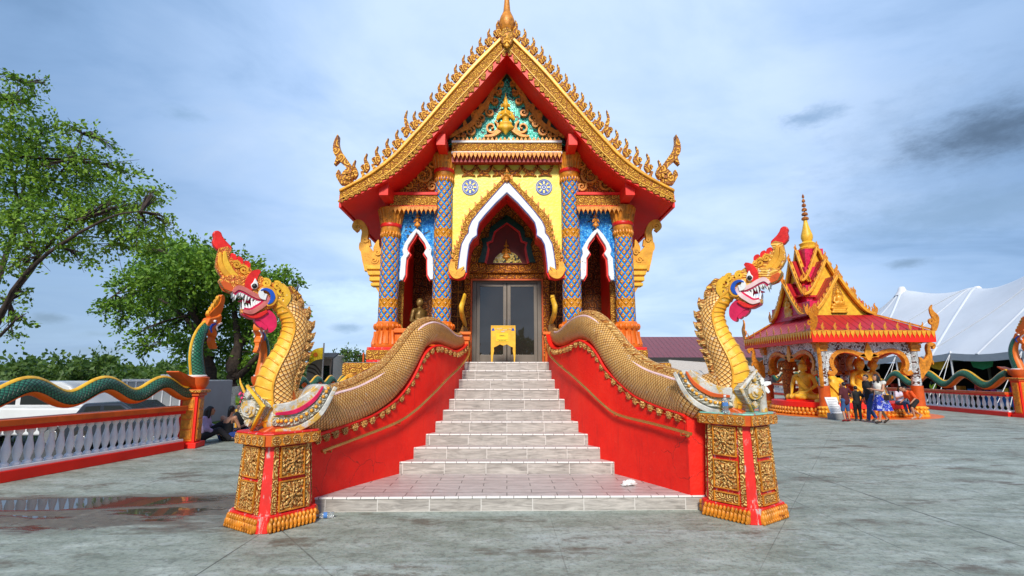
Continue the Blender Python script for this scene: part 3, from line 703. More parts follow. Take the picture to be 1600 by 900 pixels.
# door
fr = MB(); x1 = .86; zt = at(792, 437, YW).z
for lo, hi in (((-x1, LAND), (-x1 + .10, zt)), ((x1 - .10, LAND), (x1, zt)), ((-x1 + .10, zt - .09), (x1 - .10, zt))): fr.b2((lo[0], YW - .04, lo[1]), (hi[0], YW + .06, hi[1]))
door = fr.build('door', 'alu', temple, bevel=.006)
for sg in (-1, 1):
    lf = MB(); a0, a1 = sorted((sg * .008, sg * .755))
    for lo, hi in (((a0, LAND + .012), (a0 + .085, zt - .095)), ((a1 - .085, LAND + .012), (a1, zt - .095)), ((a0 + .085, LAND + .012), (a1 - .085, LAND + .23)), ((a0 + .085, zt - .18), (a1 - .085, zt - .095))): lf.b2((lo[0], YW - .025, lo[1]), (hi[0], YW + .03, hi[1]))
    lf.build('leaf', 'alu', door, bevel=.005)
    g = MB(); g.b2((a0 + .085, YW, LAND + .23), (a1 - .085, YW + .012, zt - .18)); g.build('pane', 'glass', door)
    h = MB(); h.tube([(sg * .055, YW - .03, 2.55), (sg * .055, YW - .08, 2.58), (sg * .055, YW - .08, 2.95), (sg * .055, YW - .03, 2.98)], .012, 8); h.build('handle', 'chrome', door, smooth=True)
b = MB(); lz0, lz1 = at(792, 436, YW - .1).z, at(792, 413, YW - .1).z
for sg in (-1, 1):
    a0, a1 = sorted((sg * .865, sg * 1.06)); b.b2((a0, YW - .10, LAND), (a1, YW - .002, lz0))
b.b2((-1.16, YW - .16, lz0), (1.16, YW - .002, lz0 + (lz1 - lz0) * .35)); b.b2((-1.22, YW - .24, lz0 + (lz1 - lz0) * .36), (1.22, YW - .002, lz1))
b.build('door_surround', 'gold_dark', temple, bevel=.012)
b = MB(); b.b2((-.90, YW - .125, LAND), (-.862, YW - .045, lz0 - .002)); b.b2((.862, YW - .125, LAND), (.90, YW - .045, lz0 - .002)); b.b2((-.90, YW - .125, lz0 - .045), (.90, YW - .165, lz0 - .006)); b.build('door_trim', 'orange_deep', temple)
for sg in (-1, 1):      # small orange posts at the head of the stairs
    b = MB(); x = sg * .87; b.b2((x - .07, 11.0, 1.6), (x + .07, 11.14, 2.32)); b.b2((x - .10, 10.97, 2.32), (x + .10, 11.17, 2.40)); b.b2((x - .12, 10.95, 2.44), (x + .12, 11.19, 2.50)); b.b2((x - .06, 11.01, 2.40), (x + .06, 11.13, 2.44)); b.build('newel_post', 'orange', temple, bevel=.01)

# columns
def column(cx, base_px, top_px, px):
    X = cx; zt_ = at(px, top_px, YC).z; z0 = LAND + .32; r = .205
    c = MB(); n = 26
    prof = [(r * (1.03 - .06 * i / 20), z0 + .55 + (zt_ - .55 - z0 - .55) * i / 20) for i in range(21)]
    c.lathe([(a, z) for a, z in prof], (X, YC, 0), n); col = c.build('column', 'gems', temple, smooth=True)
    p = MB(); p.b2((X - .34, YC - .34, LAND + .004), (X + .34, YC + .34, z0)); p.build('pedestal', 'red_worn', col, bevel=.01)
    p = MB(); p.b2((X - .352, YC - .352, LAND + .06), (X + .352, YC + .352, z0 - .06)); p.build('pedestal_panel', 'gold_fine', col, bevel=.012)
    p = MB(); pr = [(.315, 0), (.33, .03), (.33, .06), (.27, .09), (.25, .22), (.235, .36), (.285, .42), (.295, .46), (.25, .50), (.225, .56)]
    p.lathe([(a, z0 + z) for a, z in pr], (X, YC, 0), 24)
    for i in range(14):
        a = 2 * pi * i / 14; d = V((cos(a), sin(a), 0)); base = V((X, YC, z0))
        p.tube([base + d * .29 + V((0, 0, .07)), base + d * .285 + V((0, 0, .14)), base + d * .262 + V((0, 0, .24)), base + d * .25 + V((0, 0, .34))], [.05, .036, .030, .038], 7)
        p.ell(base + d * .262 + V((0, 0, .45)), (.045, .045, .07), 8)
    p.build('lotus_base', 'orange', col, smooth=True)
    p = MB(); zc = zt_ - .58; p.lathe([(r, zc), (r * 1.1, zc + .04), (r * 1.04, zc + .13), (r * 1.12, zc + .25), (r * 1.32, zc + .50), (r * 1.38, zc + .56), (r * 1.2, zc + .58)], (X, YC, 0), 24)
    for i in range(18):
        a = 2 * pi * i / 18; d = V((cos(a), sin(a), 0)); base = V((X, YC, zc))
        p.tube([base + d * r * 1.06 + V((0, 0, .20)), base + d * r * 1.16 + V((0, 0, .36)), base + d * r * 1.40 + V((0, 0, .53))], [.022, .032, .022], 6)
        p.ell(base + d * r * 1.0 + V((0, 0, -.03)), (.030, .030, .075), 6)
    p.build('capital', 'gold_deep', col, smooth=True)
    p = MB(); p.lathe([(r * 1.09, zc + .13), (r * 1.16, zc + .15), (r * 1.16, zc + .20), (r * 1.09, zc + .22)], (X, YC, 0), 24); p.build('red_ring', 'scarlet', col, smooth=True)
for X, tp, px in ((-2.60, 327, 612), (-1.43, 243, 693), (1.43, 243, 891), (2.60, 324, 972)): column(X, 0, tp, px)

# central wall with the great arch
def arc(P, Y=YC): return [xz(x, y, Y) for x, y in P]
def sym(P):                                                # left half from apex down -> full outline left foot .. apex .. right foot
    L = [(-abs(x), z) for x, z in P]; L[0] = (0, L[0][1]) if abs(L[0][0]) < .06 else L[0]
    return list(reversed(L)) + [(-x, z) for x, z in L[1:]]
IN = arc([(792, 304), (775, 320), (759, 337.6), (749, 350), (746, 362), (746, 370), (739, 375), (734, 384), (732, 396), (730, 412), (729, 428)])
MID = arc([(792, 285), (770, 309), (750, 332), (737.5, 348), (733, 358), (732.5, 366), (728, 371.5), (722, 383), (719.5, 396), (717.5, 410), (716, 424)])
OUT = arc([(792, 274), (768, 298), (749, 316.6), (731, 336), (724, 352), (722, 370), (714, 384), (709, 398), (706.5, 412), (705, 422), (704, 430)])
IN, MID, OUT = sym(IN), sym(MID), sym(OUT)
fz = XZ(YC)
WT = at(792, 250, YC).z; WB = at(792, 436, YC).z
b = MB(); P = [(-1.42, WB), (-1.42, WT + .25), (1.42, WT + .25), (1.42, WB)] + list(reversed(OUT)); b.prism(P, fz, -.20, -.05)
b.build('arch_wall', 'yellow_wall', temple)
b = MB(); b.strip(OUT, MID, fz, -.05, .08); b.build('arch_border', 'gold_fine', temple, bevel=.02)
b = MB()
for i in range(len(OUT) - 1):                              # flame crockets along the border
    for q in (.25, .75):
        x = OUT[i][0] + (OUT[i + 1][0] - OUT[i][0]) * q; z = OUT[i][1] + (OUT[i + 1][1] - OUT[i][1]) * q; tx, tz = OUT[i + 1][0] - OUT[i][0], OUT[i + 1][1] - OUT[i][1]; l = hypot(tx, tz); nx, nz = -tz / l, tx / l
        b.stroke([(x - nx * .05, z - nz * .05), (x + nx * .02, z + nz * .02 + .01), (x + nx * .045, z + nz * .045 + .05)], [.085, .06, .01], fz, -.03, .06)
b.build('arch_crockets', 'gold_deep', temple)
b = MB(); b.strip(MID, IN, fz, -.06, .13); b.build('arch_band', 'white', temple, bevel=.03, seg=3)
b = MB()
for C_ in (MID, IN):
    o_ = [(x * (1.0 if C_ is MID else 1.0), z) for x, z in C_]; b.tube([V((x, YC - .128, z)) for x, z in o_], .008, 6)
b.build('arch_piping', 'blue', temple, smooth=True)
b = MB(); sh = [(x * .985, z - .035) for x, z in IN]; b.strip(IN, sh, fz, -.55, .02); b.build('arch_reveal', 'scarlet', temple)
for sg in (-1, 1):                                         # little naga heads at the feet of the arch
    c = xz(716, 424, YC); q = lambda px, py: (lambda p: (sg * -p[0], p[1]))(xz(px, py, YC))
    b = MB(); b.prism([q(702, 419), q(703, 436), q(716, 439), q(727, 437), q(731, 428), q(722, 431), q(712, 428), q(708, 420)], fz, -.02, .14); b.build('arch_foot', 'red', temple, bevel=.01)
    b = MB(); b.stroke([q(709, 412), q(708, 424), q(714, 432), q(723, 430), q(727, 424)], [.10, .15, .17, .12, .02], fz, .0, .21); b.stroke([q(712, 430), q(719, 425), q(726, 419)], [.05, .08, .01], fz, .0, .19)
    b.build('naga_ornament', 'gold', temple, bevel=.025)
# recess: dark carved tympanum, green and red inner arch
ti = XZ(YW - .26); Yt = YW - .26
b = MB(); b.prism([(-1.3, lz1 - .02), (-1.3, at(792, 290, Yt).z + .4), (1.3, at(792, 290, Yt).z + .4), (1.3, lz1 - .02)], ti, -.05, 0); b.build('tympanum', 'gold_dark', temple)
G1 = sym(arc([(792, 337), (778, 348), (766, 357), (764, 366), (764, 372), (752, 374), (755, 384), (752, 398), (747, 411)], Yt)); G2 = sym(arc([(792, 349), (783, 355), (772, 363), (770, 370), (768, 377), (760, 380), (762, 388), (760, 400), (757, 411)], Yt))
b = MB(); b.strip(G1, G2, ti, 0, .09); b.build('inner_arch', 'green_dark', temple)
b = MB(); b.strip(G2, [(x * .9, z - .03) for x, z in G2], ti, 0, .07); b.build('inner_arch_lining', 'scarlet', temple)
b = MB(); b.prism([(x * .9, z - .03) for x, z in G2], ti, 0, .02); b.build('inner_panel', 'red_deep', temple)
b = MB(); q = arc([(770, 411), (774, 403), (781, 396), (792, 393), (803, 396), (811, 402), (815, 411)], Yt); b.prism(q, ti, .02, .035); b.build('mirror_inlay', 'amber_mosaic', temple)
# dharma wheels
for px in (734.5, 850):
    c = at(px, 291.5, YC); f = (V((c.x, YC + .05, c.z)), V((1, 0, 0)), V((0, 0, 1)), V((0, -1, 0))); R_ = .19
    circ = lambda r, n=32: [(r * cos(2 * pi * i / n), r * sin(2 * pi * i / n)) for i in range(n)]
    b = MB(); b.prism(circ(R_), f, 0, .012); wh = b.build('wheel_emblem', 'white', temple)
    b = MB(); b.strip(circ(R_), circ(R_ * .90), f, .012, .022, closed=True); b.strip(circ(R_ * .82), circ(R_ * .76), f, .012, .02, closed=True); b.strip(circ(R_ * .34), circ(R_ * .24), f, .012, .022, closed=True); b.prism(circ(R_ * .12, 12), f, .012, .022)
    for i in range(8):
        a0, a1 = 2 * pi * (i + .18) / 8, 2 * pi * (i + .82) / 8
        b.prism([(R_ * .42 * cos(a0 + .1), R_ * .42 * sin(a0 + .1)), (R_ * .74 * cos(a0), R_ * .74 * sin(a0)), (R_ * .74 * cos(a1), R_ * .74 * sin(a1)), (R_ * .42 * cos(a1 - .1), R_ * .42 * sin(a1 - .1))], f, .012, .02)
    b.build('wheel_paint', 'blue', wh)
    b = MB()
    for i in range(8):
        a = 2 * pi * i / 8; b.prism([(R_ * .42 * cos(a - .16), R_ * .42 * sin(a - .16)), (R_ * .73 * cos(a - .12), R_ * .73 * sin(a - .12)), (R_ * .73 * cos(a + .12), R_ * .73 * sin(a + .12)), (R_ * .42 * cos(a + .16), R_ * .42 * sin(a + .16))], f, .012, .018)
    b.build('wheel_spokes', 'yellow_wall', wh)

# side bays: blue mosaic with white ogee arch
def side(sg):
    q = lambda px, py, Y=YC + .02: (lambda p: (sg * -p[0], p[1]))(xz(px, py, Y))
    apx = 651.5
    oL = [(apx, 357), (642, 367), (633, 381), (629, 392), (631, 399), (627, 404), (626.5, 415), (625, 428), (625, 438)]
    oR = [(apx, 357), (660, 365), (668, 377), (675.5, 390), (674, 398), (677, 404), (677.5, 415), (678, 430), (679, 437)]
    iL = [(apx, 364), (647, 372), (639, 384), (637, 391), (641, 397), (636, 404), (634.5, 418), (634, 430), (630, 439)]
    iR = [(apx, 364), (657, 372), (664, 381), (667, 389), (662.5, 396), (668, 404), (668, 418), (668.5, 430), (673, 438)]
    cv = lambda L, R: [q(*p) for p in reversed(L)] + [q(*p) for p in R[1:]]
    O_, I_ = cv(oL, oR), cv(iL, iR)
    b = MB(); P = [q(622, 439), q(622, 323), q(682, 323), q(682, 439)] + list(reversed(O_)); b.prism(P, XZ(YC + .02), -.12, -.03); b.build('side_bay', 'blue_mosaic', temple)
    b = MB(); b.strip(O_, I_, XZ(YC + .02), -.10, .07); b.build('side_arch', 'white_worn', temple, bevel=.02)
    b = MB(); b.strip(I_, [(x + (.03 if (x < q(apx, 380)[0]) else -.03), z - .02) for x, z in I_], XZ(YC + .02), -.16, .0); b.build('side_arch_lining', 'red', temple)
    b = MB(); x0, x1 = sorted((q(614, 520)[0], q(686, 520)[0])); z = at(630, 514, YC).z
    b.b2((x0, YC - .20, z - .10), (x1, YC + .20, z)); b.b2((x0, YC - .14, z - .26), (x1, YC + .14, z - .10)); b.b2((x0, YC - .17, z - .32), (x1, YC + .17, z - .26)); b.b2((x0, YC - .10, LAND), (x1, YC + .10, z - .32)); b.build('parapet', 'orange', temple, bevel=.02)
    # carved triangle, carved band and hanging fringe above the bay
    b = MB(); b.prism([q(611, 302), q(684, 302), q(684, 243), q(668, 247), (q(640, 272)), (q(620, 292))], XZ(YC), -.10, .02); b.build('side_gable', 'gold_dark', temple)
    b = MB()
    for px, py, r, k in ((662, 276, 17, 1), (640, 290, 12, -1), (676, 258, 9, 1), (676, 293, 8, -1), (624, 295, 7, 1), (652, 262, 7, -1)):
        c = q(px, py); rr = r * .0136; b.stroke(spiral(c, rr, 2.2 if k > 0 else .6, 1.5, k * sg), [.05] * 10 + [.03] * 9, XZ(YC), .0, .075, n=1)
    b.build('side_scrolls', 'gold_deep', temple, bevel=.012)
    x0, x1 = sorted((q(613, 305)[0], q(686, 305)[0])); zz = [at(640, p, YC - .25).z for p in (326, 321, 304, 300)]
    b = MB(); b.b2((x0, YC - .22, zz[1]), (x1, YC, zz[2])); b.build('carved_beam', 'gold_fine', temple, bevel=.015)
    b = MB(); b.b2((x0, YC - .25, zz[2]), (x1, YC, zz[3])); b.b2((x0, YC - .25, zz[1] - .05), (x1, YC, zz[1] - .002)); b.build('beam_fillet', 'red', temple)
    b = MB(); nn = 11
    for i in range(nn):
        x = x0 + (x1 - x0) * (i + .5) / nn; z = zz[1] - .03
        b.prism([(x - .055, z), (x + .055, z), (x + .05, z - .06), (x + .015, z - .12), (x, z - .19), (x - .015, z - .12), (x - .05, z - .06)], XZ(YC - .26), 0, .03)
    b.build('fringe', 'gold_deep', temple, bevel=.01)
both(side)

# frieze over the great arch
b = MB(); za, zb, zc_, zd = [at(792, p, YC - .3).z for p in (222, 236, 240, 247)]
b.b2((-1.24, YC - .26, zb), (1.24, YC, za)); b.build('frieze', 'gold_fine', temple, bevel=.012)
b = MB(); b.b2((-1.24, YC - .29, zb - .05), (1.24, YC, zb - .002)); b.b2((-1.24, YC - .29, za), (1.24, YC, za + .045)); b.build('frieze_fillet', 'white', temple)
b = MB(); nn = 26
for i in range(nn):
    x = -1.22 + 2.44 * (i + .5) / nn; z = zb - .03; b.prism([(x - .045, z), (x + .045, z), (x + .04, z - .07), (x + .012, z - .13), (x, z - .18), (x - .012, z - .13), (x - .04, z - .07)], XZ(YC - .29), 0, .035)
b.build('fringe', 'gold_deep', temple, bevel=.01)
b = MB()
for i in range(nn): x = -1.22 + 2.44 * (i + .5) / nn; z = za + .04; b.prism([(x - .047, z), (x + .047, z), (x, z + .09)], XZ(YC - .26), 0, .03)
b.build('frieze_crest', 'gold_deep', temple)
b = MB(); b.b2((-1.24, YC - .22, zd - .06), (1.24, YC - .05, zb - .055)); b.build('frieze_soffit', 'red_dark', temple)
b = MB()
for i in range(7):                                          # swags and tassels on the yellow wall
    x = -1.05 + 2.1 * i / 6; z = zd - .05
    if i < 6:
        xm = x + .175; b.stroke([(x, z + .02), (x + .06, z - .10), (xm, z - .16), (xm + .115, z - .10), (x + .35, z + .02)], [.05, .07, .09, .07, .05], XZ(YC + .05), 0, .05)
        b.prism([(xm - .13, z - .22), (xm, z - .13), (xm + .13, z - .22), (xm + .16, z - .25), (xm, z - .23), (xm - .16, z - .25)], XZ(YC + .05), 0, .04)
b.build('swags', 'gold_dark', temple)

# pediment
YP = 11.3; pz = XZ(YP); zp = at(792, 220, YP).z
b = MB(); tri = [xz(690, 220, YP), xz(790, 98, YP), xz(893, 220, YP)]; b.prism([(-1.35, zp - .1), tri[1], (1.35, zp - .1)], pz, -.12, 0); b.build('pediment', 'turquoise', temple)
b = MB(); o_ = [(-1.36, zp - .1), (0, tri[1][1] + .05), (1.36, zp - .1)]; i_ = [(-1.10, zp - .02), (0, at(792, 123, YP).z), (1.10, zp - .02)]; b.strip(o_, i_, pz, -.02, .06); b.build('pediment_frame', 'green_dark', temple)
b = MB()
SC = [(768, 201, 13, 1), (752, 186, 9, -1), (735, 207, 9, 1), (766, 178, 8, -1), (757, 168, 7, 1), (774, 160, 7, -1), (716, 212, 6, 1), (778, 147, 6, 1), (783, 133, 6, -1), (747, 196, 6, 1), (725, 213, 5, -1), (742, 178, 5, 1)]
for px, py, r, k in SC:
    for sg in (-1, 1):
        x, z = xz(px, py, YP); rr = r * .0132
        b.stroke(spiral((sg * -x, z), rr, pi / 2 + .5 * sg * k, 1.45, k * sg), [.046] * 8 + [.036] * 6 + [.024] * 5, pz, .0, .09, n=1)
for sg in (-1, 1):
    q = lambda px, py: (lambda p: (sg * -p[0], p[1]))(xz(px, py, YP))
    b.stroke([q(703, 217), q(722, 206), q(738, 196), q(748, 180), q(760, 165), q(770, 148), q(780, 130), q(791, 116)], [.06, .10, .11, .12, .11, .10, .09, .03], pz, .0, .10)
    b.stroke([q(757, 215), q(770, 214), q(783, 205), q(790, 196)], [.03, .07, .08, .04], pz, .0, .10)
    for px, py, tx, ty in ((728, 199, 727, 188), (741, 187, 739, 177), (752, 170, 751, 161), (764, 152, 764, 143), (776, 134, 777, 125), (714, 210, 712, 203)):
        b.stroke([q(px, py), q((px + tx) / 2 - 1, (py + ty) / 2), q(tx, ty)], [.11, .08, .01], pz, .0, .08, n=3)
b.build('pediment_scrolls', 'gold_deep', temple, bevel=.014)
def deva(name, c, h, mat, par):                             # little praying figure on a lotus
    s = h; C3 = lambda x, y, z: V(c) + V((x * s, y * s, z * s)); pr = []
    pr += [('e', C3(0, 0, .10), (.20 * s, .10 * s, .07 * s)), ('e', C3(0, -.02, .19), (.15 * s, .08 * s, .06 * s)), ('c', C3(0, 0, .20), C3(0, 0, .42), .07 * s, .085 * s), ('e', C3(0, 0, .46), (.13 * s, .06 * s, .06 * s)),
           ('c', C3(0, 0, .48), C3(0, 0, .56), .035 * s, .035 * s), ('e', C3(0, -.01, .64), (.07 * s, .065 * s, .085 * s)), ('c', C3(0, 0, .72), C3(0, 0, .80), .055 * s, .035 * s), ('c', C3(0, 0, .80), C3(0, 0, .97), .03 * s, .006 * s), ('c', C3(0, 0, .06), C3(0, 0, -.08), .10 * s, .01 * s)]
    for g in (-1, 1):
        pr += [('c', C3(.13 * g, 0, .45), C3(.19 * g, -.03, .28), .036 * s, .032 * s), ('c', C3(.19 * g, -.03, .28), C3(.02 * g, -.11, .38), .03 * s, .022 * s), ('c', C3(.02 * g, -.11, .38), C3(.005 * g, -.12, .47), .022 * s, .010 * s),
               ('c', C3(.10 * g, 0, .66), C3(.10 * g, 0, .54), .018 * s, .012 * s)]
    return blob(pr, s * .018, name, mat, par, smooth_it=2)
def at_t(px, py, Y): return at(px, py, Y) - V(temple.location)
deva('deva_relief', at_t(790, 206, YP - .10), 1.02, 'gold_bright', temple)
deva('deva_relief', at_t(792, 284, YC - .16), .36, 'gold_deep', temple)
deva('deva_relief', at_t(791, 405, YW - .30), .54, 'gold_deep', temple)
for px in (652, 931): deva('deva_relief', at_t(px, 355, YC - .08), .40, 'gold_deep', temple)

# roof: sweeping slopes, bargeboards, soffit, purlin ends
UP = [(792, 50), (740, 101), (702, 144.5), (662, 191), (638, 217), (613, 243.5), (582, 268), (556, 284), (531, 297)]
LO = [(792, 86), (752, 133), (722, 164), (699.4, 189), (663, 231), (640, 254), (613, 277), (567, 302), (532, 319)]
def half(P, Y=YR):
    r = []
    for x, y in P:
        q = xz(x, y, Y); r.append((-abs(q[0]) if x != 792 else 0.0, q[1]))
    return r
U, L = half(UP), half(LO)
U2, _ = smooth2(U, 1, 4); L2, _ = smooth2(L, 1, 4)
def lerpc(A, B, f): return [(a[0] + (c[0] - a[0]) * f, a[1] + (c[1] - a[1]) * f) for a, c in zip(A, B)]
for sg in (-1, 1):
    m1 = lambda P: [(x * -sg, z) for x, z in P]
    b = MB(); b.strip(m1(lerpc(U2, L2, .20)), m1(lerpc(U2, L2, .66)), XZ(YR), -.10, .03); bb = b.build('bargeboard', 'gold_fine', temple)
    b = MB(); b.strip(m1(U2), m1(lerpc(U2, L2, .20)), XZ(YR), -.10, .075); b.build('top_molding', 'gold', bb, bevel=.02)
    b = MB(); b.strip(m1(lerpc(U2, L2, .66)), m1(lerpc(U2, L2, .70)), XZ(YR), -.10, .06); b.build('middle_fillet', 'gold_bright', bb)
    b = MB(); b.strip(m1(lerpc(U2, L2, .70)), m1(L2), XZ(YR), -.10, .025); b.build('leaf_border', 'red', bb)
    b = MB(); A_, B_ = m1(lerpc(U2, L2, .70)), m1(lerpc(U2, L2, 1.0)); acc = 0
    for i in range(1, len(A_)):
        sl = hypot(A_[i][0] - A_[i - 1][0], A_[i][1] - A_[i - 1][1]); kk = max(1, round(sl / .20))
        for j in range(kk):
            f = (j + .5) / kk; p = [A_[i - 1][d] + (A_[i][d] - A_[i - 1][d]) * f for d in (0, 1)]; q = [B_[i - 1][d] + (B_[i][d] - B_[i - 1][d]) * f for d in (0, 1)]
            tx, tz = (A_[i][0] - A_[i - 1][0]) / sl, (A_[i][1] - A_[i - 1][1]) / sl; g = lambda u, v: (p[0] + (q[0] - p[0]) * v + tx * u, p[1] + (q[1] - p[1]) * v + tz * u)
            b.prism([g(-.085, .05), g(.085, .05), g(.085, .45), g(.03, .78), g(-.02, .99), g(-.05, .75), g(-.085, .5)], XZ(YR), .02, .055)
    b.build('leaf_row', 'gold_fine', bb, bevel=.012)
    # flames along the ridge line of the gable
    fl = MB(); NF = 17; Ls = [0]
    UU = m1(U2)
    for i in range(1, len(UU)): Ls.append(Ls[-1] + hypot(UU[i][0] - UU[i - 1][0], UU[i][1] - UU[i - 1][1]))
    first = None
    for k in range(NF):
        s_ = .32 + (Ls[-1] - .62) * k / (NF - 1); i = max(j for j in range(len(Ls)) if Ls[j] <= s_); i = min(i, len(UU) - 2); f = (s_ - Ls[i]) / (Ls[i + 1] - Ls[i])
        x, z = [UU[i][d] + (UU[i + 1][d] - UU[i][d]) * f for d in (0, 1)]; tx, tz = (UU[i + 1][0] - UU[i][0]), (UU[i + 1][1] - UU[i][1]); l = hypot(tx, tz); tx /= l; tz /= l
        nx, nz = (-tz, tx) if tx * sg < 0 else (tz * 1.0, -tx); nx, nz = (-nx, -nz) if nz < 0 else (nx, nz)
        big = 1.45 if k == 11 else 1.0; u = sg; h_ = .47 * big
        bb2 = MB(); O0 = V((x, YR + .02, z))
        fr_ = (V((0, 0, 0)), V((1, 0, 0)), V((0, 0, 1)), V((0, -1, 0)))
        bb2.stroke([(nx * -.05, nz * -.05), (nx * .06 , nz * .06), (nx * .11 , nz * .11 + .03)], [.13, .06, .06], fr_, -.035, .035)
        bb2.stroke(spiral((.035 * u, h_ * .42), .068, -pi / 2, 1.2, -u), [.05] * 9 + [.034] * 10, fr_, -.032, .05, n=1)
        bb2.stroke([(-.01 * u, h_ * .22), (-.055 * u, h_ * .46), (-.02 * u, h_ * .70), (.0, h_ * .86), (-.035 * u, h_ * 1.10)], [.06, .09, .08, .045, .006], fr_, -.04, .04)
        o = bb2.build('roof_flame', 'gold_carved', None, bevel=.012)
        o.parent = temple; o.location = O0 - V(temple.location)
    # tall hooked finial on the eave
    q = lambda px, py: (lambda p: (p[0] * -sg, p[1]))(xz(px, py, YR)); b = MB()
    b.stroke([q(541, 288), q(542, 275), q(547, 265), q(541, 255), q(533, 246), q(527, 236), q(526, 224), q(529, 212)], [.24, .20, .12, .12, .16, .15, .09, .012], XZ(YR), -.10, .06)
    b.stroke([q(533, 240), q(528, 250), q(523, 258)], [.12, .08, .01], XZ(YR), -.08, .04); b.stroke([q(545, 280), q(552, 272), q(556, 277)], [.16, .11, .02], XZ(YR), -.08, .04); b.stroke([q(534, 284), q(529, 274), q(530, 266)], [.10, .10, .01], XZ(YR), -.08, .04)
    b.stroke(spiral(q(545, 275), .10, 0, 1.3, sg), [.06] * 19, XZ(YR), .02, .085, n=1)
    b.build('eave_finial', 'gold_carved', temple, bevel=.02)
    # slope slabs running back, with the red underside
    b = MB(); k = len(U2); YB = 23.8
    top = m1(lerpc(U2, L2, .22)); low = m1(lerpc(U2, L2, .90))
    b.strip(top, low, XZ(YR + .10), -(YB - YR - .1), 0); b.build('roof', 'roof_red_y', temple)
    b = MB(); low2 = m1(lerpc(U2, L2, .905)); low3 = m1(lerpc(U2, L2, .97)); b.strip(low2, low3, XZ(YR + .10), -(YB - YR - .12), -.001); b.build('soffit', 'red_shade', temple)
    b = MB(); e0, e1 = top[-1], m1(L2)[-1]; b.b2((min(e0[0], e0[0] + .05 * sg), YR + .12, e1[1] - .03), (max(e0[0], e0[0] + .05 * sg), YB, e0[1])); b.build('eave_board', 'red', temple)
    # purlin ends
    for x0, x1_, y0, y1 in ((591, 605, 283, 303), (681, 695, 206, 224)):
        p0 = xz(x0, y0, YR + .05); p1 = xz(x1_, y1, YR + .05)
        if sg > 0: p0, p1 = (-p1[0], p0[1]), (-p0[0], p1[1])
        lo_x, hi_x = min(p0[0], p1[0]), max(p0[0], p1[0]); b = MB(); b.b2((lo_x, YR + .13, p1[1]), (hi_x, YC + 2, p0[1])); b.build('purlin', 'red', temple, bevel=.01)
# gable backing behind the pediment and finial
b = MB(); R_ = m1(lerpc(U2, L2, .9)); P = [(x, z) for x, z in (half(LO))]; P = [(x, z + .02) for x, z in P if x > -2.6]; P = list(reversed(P)) + [(-x, z) for x, z in P[1:]]; b.prism(P + [(2.35, 5.6), (-2.35, 5.6)], XZ(YC + .16), -.1, 0); b.build('gable_wall', 'red_dark', temple)
b = MB(); q = xz(792, 42, YR); z0 = at(792, 60, YR).z
b.lathe([(.13, z0 - .05), (.15, z0 + .04), (.09, z0 + .12), (.14, z0 + .22), (.19, z0 + .36), (.15, z0 + .50), (.08, z0 + .66), (.055, z0 + .95), (.02, z0 + 1.5), (.0, z0 + 1.7)], (0, YR + .02, 0), 20); b.build('ridge_finial', 'gold_deep', temple, smooth=True)
b = MB(); p = lambda px, py: xz(px, py, YR)
b.prism([p(781, 60), p(786, 50), p(792, 46), p(798, 50), p(803, 60), p(800, 72), p(792, 80), p(784, 72)], XZ(YR), .03, .12); b.build('apex_plaque', 'gold_fine', temple, bevel=.02)
deva('apex_figure', at_t(792, 74, YR - .16), .34, 'gold', temple)

# S-shaped brackets under the eaves
def eave_bracket(sg):
    q = lambda px, py: (lambda p: (sg * -p[0], p[1]))(xz(px, py, YC + .05)); f = XZ(YC + .05); b = MB()
    b.stroke([q(600, 462), q(592, 440), q(586, 422), q(584, 412)], [.10, .24, .34, .40], f, -.10, .06)
    b.stroke([q(584, 418), q(577, 402), q(571, 388), q(570, 374), q(571, 362), q(566, 352), q(559, 349), q(555, 355), q(559, 361)], [.42, .32, .20, .15, .14, .15, .15, .12, .08], f, -.08, .05)
    b.stroke([q(592, 414), q(594, 400), q(589, 388), q(592, 375)], [.18, .22, .15, .01], f, -.07, .04)
    b.stroke([q(572, 395), q(565, 388), q(563, 379)], [.14, .11, .01], f, -.06, .03); b.stroke([q(576, 384), q(578, 374)], [.12, .01], f, -.06, .03)
    for c, r in (((586, 407), 6), ((591, 395), 5), ((572, 376), 4), ((560, 355), 6)): b.stroke(spiral(q(*c), r * .0138, 0, 1.4, sg), [.035] * 19, f, .04, .075, n=1)
    bk = b.build('eave_bracket', 'gold', temple, bevel=.02)
    b = MB()
    for z0, z1, w_ in ((416, 422, .44), (425, 431, .38), (434, 440, .32), (443, 448, .26)):
        c = q(590, (z0 + z1) / 2); h = abs(q(590, z0)[1] - q(590, z1)[1]); b.box((c[0], YC + .06, c[1]), (w_, .24, h))
    b.build('corbel', 'gold_bright', bk, bevel=.015)
both(eave_bracket)
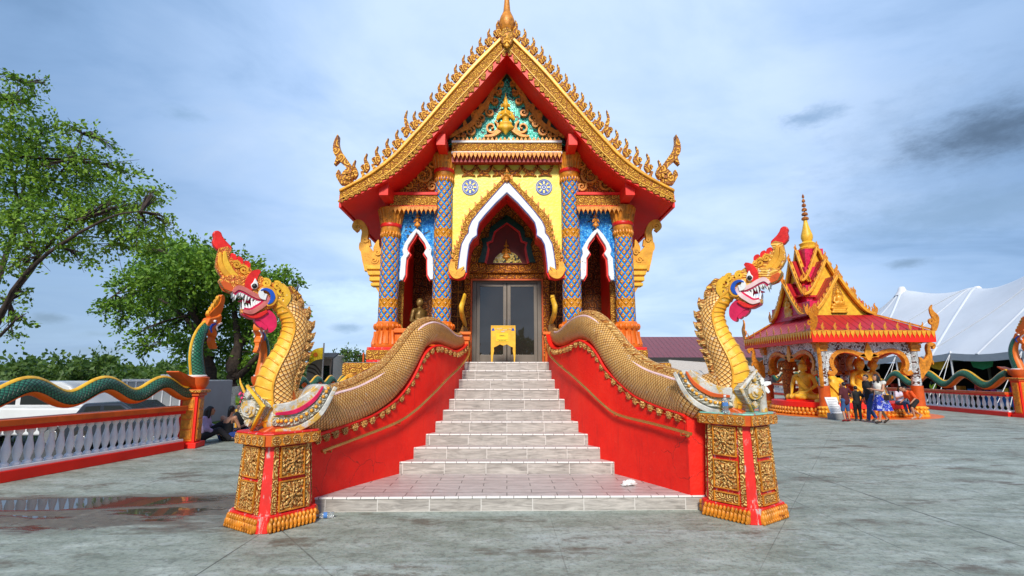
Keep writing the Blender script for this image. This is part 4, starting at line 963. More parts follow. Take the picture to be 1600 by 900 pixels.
# ------------------------------------------------------------------ stair pedestals and the two great serpents
PED = {-1: dict(c=V((-2.60, 6.17, 0)), h=.985, n=2), 1: dict(c=V((2.77, 6.50, 0)), h=1.165, n=3)}
def pedestal(sg):
    d = PED[sg]; c, H = d['c'], d['h']; ang = radians(-35.0 if sg < 0 else 37.5)
    t = thing('pedestal', 'shorter red and gilt pedestal left of the stairs, two panels per face' if sg < 0 else 'taller red and gilt pedestal right of the stairs, three panels per face', 'pedestal', c, None, ang)
    S = .36; a = .075
    def chamf(s, k): return [(-s, -s + k), (-s + k, -s), (s - k, -s), (s, -s + k), (s, s - k), (s - k, s), (-s + k, s), (-s, s - k)]
    UPF = (V((0, 0, 0)), V((1, 0, 0)), V((0, 1, 0)), V((0, 0, 1)))
    def frus(s0, s1, z0, z1, k):
        A, B = chamf(s0, k), chamf(s1, k); m = MB(); m.add([(x, y, z0) for x, y in A] + [(x, y, z1) for x, y in B], [tuple(range(7, -1, -1)), tuple(range(8, 16))] + [(i, (i + 1) % 8, 8 + (i + 1) % 8, 8 + i) for i in range(8)]); return m
    frus(S, S * .99, 0, .165, a).build('base', 'red_worn', t, local=True, bevel=.008)
    s0, s1 = S * .87, S * .76
    frus(s0, s1, .16, H - .12, a).build('body', 'red_worn', t, local=True, bevel=.006)
    frus(S * .93, S * .95, H - .125, H, a).build('cap', 'orange_deep', t, local=True, bevel=.008)
    frus(S * .965, S * .95, H - .002, H + .014, a).build('ledge', 'teal_edge' if sg > 0 else 'red_worn', t, local=True, bevel=.004)
    for k in range(4):
        R = Matrix.Rotation(k * pi / 2, 4, 'Z'); hz = H - .125
        # rows of leaves at the foot
        m = MB(); w_ = S - a
        for i in range(12):
            x = -w_ + 2 * w_ * (i + .5) / 12
            m.ell((x, -S - .004, .06), (.027, .036, .06), 8); m.ell((x + .013, -S - .008, .118), (.020, .026, .034), 7); m.ell((x, -S - .026, .05), (.012, .022, .045), 6); m.ell((x - .008, -S - .03, .022), (.016, .02, .022), 6)
        m.xf(R).build('leaf_base', 'gold_deep', t, smooth=True, local=True)
        # rosettes on the cap
        m = MB(); 
        for i in range(5):
            x = -w_ * .84 + 2 * w_ * .84 * i / 4; y = -S * .94; f = (V((x, y, H - .062)), V((1, 0, 0)), V((0, 0, 1)), V((0, -1, 0)))
            c8 = lambda r, n=12: [(r * cos(2 * pi * q / n), r * sin(2 * pi * q / n)) for q in range(n)]
            m.strip(c8(.048), c8(.037), f, 0, .016, closed=True)
            for q in range(6): m.ell((x + .022 * cos(q * pi / 3), y - .008, H - .062 + .022 * sin(q * pi / 3)), (.010, .010, .010), 6)
            m.ell((x, y - .012, H - .062), .011, 6)
        m.xf(R).build('rosette', 'gold_aged', t, smooth=True, local=True)
        m = MB(); f = (V((0, -S * .945, 0)), V((1, 0, 0)), V((0, 0, 1)), V((0, -1, 0))); m.prism([(-w_ * 1.02, H - .118), (w_ * 1.02, H - .118), (w_ * 1.02, H - .006), (-w_ * 1.02, H - .006)], f, -.002, .005); m.xf(R).build('cap_panel', 'gold_deep', t, local=True)
        # tilted face: panels with a flower, and side strips
        z0, z1 = .165, H - .13; tilt = (s0 - s1) / (H - .28)
        up = V((0, tilt, 1)).normalized(); f = (V((0, -s0, .16)), V((1, 0, 0)), up, V((0, -1, 0)).cross(V((0, 0, 0))) if False else V((1, 0, 0)).cross(up))
        L = z1 - z0; ww = (s0 - a) * .98
        for g in (-1, 1):
            m = MB(); x0, x1 = sorted((g * ww * .74, g * ww * .99)); m.prism([(x0, .01), (x1, .01), (x1 * .93, L), (x0 * .93, L)], f, 0, .016); m.xf(R).build('side_strip', 'gold_panel', t, local=True, bevel=.004)
        rows = [(.02, L * .48), (L * .53, L * .99)] if d['n'] == 2 else [(.015, L * .15), (L * .19, L * .56), (L * .61, L * .99)]
        for i, (q0, q1) in enumerate(rows):
            m = MB(); kx = ww * .66 * (1 - .10 * q0 / L); m.prism([(-kx, q0), (kx, q0), (kx * .97, q1), (-kx * .97, q1)], f, 0, .018); pn = m.xf(R).build('flower_panel', 'gold_panel', t, local=True, bevel=.005)
            m = MB(); e_ = .012
            for A in ([(-kx, q0), (kx, q0), (kx, q0 + e_), (-kx, q0 + e_)], [(-kx, q1 - e_), (kx, q1 - e_), (kx, q1), (-kx, q1)], [(-kx, q0 + e_), (-kx + e_, q0 + e_), (-kx + e_, q1 - e_), (-kx, q1 - e_)], [(kx - e_, q0 + e_), (kx, q0 + e_), (kx, q1 - e_), (kx - e_, q1 - e_)]): m.prism(A, f, .016, .032)
            m.xf(R).build('panel_frame', 'gold_deep', pn, local=True)
            if q1 - q0 > .15:
                m = MB(); o, ea, eb, en = f; cc = o + eb * ((q0 + q1) / 2) + en * .018; rr = (q1 - q0) * .40
                for ring, nn, sz in ((.92, 12, .26), (.58, 9, .24), (.28, 6, .18)):
                    for q in range(nn):
                        an = 2 * pi * q / nn + ring; p_ = cc + (ea * cos(an) + eb * sin(an)) * rr * ring * .85 + en * (.006 + .018 * (1 - ring))
                        rot = Matrix((ea * cos(an) + eb * sin(an), -ea * sin(an) + eb * cos(an), en)).transposed()
                        m.ell(p_, (rr * sz, rr * sz * .55, .014), 7, rot=rot)
                m.ell(cc + en * .03, rr * .16, 8)
                for sx in (-1, 1):
                    for sy in (-1, 1):
                        p_ = cc + ea * sx * kx * .76 + eb * sy * (q1 - q0) * .38; m.ell(p_, (.022, .022, .022), 6); m.ell(p_ - ea * sx * .026 - eb * sy * .004, (.016, .016, .016), 6); m.ell(p_ - eb * sy * .03, (.015, .015, .015), 6)
                m.xf(R).build('flower_boss', 'gold_aged', pn, smooth=True, local=True)
    return t
for sg in (-1, 1): pedestal(sg)

DL = V((-.82, -.572, 0)).normalized(); LATL = V((-DL.y, DL.x, 0))       # facing direction of the left serpent, and sideways
PC = PED[-1]['c']
def pl(px, py):                                            # line of sight meets the left serpent's own vertical plane -> (forward, height above pedestal)
    r = ray(px, py); n = LATL; t = (PC - V((0, 0, EYE))).dot(n) / r.dot(n); p = V((0, 0, EYE)) + r * t
    return ((p - PC).dot(DL), p.z - PED[-1]['h'])
def naga(sg):
    D = V((-sg * DL.x, DL.y, 0)); lat = V((-sg * LATL.x, LATL.y, 0)); base = PED[sg]['c'] + V((-.11 if sg > 0 else 0, 0, PED[sg]['h']))
    K = 1.0 if sg < 0 else 0.985
    t = thing('naga_statue', 'golden serpent with orange crest and open jaws on the left stair wall' if sg < 0 else 'golden serpent with yellow crest and open jaws on the right stair wall', 'serpent statue', base)
    KL = .74
    P3 = lambda u, z, w_=0.0: base + (D * u + V((0, 0, z)) + lat * w_ * KL) * K
    fr = (base, D * 1.0, V((0, 0, 1)), lat * KL)
    T_ = lambda *L: [tuple(K * c for c in pl(x, y)) for x, y in L]
    # trunk on the stair wall
    off = .14
    cpts = [onwall(x, y, off) for x, y, r in BODY[sg]]
    rads = [r * (cpts[i].y * .987) / F * 1.02 for i, (x, y, r) in enumerate(BODY[sg])]
    start = [base + D * -.02 + V((0, 0, .27))]
    pts = start + cpts; rad = [.235] + rads
    sp, sr = smooth2([tuple(p) for p in pts], rad, 8)
    tx = MB(); lats = []
    tx.tube([V(p) for p in sp], sr, 28, flat=.80); trunk = tx.build('trunk', 'scales_gold', t, smooth=True)
    # crest ridge of little bosses and pale stripe on top
    rg = MB(); st = MB(); acc = 0; prev = None; SP = [V(p) for p in sp]; rp = []; sp2 = []
    for i, p in enumerate(SP):
        tn = (SP[min(i + 1, len(SP) - 1)] - SP[max(i - 1, 0)]).normalized(); l = tn.cross(V((0, 0, 1))).normalized(); up = l.cross(tn)
        if up.z < 0: up = -up
        sidei = V((-sg, 0, 0)); sidei = (sidei - tn * sidei.dot(tn)).normalized()
        rp.append(p + up * sr[i] * 1.02); sp2.append(p + (up * .86 + sidei * .42) * sr[i] * 1.0)
    kk = 12
    rg.tube(rp[kk:], [.055 * min(1, q / .2) + .012 for q in sr[kk:]], 10)
    for i in range(kk, len(rp) - 1):
        seg = (rp[i] - rp[i - 1]).length; acc += seg
        if acc > .085:
            acc = 0; d_ = V((-sg * .72, -.25, .65)); rg.ell(rp[i] + d_ * .04 * min(1, sr[i] / .2), .034 * min(1, sr[i] / .16), 7)
    rg.build('back_ridge', 'gold_aged', trunk, smooth=True)
    st.tube(sp2[kk:-14], .020, 8); st.build('side_stripe', 'pink', trunk, smooth=True)
    tl = [onwall(x, y, off * (1 - .4 * i / 5)) for i, (x, y, r) in enumerate(TAIL[sg])]; tr_ = [r * tl[i].y / F for i, (x, y, r) in enumerate(TAIL[sg])]
    tp, tr2 = smooth2([tuple(p) for p in tl], tr_, 4); m = MB(); m.tube([V(p) for p in tp], tr2, 10, flat=.6); m.build('tail_tip', 'gold_bright', t, smooth=True)
    # neck
    NK = [(440, 655, 29), (431, 635, 30), (428.5, 612, 30), (432, 592, 28.5), (440, 573, 26.5), (450.5, 553, 24.5), (458, 532, 22.5), (462, 511, 21), (458, 494, 20), (448, 480, 19), (437, 469, 18), (424, 461, 16.5)]
    ppm = 1 / 143.0
    nk = [(*(K * c for c in pl(x, y)), r * ppm * K) for x, y, r in NK]
    s_, r_ = smooth2([(q[0], q[1]) for q in nk], [q[2] for q in nk], 5)
    npts = [P3(q[0] / K, q[1] / K) for q in s_]
    m = MB(); m.tube(npts, r_, 30, lat=lat, flat=.80); neck = m.build('neck', 'scales_neck', t, smooth=True)
    # which way is the belly: towards D at the foot
    m = MB(); tgt = D
    tn = (npts[8] - npts[0]).normalized(); nn = lat.cross(tn).normalized(); s90 = pi / 2 if nn.dot(tgt) > 0 else -pi / 2
    half_ = .98; s90 += -.34 if s90 > 0 else .34
    for i in range(0, len(npts)):
        pass
    m.tube(npts, [q * (1.02 + .0) for q in r_], 16, lat=lat, flat=.84, a0=s90 - half_, a1=s90 + half_, cap=False)
    belly = m.build('belly', 'gold_bright', t, smooth=True)
    # belly ridges
    m = MB(); acc = 0
    for i in range(1, len(npts) - 6):
        acc += (npts[i] - npts[i - 1]).length
        if acc > .075:
            acc = 0; tn = (npts[i + 1] - npts[i - 1]).normalized(); nn = lat.cross(tn).normalized(); L_ = (lat - tn * lat.dot(tn)).normalized(); nn2 = L_.cross(tn)
            ar = [npts[i] + (L_ * cos(a) * .84 + nn2 * sin(a)) * r_[i] * 1.03 + tn * (-.05 * abs(a - s90) ** 1.5) for a in [s90 - half_ + 2 * half_ * j / 12 for j in range(13)]]
            m.tube(ar, [.004] + [.012] * 11 + [.004], 6)
    m.build('belly_ridges', 'gold', belly, smooth=True)
    m = MB()
    for sd in (-1, 1):
        e = []
        for i in range(len(npts)):
            tn = (npts[min(i + 1, len(npts) - 1)] - npts[max(i - 1, 0)]).normalized(); nn2 = (lat - tn * lat.dot(tn)).normalized().cross(tn); a = s90 + sd * half_
            e.append(npts[i] + (lat * cos(a) * .82 + nn2 * sin(a)) * r_[i] * 1.03)
        m.tube(e, .014, 6)
    m.build('belly_edge', 'gold', belly, smooth=True)
    # dorsal flames
    m = MB(); acc = 0; cnt = 0
    for i in range(6, len(npts) - 4):
        acc += (npts[i] - npts[i - 1]).length
        if acc > .085:
            acc = 0; tn = (npts[i + 1] - npts[i - 1]).normalized(); nn = lat.cross(tn).normalized(); dd = nn * (-1 if nn.dot(tgt) > 0 and i < 40 else -1) if s90 > 0 else nn
            dd = -nn if s90 > 0 else nn
            o = npts[i] + dd * r_[i] * .90; f = (o, dd, tn * -1, lat); sz = .125 * K * (.75 + .35 * sin(pi * i / len(npts)))
            m.prism([(-.03, sz * .75), (sz * .30, sz * .55), (sz * .62, sz * .05), (sz * .70, -sz * .62), (sz * .42, -sz * .42), (sz * .18, -sz * .55), (-.03, -sz * .7)], f, -.03, .03)
            m.prism([(-.05, sz * .45), (sz * .20, sz * .30), (sz * .42, -sz * .15), (sz * .12, -sz * .35), (-.05, -sz * .45)], f, -.07, .07)
    m.build('dorsal_crest', 'gold_aged', neck, bevel=.012)
    # collar: winged bands sweeping back from a carved chest plate
    CL = lambda L, w_, h0, h1, nm, mt, par, bv=.014: [MB().stroke(T_(*L), w_, fr, h0 * q, h1 * q).build(nm, mt, par, bevel=bv) for q in (1, -1)]
    m = MB(); sd_ = [(418, 634), (412, 668), (440, 678), (475, 668), (500, 645), (517, 605), (505, 600), (487, 600), (462, 622), (440, 630)]
    m.prism(T_(*sd_), fr, -.25, .25); collar = m.build('collar', 'silver_worn', t, bevel=.06, seg=3)
    CL([(421, 640), (452, 634), (480, 618), (492, 602)], [.13, .13, .13, .05], .22, .285, 'collar_band', 'white_worn' if False else 'silver_worn', collar)
    CL([(424, 645), (455, 641), (482, 624), (497, 603)], [.03, .05, .05, .02], .25, .30, 'collar_stripe', 'crimson' if sg < 0 else 'orange_deep', collar, .006)
    CL([(420, 657), (455, 655), (488, 634), (508, 602)], [.09, .10, .10, .04], .24, .29, 'collar_scrolls', 'grey_gold', collar)
    CL([(424, 672), (460, 667), (493, 645), (517, 604)], [.05, .07, .07, .05], .24, .28, 'collar_band', 'silver_worn', collar)
    pp, _ = smooth2(T_((428, 656), (456, 653), (486, 634), (505, 606)), 1, 4)
    for q in (1, -1):
        m = MB(); 
        for i, c in enumerate(pp): m.ell(base + D * c[0] + V((0, 0, c[1])) + lat * .29 * KL * q, (.022, .022, .022), 7)
        m.build('collar_bosses', 'gold', collar, smooth=True)
    # chest plate: a carved diamond folded round the breast, one half on each side of a keel
    def plw(px, py, w_):                                    # as pl(), on the plane shifted sideways by w_
        r = ray(px, py); o = PC + LATL * w_ - V((0, 0, EYE)); t_ = o.dot(LATL) / r.dot(LATL); p = V((0, 0, EYE)) + r * t_; return ((p - PC).dot(DL), p.z - PED[-1]['h'])
    P2 = lambda q, w_: base + (D * q[0] + V((0, 0, q[1])) + lat * w_) * K
    qt, qb, qk, qr = plw(393, 603, 0), plw(399, 673, 0), plw(379, 643, 0), plw(418, 635, .235)
    qr = (max(qr[0], qk[0] - .34), qr[1])
    plate = None
    for q in (1, -1):
        F4 = [p + D * .05 for p in (P2(qt, 0), P2(qr, .25 * q), P2(qb, 0), P2(qk, 0))]; B4 = [p - D * .10 - lat * .02 * q for p in F4]
        m = MB(); m.add(F4 + B4, [(0, 1, 2, 3), (7, 6, 5, 4), (0, 4, 5, 1), (1, 5, 6, 2), (2, 6, 7, 3), (3, 7, 4, 0)]); o = m.build('chest_plate', 'grey_gold', t, bevel=.012); plate = o
        m = MB(); m.tube([F4[0] - D * .01, F4[1], F4[2] - D * .01], [.020, .030, .020], 8); m.build('plate_rim', 'gold_bright' if sg < 0 else 'silver_worn', o, smooth=True)
        nrm = (F4[1] - F4[3]).cross(F4[0] - F4[2]).normalized(); nrm = nrm if nrm.dot(D) > 0 else -nrm; cc = (F4[0] + F4[1] + F4[2] + F4[3]) / 4 + nrm * .012
        e1 = (V((0, 0, 1)) - nrm * nrm.z).normalized(); e2 = nrm.cross(e1); m = MB()
        for rr, hh in ((.095, .010), (.064, .024), (.032, .045)): m.prism([(rr * cos(2 * pi * k / 18), rr * sin(2 * pi * k / 18)) for k in range(18)], (cc, e1, e2, nrm), -.03, hh)
        for du, dv in ((.15, .01), (-.15, .0)):
            c2 = cc + e1 * du + e2 * dv; m.prism([(.045, 0), (0, .032), (-.045, 0), (0, -.032)], (c2, e1, e2, nrm), -.03, .018)
        m.build('plate_medallion', 'silver_worn', o, bevel=.006)
    m = MB(); m.prism(T_((404, 672), (400, 679), (455, 680), (450, 668), (425, 660)), fr, -.26, .26); m.build('plate_foot', 'orange_deep', t, bevel=.03)
    # ---------------- head
    hd = MB(); HM = 'naga_gold' if sg > 0 else 'naga_orange'
    HU = [(443, 447), (428, 445), (413, 437), (401, 428), (393, 430), (375, 432), (362, 430), (350, 432), (342, 437), (347, 446), (353, 453), (361, 458), (370, 451), (380, 454), (392, 461), (403, 465), (412, 464), (416, 470), (411, 478), (405, 485), (415, 486), (425, 481), (436, 478), (446, 470), (450, 458)]
    hd.prism(T_(*HU), fr, -.115, .115); head = hd.build('head', HM, t, bevel=.055, seg=4)
    m = MB(); c = T_((430, 461))[0]; m.ell(P3(c[0] / K, c[1] / K), (.15 * K, .105 * K, .145 * K), 18, rot=Matrix((D, lat, V((0, 0, 1)))).transposed()); m.build('nape', 'gold_fine', head, smooth=True)
    # lower jaw
    m = MB(); m.prism(T_((417, 468), (410, 473), (401, 481), (390, 487), (380, 486), (376, 482), (376, 490), (384, 494), (394, 495), (405, 490), (418, 484), (425, 476)), fr, -.095, .095); jaw = m.build('lower_jaw', HM, head, bevel=.03, seg=3)
    CL([(362, 458), (370, 451.5), (380, 454), (392, 461), (404, 466), (412, 465), (415, 470), (410, 477), (400, 484), (390, 489), (378, 487)], [.03, .05, .05, .05, .05, .05, .055, .05, .05, .05, .03], .09, .145, 'lip', 'pink' if sg > 0 else 'lip', head, .012)
    CL([(364, 461), (371, 455.5), (380, 458), (391, 464), (402, 469), (409, 468), (410, 471), (406, 475), (398, 480), (389, 485), (379, 484)], .035, .075, .125, 'gum', 'crimson', head, .008)
    m = MB(); m.prism(T_((372, 455), (392, 463), (410, 467), (412, 471), (404, 478), (392, 483), (398, 475), (402, 471), (390, 467)), fr, -.06, .06); m.build('mouth_lining', 'red_dark', head)
    m = MB()
    for L, dr, n_ in (([(366, 458), (372, 456), (380, 459), (391, 465), (402, 469.5)], 1, 12), ([(379, 484), (389, 483), (398, 478), (405, 473.5)], -1, 9)):
        pp, _ = smooth2(T_(*L), 1, 5); 
        for q in (1, -1):
            for i in range(n_):
                f = i / (n_ - 1) * (len(pp) - 1); a = pp[int(f)]; big = 1.9 if (i in (2, 7) if dr > 0 else i in (0, 4)) else 1.0
                o = base + D * a[0] + V((0, 0, a[1])) + lat * .075 * q; m.tube([o, o + V((0, 0, -dr * .028 * big)) + D * .01, o + V((0, 0, -dr * .054 * big)) + D * .018], [.017, .012, .002], 6)
        if dr > 0:
            for q in (-.05, 0, .05):
                a = pp[0]; o = base + D * (a[0] + .01) + V((0, 0, a[1])) + lat * q; m.tube([o, o + V((0, 0, -.05))], [.022, .003], 6)
    m.build('teeth', 'white', head, smooth=True)
    CL([(413, 466), (407, 464), (405, 458), (408, 452)], [.07, .07, .05, .01], .125, .165, 'tusk', 'white', head, .012)
    m = MB(); pp = T_((404, 472), (392, 471), (381, 470), (372, 471)); m.tube([base + D * c[0] + V((0, 0, c[1])) for c in pp], [.035, .03, .02, .006], 8, lat=lat, flat=1.6); m.build('tongue', 'crimson', head, smooth=True)
    # beard under the jaw
    m = MB(); m.stroke(T_((378, 489), (390, 493), (402, 492), (413, 494), (420, 501), (423, 511), (420, 520)), [.04, .07, .12, .16, .15, .10, .02], fr, -.085, .085); m.stroke(T_((408, 492), (404, 502), (407, 512)), [.14, .10, .01], fr, -.07, .07); m.stroke(T_((416, 498), (413, 508), (414, 516)), [.14, .10, .01], fr, -.075, .075)
    m.build('beard', 'crimson', jaw, bevel=.025, seg=3)
    CL([(379, 490), (392, 495), (404, 493), (416, 487)], [.02, .05, .06, .03], .09, .12, 'jaw_rim', 'scarlet', jaw, .01)
    # crest in overlapping flames
    m = MB(); m.prism(T_((401, 429), (393, 424), (390, 418), (383, 420), (381, 412), (374, 414), (371, 406), (365, 410), (361, 402), (358, 406), (358, 398), (362, 391), (354, 386), (341, 389), (339, 397), (337, 406), (336, 417), (341, 427), (348, 436), (362, 447), (378, 449), (392, 447)), fr, -.075, .075); crest = m.build('crest', HM, head, bevel=.035, seg=3)
    m = MB(); m.prism(T_((362, 392), (361, 386), (355, 380), (351, 376), (347, 370), (345, 364), (340, 361), (334, 362), (331, 366), (333, 371), (331, 378), (332, 384), (338, 391), (348, 393), (357, 396)), fr, -.07, .07); m.build('crest_tip', 'scarlet', crest, bevel=.03, seg=3)
    CL([(350, 394), (351, 408), (356, 420), (366, 432), (382, 442)], [.03, .06, .07, .06, .02], .07, .10, 'crest_groove', 'gold_bright' if sg < 0 else 'gold', crest, .012)
    CL([(343, 396), (343, 412), (349, 425), (360, 437), (376, 446)], [.03, .05, .06, .05, .02], .07, .105, 'crest_groove', 'gold', crest, .012)
    m = MB()
    for q in (1, -1):
        for px, py, r in ((379, 423, .055), (387, 434, .058), (368, 415, .046)):
            m.stroke(spiral(T_((px, py))[0], r, .5, 1.5, 1), [.022] * 19, fr, .07 * q, .10 * q, n=1)
    m.build('crest_curls', 'gold', crest, bevel=.01)
    m = MB()
    for a, b_, c_ in (((372, 416), (374, 407), (371, 402)), ((383, 423), (385, 413), (381, 409)), ((363, 408), (363, 401), (360, 397))): m.stroke(T_(a, b_, c_), [.09, .07, .01], fr, -.06, .06)
    m.build('crest_flames', 'scarlet', crest, bevel=.015)
    m = MB(); m.stroke(T_((342, 437), (352, 441), (364, 444), (376, 446)), [.02, .13, .15, .10], fr, -.12, .12); m.build('snout', HM, head, bevel=.03, seg=3)
    CL([(345, 441), (354, 449), (362, 456)], [.03, .09, .03], .10, .128, 'snout_edge', 'orange_deep', head, .012)
    # eye, brow, ear
    CL([(404, 425), (396, 430), (390, 440), (387, 449), (391, 455)], [.03, .09, .11, .08, .02], .10, .135, 'brow', 'scarlet', head, .015)
    for q in (1, -1):
        m = MB(); m.prism(T_((396, 436), (400, 443), (401, 450), (397, 454), (391, 453), (389, 447), (393, 443)), fr, .12 * q, .155 * q); eye = m.build('eye', 'white', head, bevel=.012)
        m = MB(); c = T_((395, 449))[0]; m.ell(P3(c[0] / K, c[1] / K, .152 * q), (.030, .030, .030), 10); m.build('pupil', 'black', eye, smooth=True)
    CL([(401, 456), (412, 452), (422, 456), (426, 466), (422, 475), (414, 479)], [.02, .06, .07, .07, .06, .02], .11, .16, 'ear', 'gold', head, .012)
    CL([(404, 456), (412, 454), (420, 458), (423, 466), (420, 473), (415, 477)], [.01, .03, .045, .05, .04, .01], .14, .175, 'ear_inlay', 'blue', head, .006)
    m = MB()
    for q in (1, -1):
        for px, py, r in ((436, 456, .075), (440, 470, .06), (430, 448, .05), (413, 444, .05)): m.stroke(spiral(T_((px, py))[0], r, 1, 1.5, 1), [.026] * 19, fr, .09 * q, .15 * q, n=1)
        m.stroke(T_((432, 447), (443, 455), (446, 468), (440, 482)), [.03, .07, .07, .03], fr, .08 * q, .155 * q)
    m.build('cheek_scrolls', 'gold_bright', head, bevel=.010)
    m = MB()
    for px, py in ((452, 452), (460, 460)): m.prism(T_((px - 8, py - 3), (px + 4, py - 5), (px + 12, py + 3), (px + 2, py + 10)), fr, -.05, .05)
    m.build('nape_flames', 'gold_fine', head, bevel=.015)
    return t
for sg in (-1, 1): naga(sg)

# ------------------------------------------------------------------ balustrades with small green serpents
BAL = [(.045, 0), (.062, .0), (.062, .035), (.040, .05), (.036, .07), (.055, .14), (.066, .20), (.060, .27), (.040, .36), (.030, .44), (.036, .47), (.050, .485), (.060, .50), (.060, .54), (.045, .54)]
def balustrade(label, A, B, n, group=None, zb=0.0):
    A, B = V(A), V(B); d = (B - A); L = d.length; dn = d.normalized(); rz = atan2(dn.y, dn.x)
    t = thing('balustrade', label, 'balustrade', (A.x, A.y, zb)); mid = (A + B) / 2
    m = MB(); m.box((mid.x, mid.y, zb + .085), (L, .34, .17), rz); m.build('plinth', 'red', t, bevel=.01)
    m = MB(); m.box((mid.x, mid.y, zb + .195), (L, .26, .05), rz); m.build('lower_rail', 'white', t, bevel=.008)
    m = MB(); m.box((mid.x, mid.y, zb + .80), (L, .26, .07), rz); m.build('red_rail', 'red', t, bevel=.008)
    m = MB(); m.box((mid.x, mid.y, zb + .885), (L, .36, .10), rz); m.build('hand_rail', 'orange_deep', t, bevel=.012)
    m = MB(); m.lathe(BAL, (0, 0, 0), 14); first = None
    for i in range(n):
        p = A + d * ((i + .5) / n)
        if first is None: first = o = m.build('baluster', 'baluster', t, local=True, smooth=True)
        else: o = first.copy(); COL.objects.link(o); o.parent = t
        o.location = (p.x - A.x, p.y - A.y, .222)
    return t
def post(label, c, rz, h=1.06):
    t = thing('fence_post', label, 'post', (c[0], c[1], 0), None, rz)
    m = MB(); m.box((0, 0, .06), (.50, .50, .12)); m.build('base', 'red', t, local=True, bevel=.01)
    m = MB(); m.box((0, 0, .12 + (h - .26) / 2), (.36, .36, h - .26)); m.build('shaft', 'red', t, local=True, bevel=.008)
    for k in range(4):
        m = MB(); m.b2((-.13, -.198, .15), (.13, -.178, h - .17)); 
        m.xf(Matrix.Rotation(k * pi / 2, 4, 'Z')).build('panel', 'orange', t, local=True, bevel=.006)
        m = MB()
        for j in range(4): z = .19 + j * (h - .38) / 4; m.b2((-.11, -.212, z), (.11, -.194, z + (h - .38) / 4 - .025))
        m.xf(Matrix.Rotation(k * pi / 2, 4, 'Z')).build('carved_panel', 'gold_deep', t, local=True, bevel=.012)
    m = MB(); m.box((0, 0, h - .11), (.44, .44, .07)); m.box((0, 0, h - .035), (.53, .53, .085)); m.build('capital', 'gold_dark' if False else 'orange_deep', t, local=True, bevel=.02)
    m = MB(); m.box((0, 0, h - .035), (.545, .545, .05)); m.build('capital_band', 'gold_fine', t, local=True, bevel=.01)
    return t
def green_naga(label, pts, facing, foot, wl, zb=1.0, amp=.13, rise=.23, r=.13, ph=0.0, group=None, hb=1.26, S=1.17):
    """pts: run of the wave (start, end); foot: where the neck rises; facing: unit vector"""
    A, B = V(pts[0]), V(pts[1]); d = B - A; L = d.length; dn = d.normalized(); t = thing('green_naga', label, 'serpent statue', (foot[0], foot[1], hb), group)
    N = int(L / .06); up = V((0, 0, 1)); latv = V((-dn.y, dn.x, 0)); P = []
    for i in range(N + 1):
        s = L * i / N; k = min(1, (L - s) / .45); P.append(A + dn * s + up * (zb + rise - .06 + amp * cos(2 * pi * (s - ph) / wl)))
    m = MB(); m.tube(P, r, 20, lat=latv, flat=.95); m.build('wavy_body', 'scales_green', t, smooth=True)
    m = MB(); m.tube(P, r * 1.0, 12, lat=latv, flat=1.04, a0=-pi / 2 - .95 if latv.cross(dn).z > 0 else pi / 2 - .95, a1=-pi / 2 + .95 if latv.cross(dn).z > 0 else pi / 2 + .95, grow=1.045, cap=False); m.build('underside', 'orange', t, smooth=True)
    m = MB(); Q = []
    for i, p in enumerate(P):
        tn = (P[min(i + 1, N)] - P[max(0, i - 1)]).normalized(); u = tn.cross(latv); u = u if u.z > 0 else -u; Q.append(p + u * r * .99)
        if i % 2 == 0: m.tube([p + u * r * .95, p + u * r * 1.30 + tn * .01], [.028, .003], 6)
    m.tube(Q, .040, 8); m.build('spine_ridge', 'gold_bright', t, smooth=True)
    f = V(facing); lt = V((-f.y, f.x, 0)); base = V((foot[0], foot[1], hb)); p3 = lambda u, z, w_=0: base + (f * u + V((0, 0, z)) + lt * w_) * S; fS = (base, f * S, V((0, 0, S)), lt * S)
    m = MB(); m.lathe([(.0, .0), (.15 * S, .0), (.19 * S, .07), (.225 * S, .16), (.235 * S, .25 * S), (.19 * S, .262 * S)], base, 24); m.stroke([(-.62, .36), (-.42, .26), (-.22, .17), (-.05, .10)], [.02, .09, .15, .18], fS, -.13, .13); m.build('neck_socket', 'orange_deep', t, smooth=True)
    NP = [(.04, .20), (-.02, .42), (-.08, .66), (-.08, .90), (-.01, 1.10), (.10, 1.24), (.20, 1.30)]; s_, r_ = smooth2(NP, [.17 * S, .16 * S, .15 * S, .135 * S, .12 * S, .105 * S, .10 * S], 5); np_ = [p3(*q) for q in s_]
    m = MB(); m.tube(np_, r_, 18, lat=lt, flat=.85); m.build('neck', 'scales_green', t, smooth=True)
    m = MB(); tn = V((0, 0, 1)); s90 = pi / 2 if lt.cross(tn).dot(f) > 0 else -pi / 2; m.tube(np_, r_, 12, lat=lt, flat=.87, a0=s90 - .95, a1=s90 + .95, grow=1.03, cap=False); m.build('belly', 'orange', t, smooth=True)
    m = MB(); bk = [];
    for i in range(len(np_)):
        tn = (np_[min(i + 1, len(np_) - 1)] - np_[max(0, i - 1)]).normalized(); u = lt.cross(tn); u = -u if u.dot(f) > 0 and i < 20 else u; u = u if s90 < 0 else u; bk.append(np_[i] + (-lt.cross(tn) if s90 > 0 else lt.cross(tn)) * r_[i])
    m.tube(bk, .03, 6)
    m.build('back_ridge', 'gold_bright', t, smooth=True)
    m = MB(); m.lathe([(.185 * S, .0), (.19 * S, .03), (.17 * S, .045)], base + V((0, 0, .26 * S)), 18); m.build('white_collar', 'white', t, smooth=True)
    fr = fS; hd = MB()
    hd.prism([(.10, 1.16), (.06, 1.32), (.13, 1.44), (.22, 1.46), (.36, 1.50), (.46, 1.56), (.49, 1.48), (.47, 1.38), (.36, 1.30), (.30, 1.24), (.36, 1.19), (.40, 1.10), (.34, 1.05), (.24, 1.12)], fr, -.085, .085); head = hd.build('head', 'orange', t, bevel=.03, seg=3)
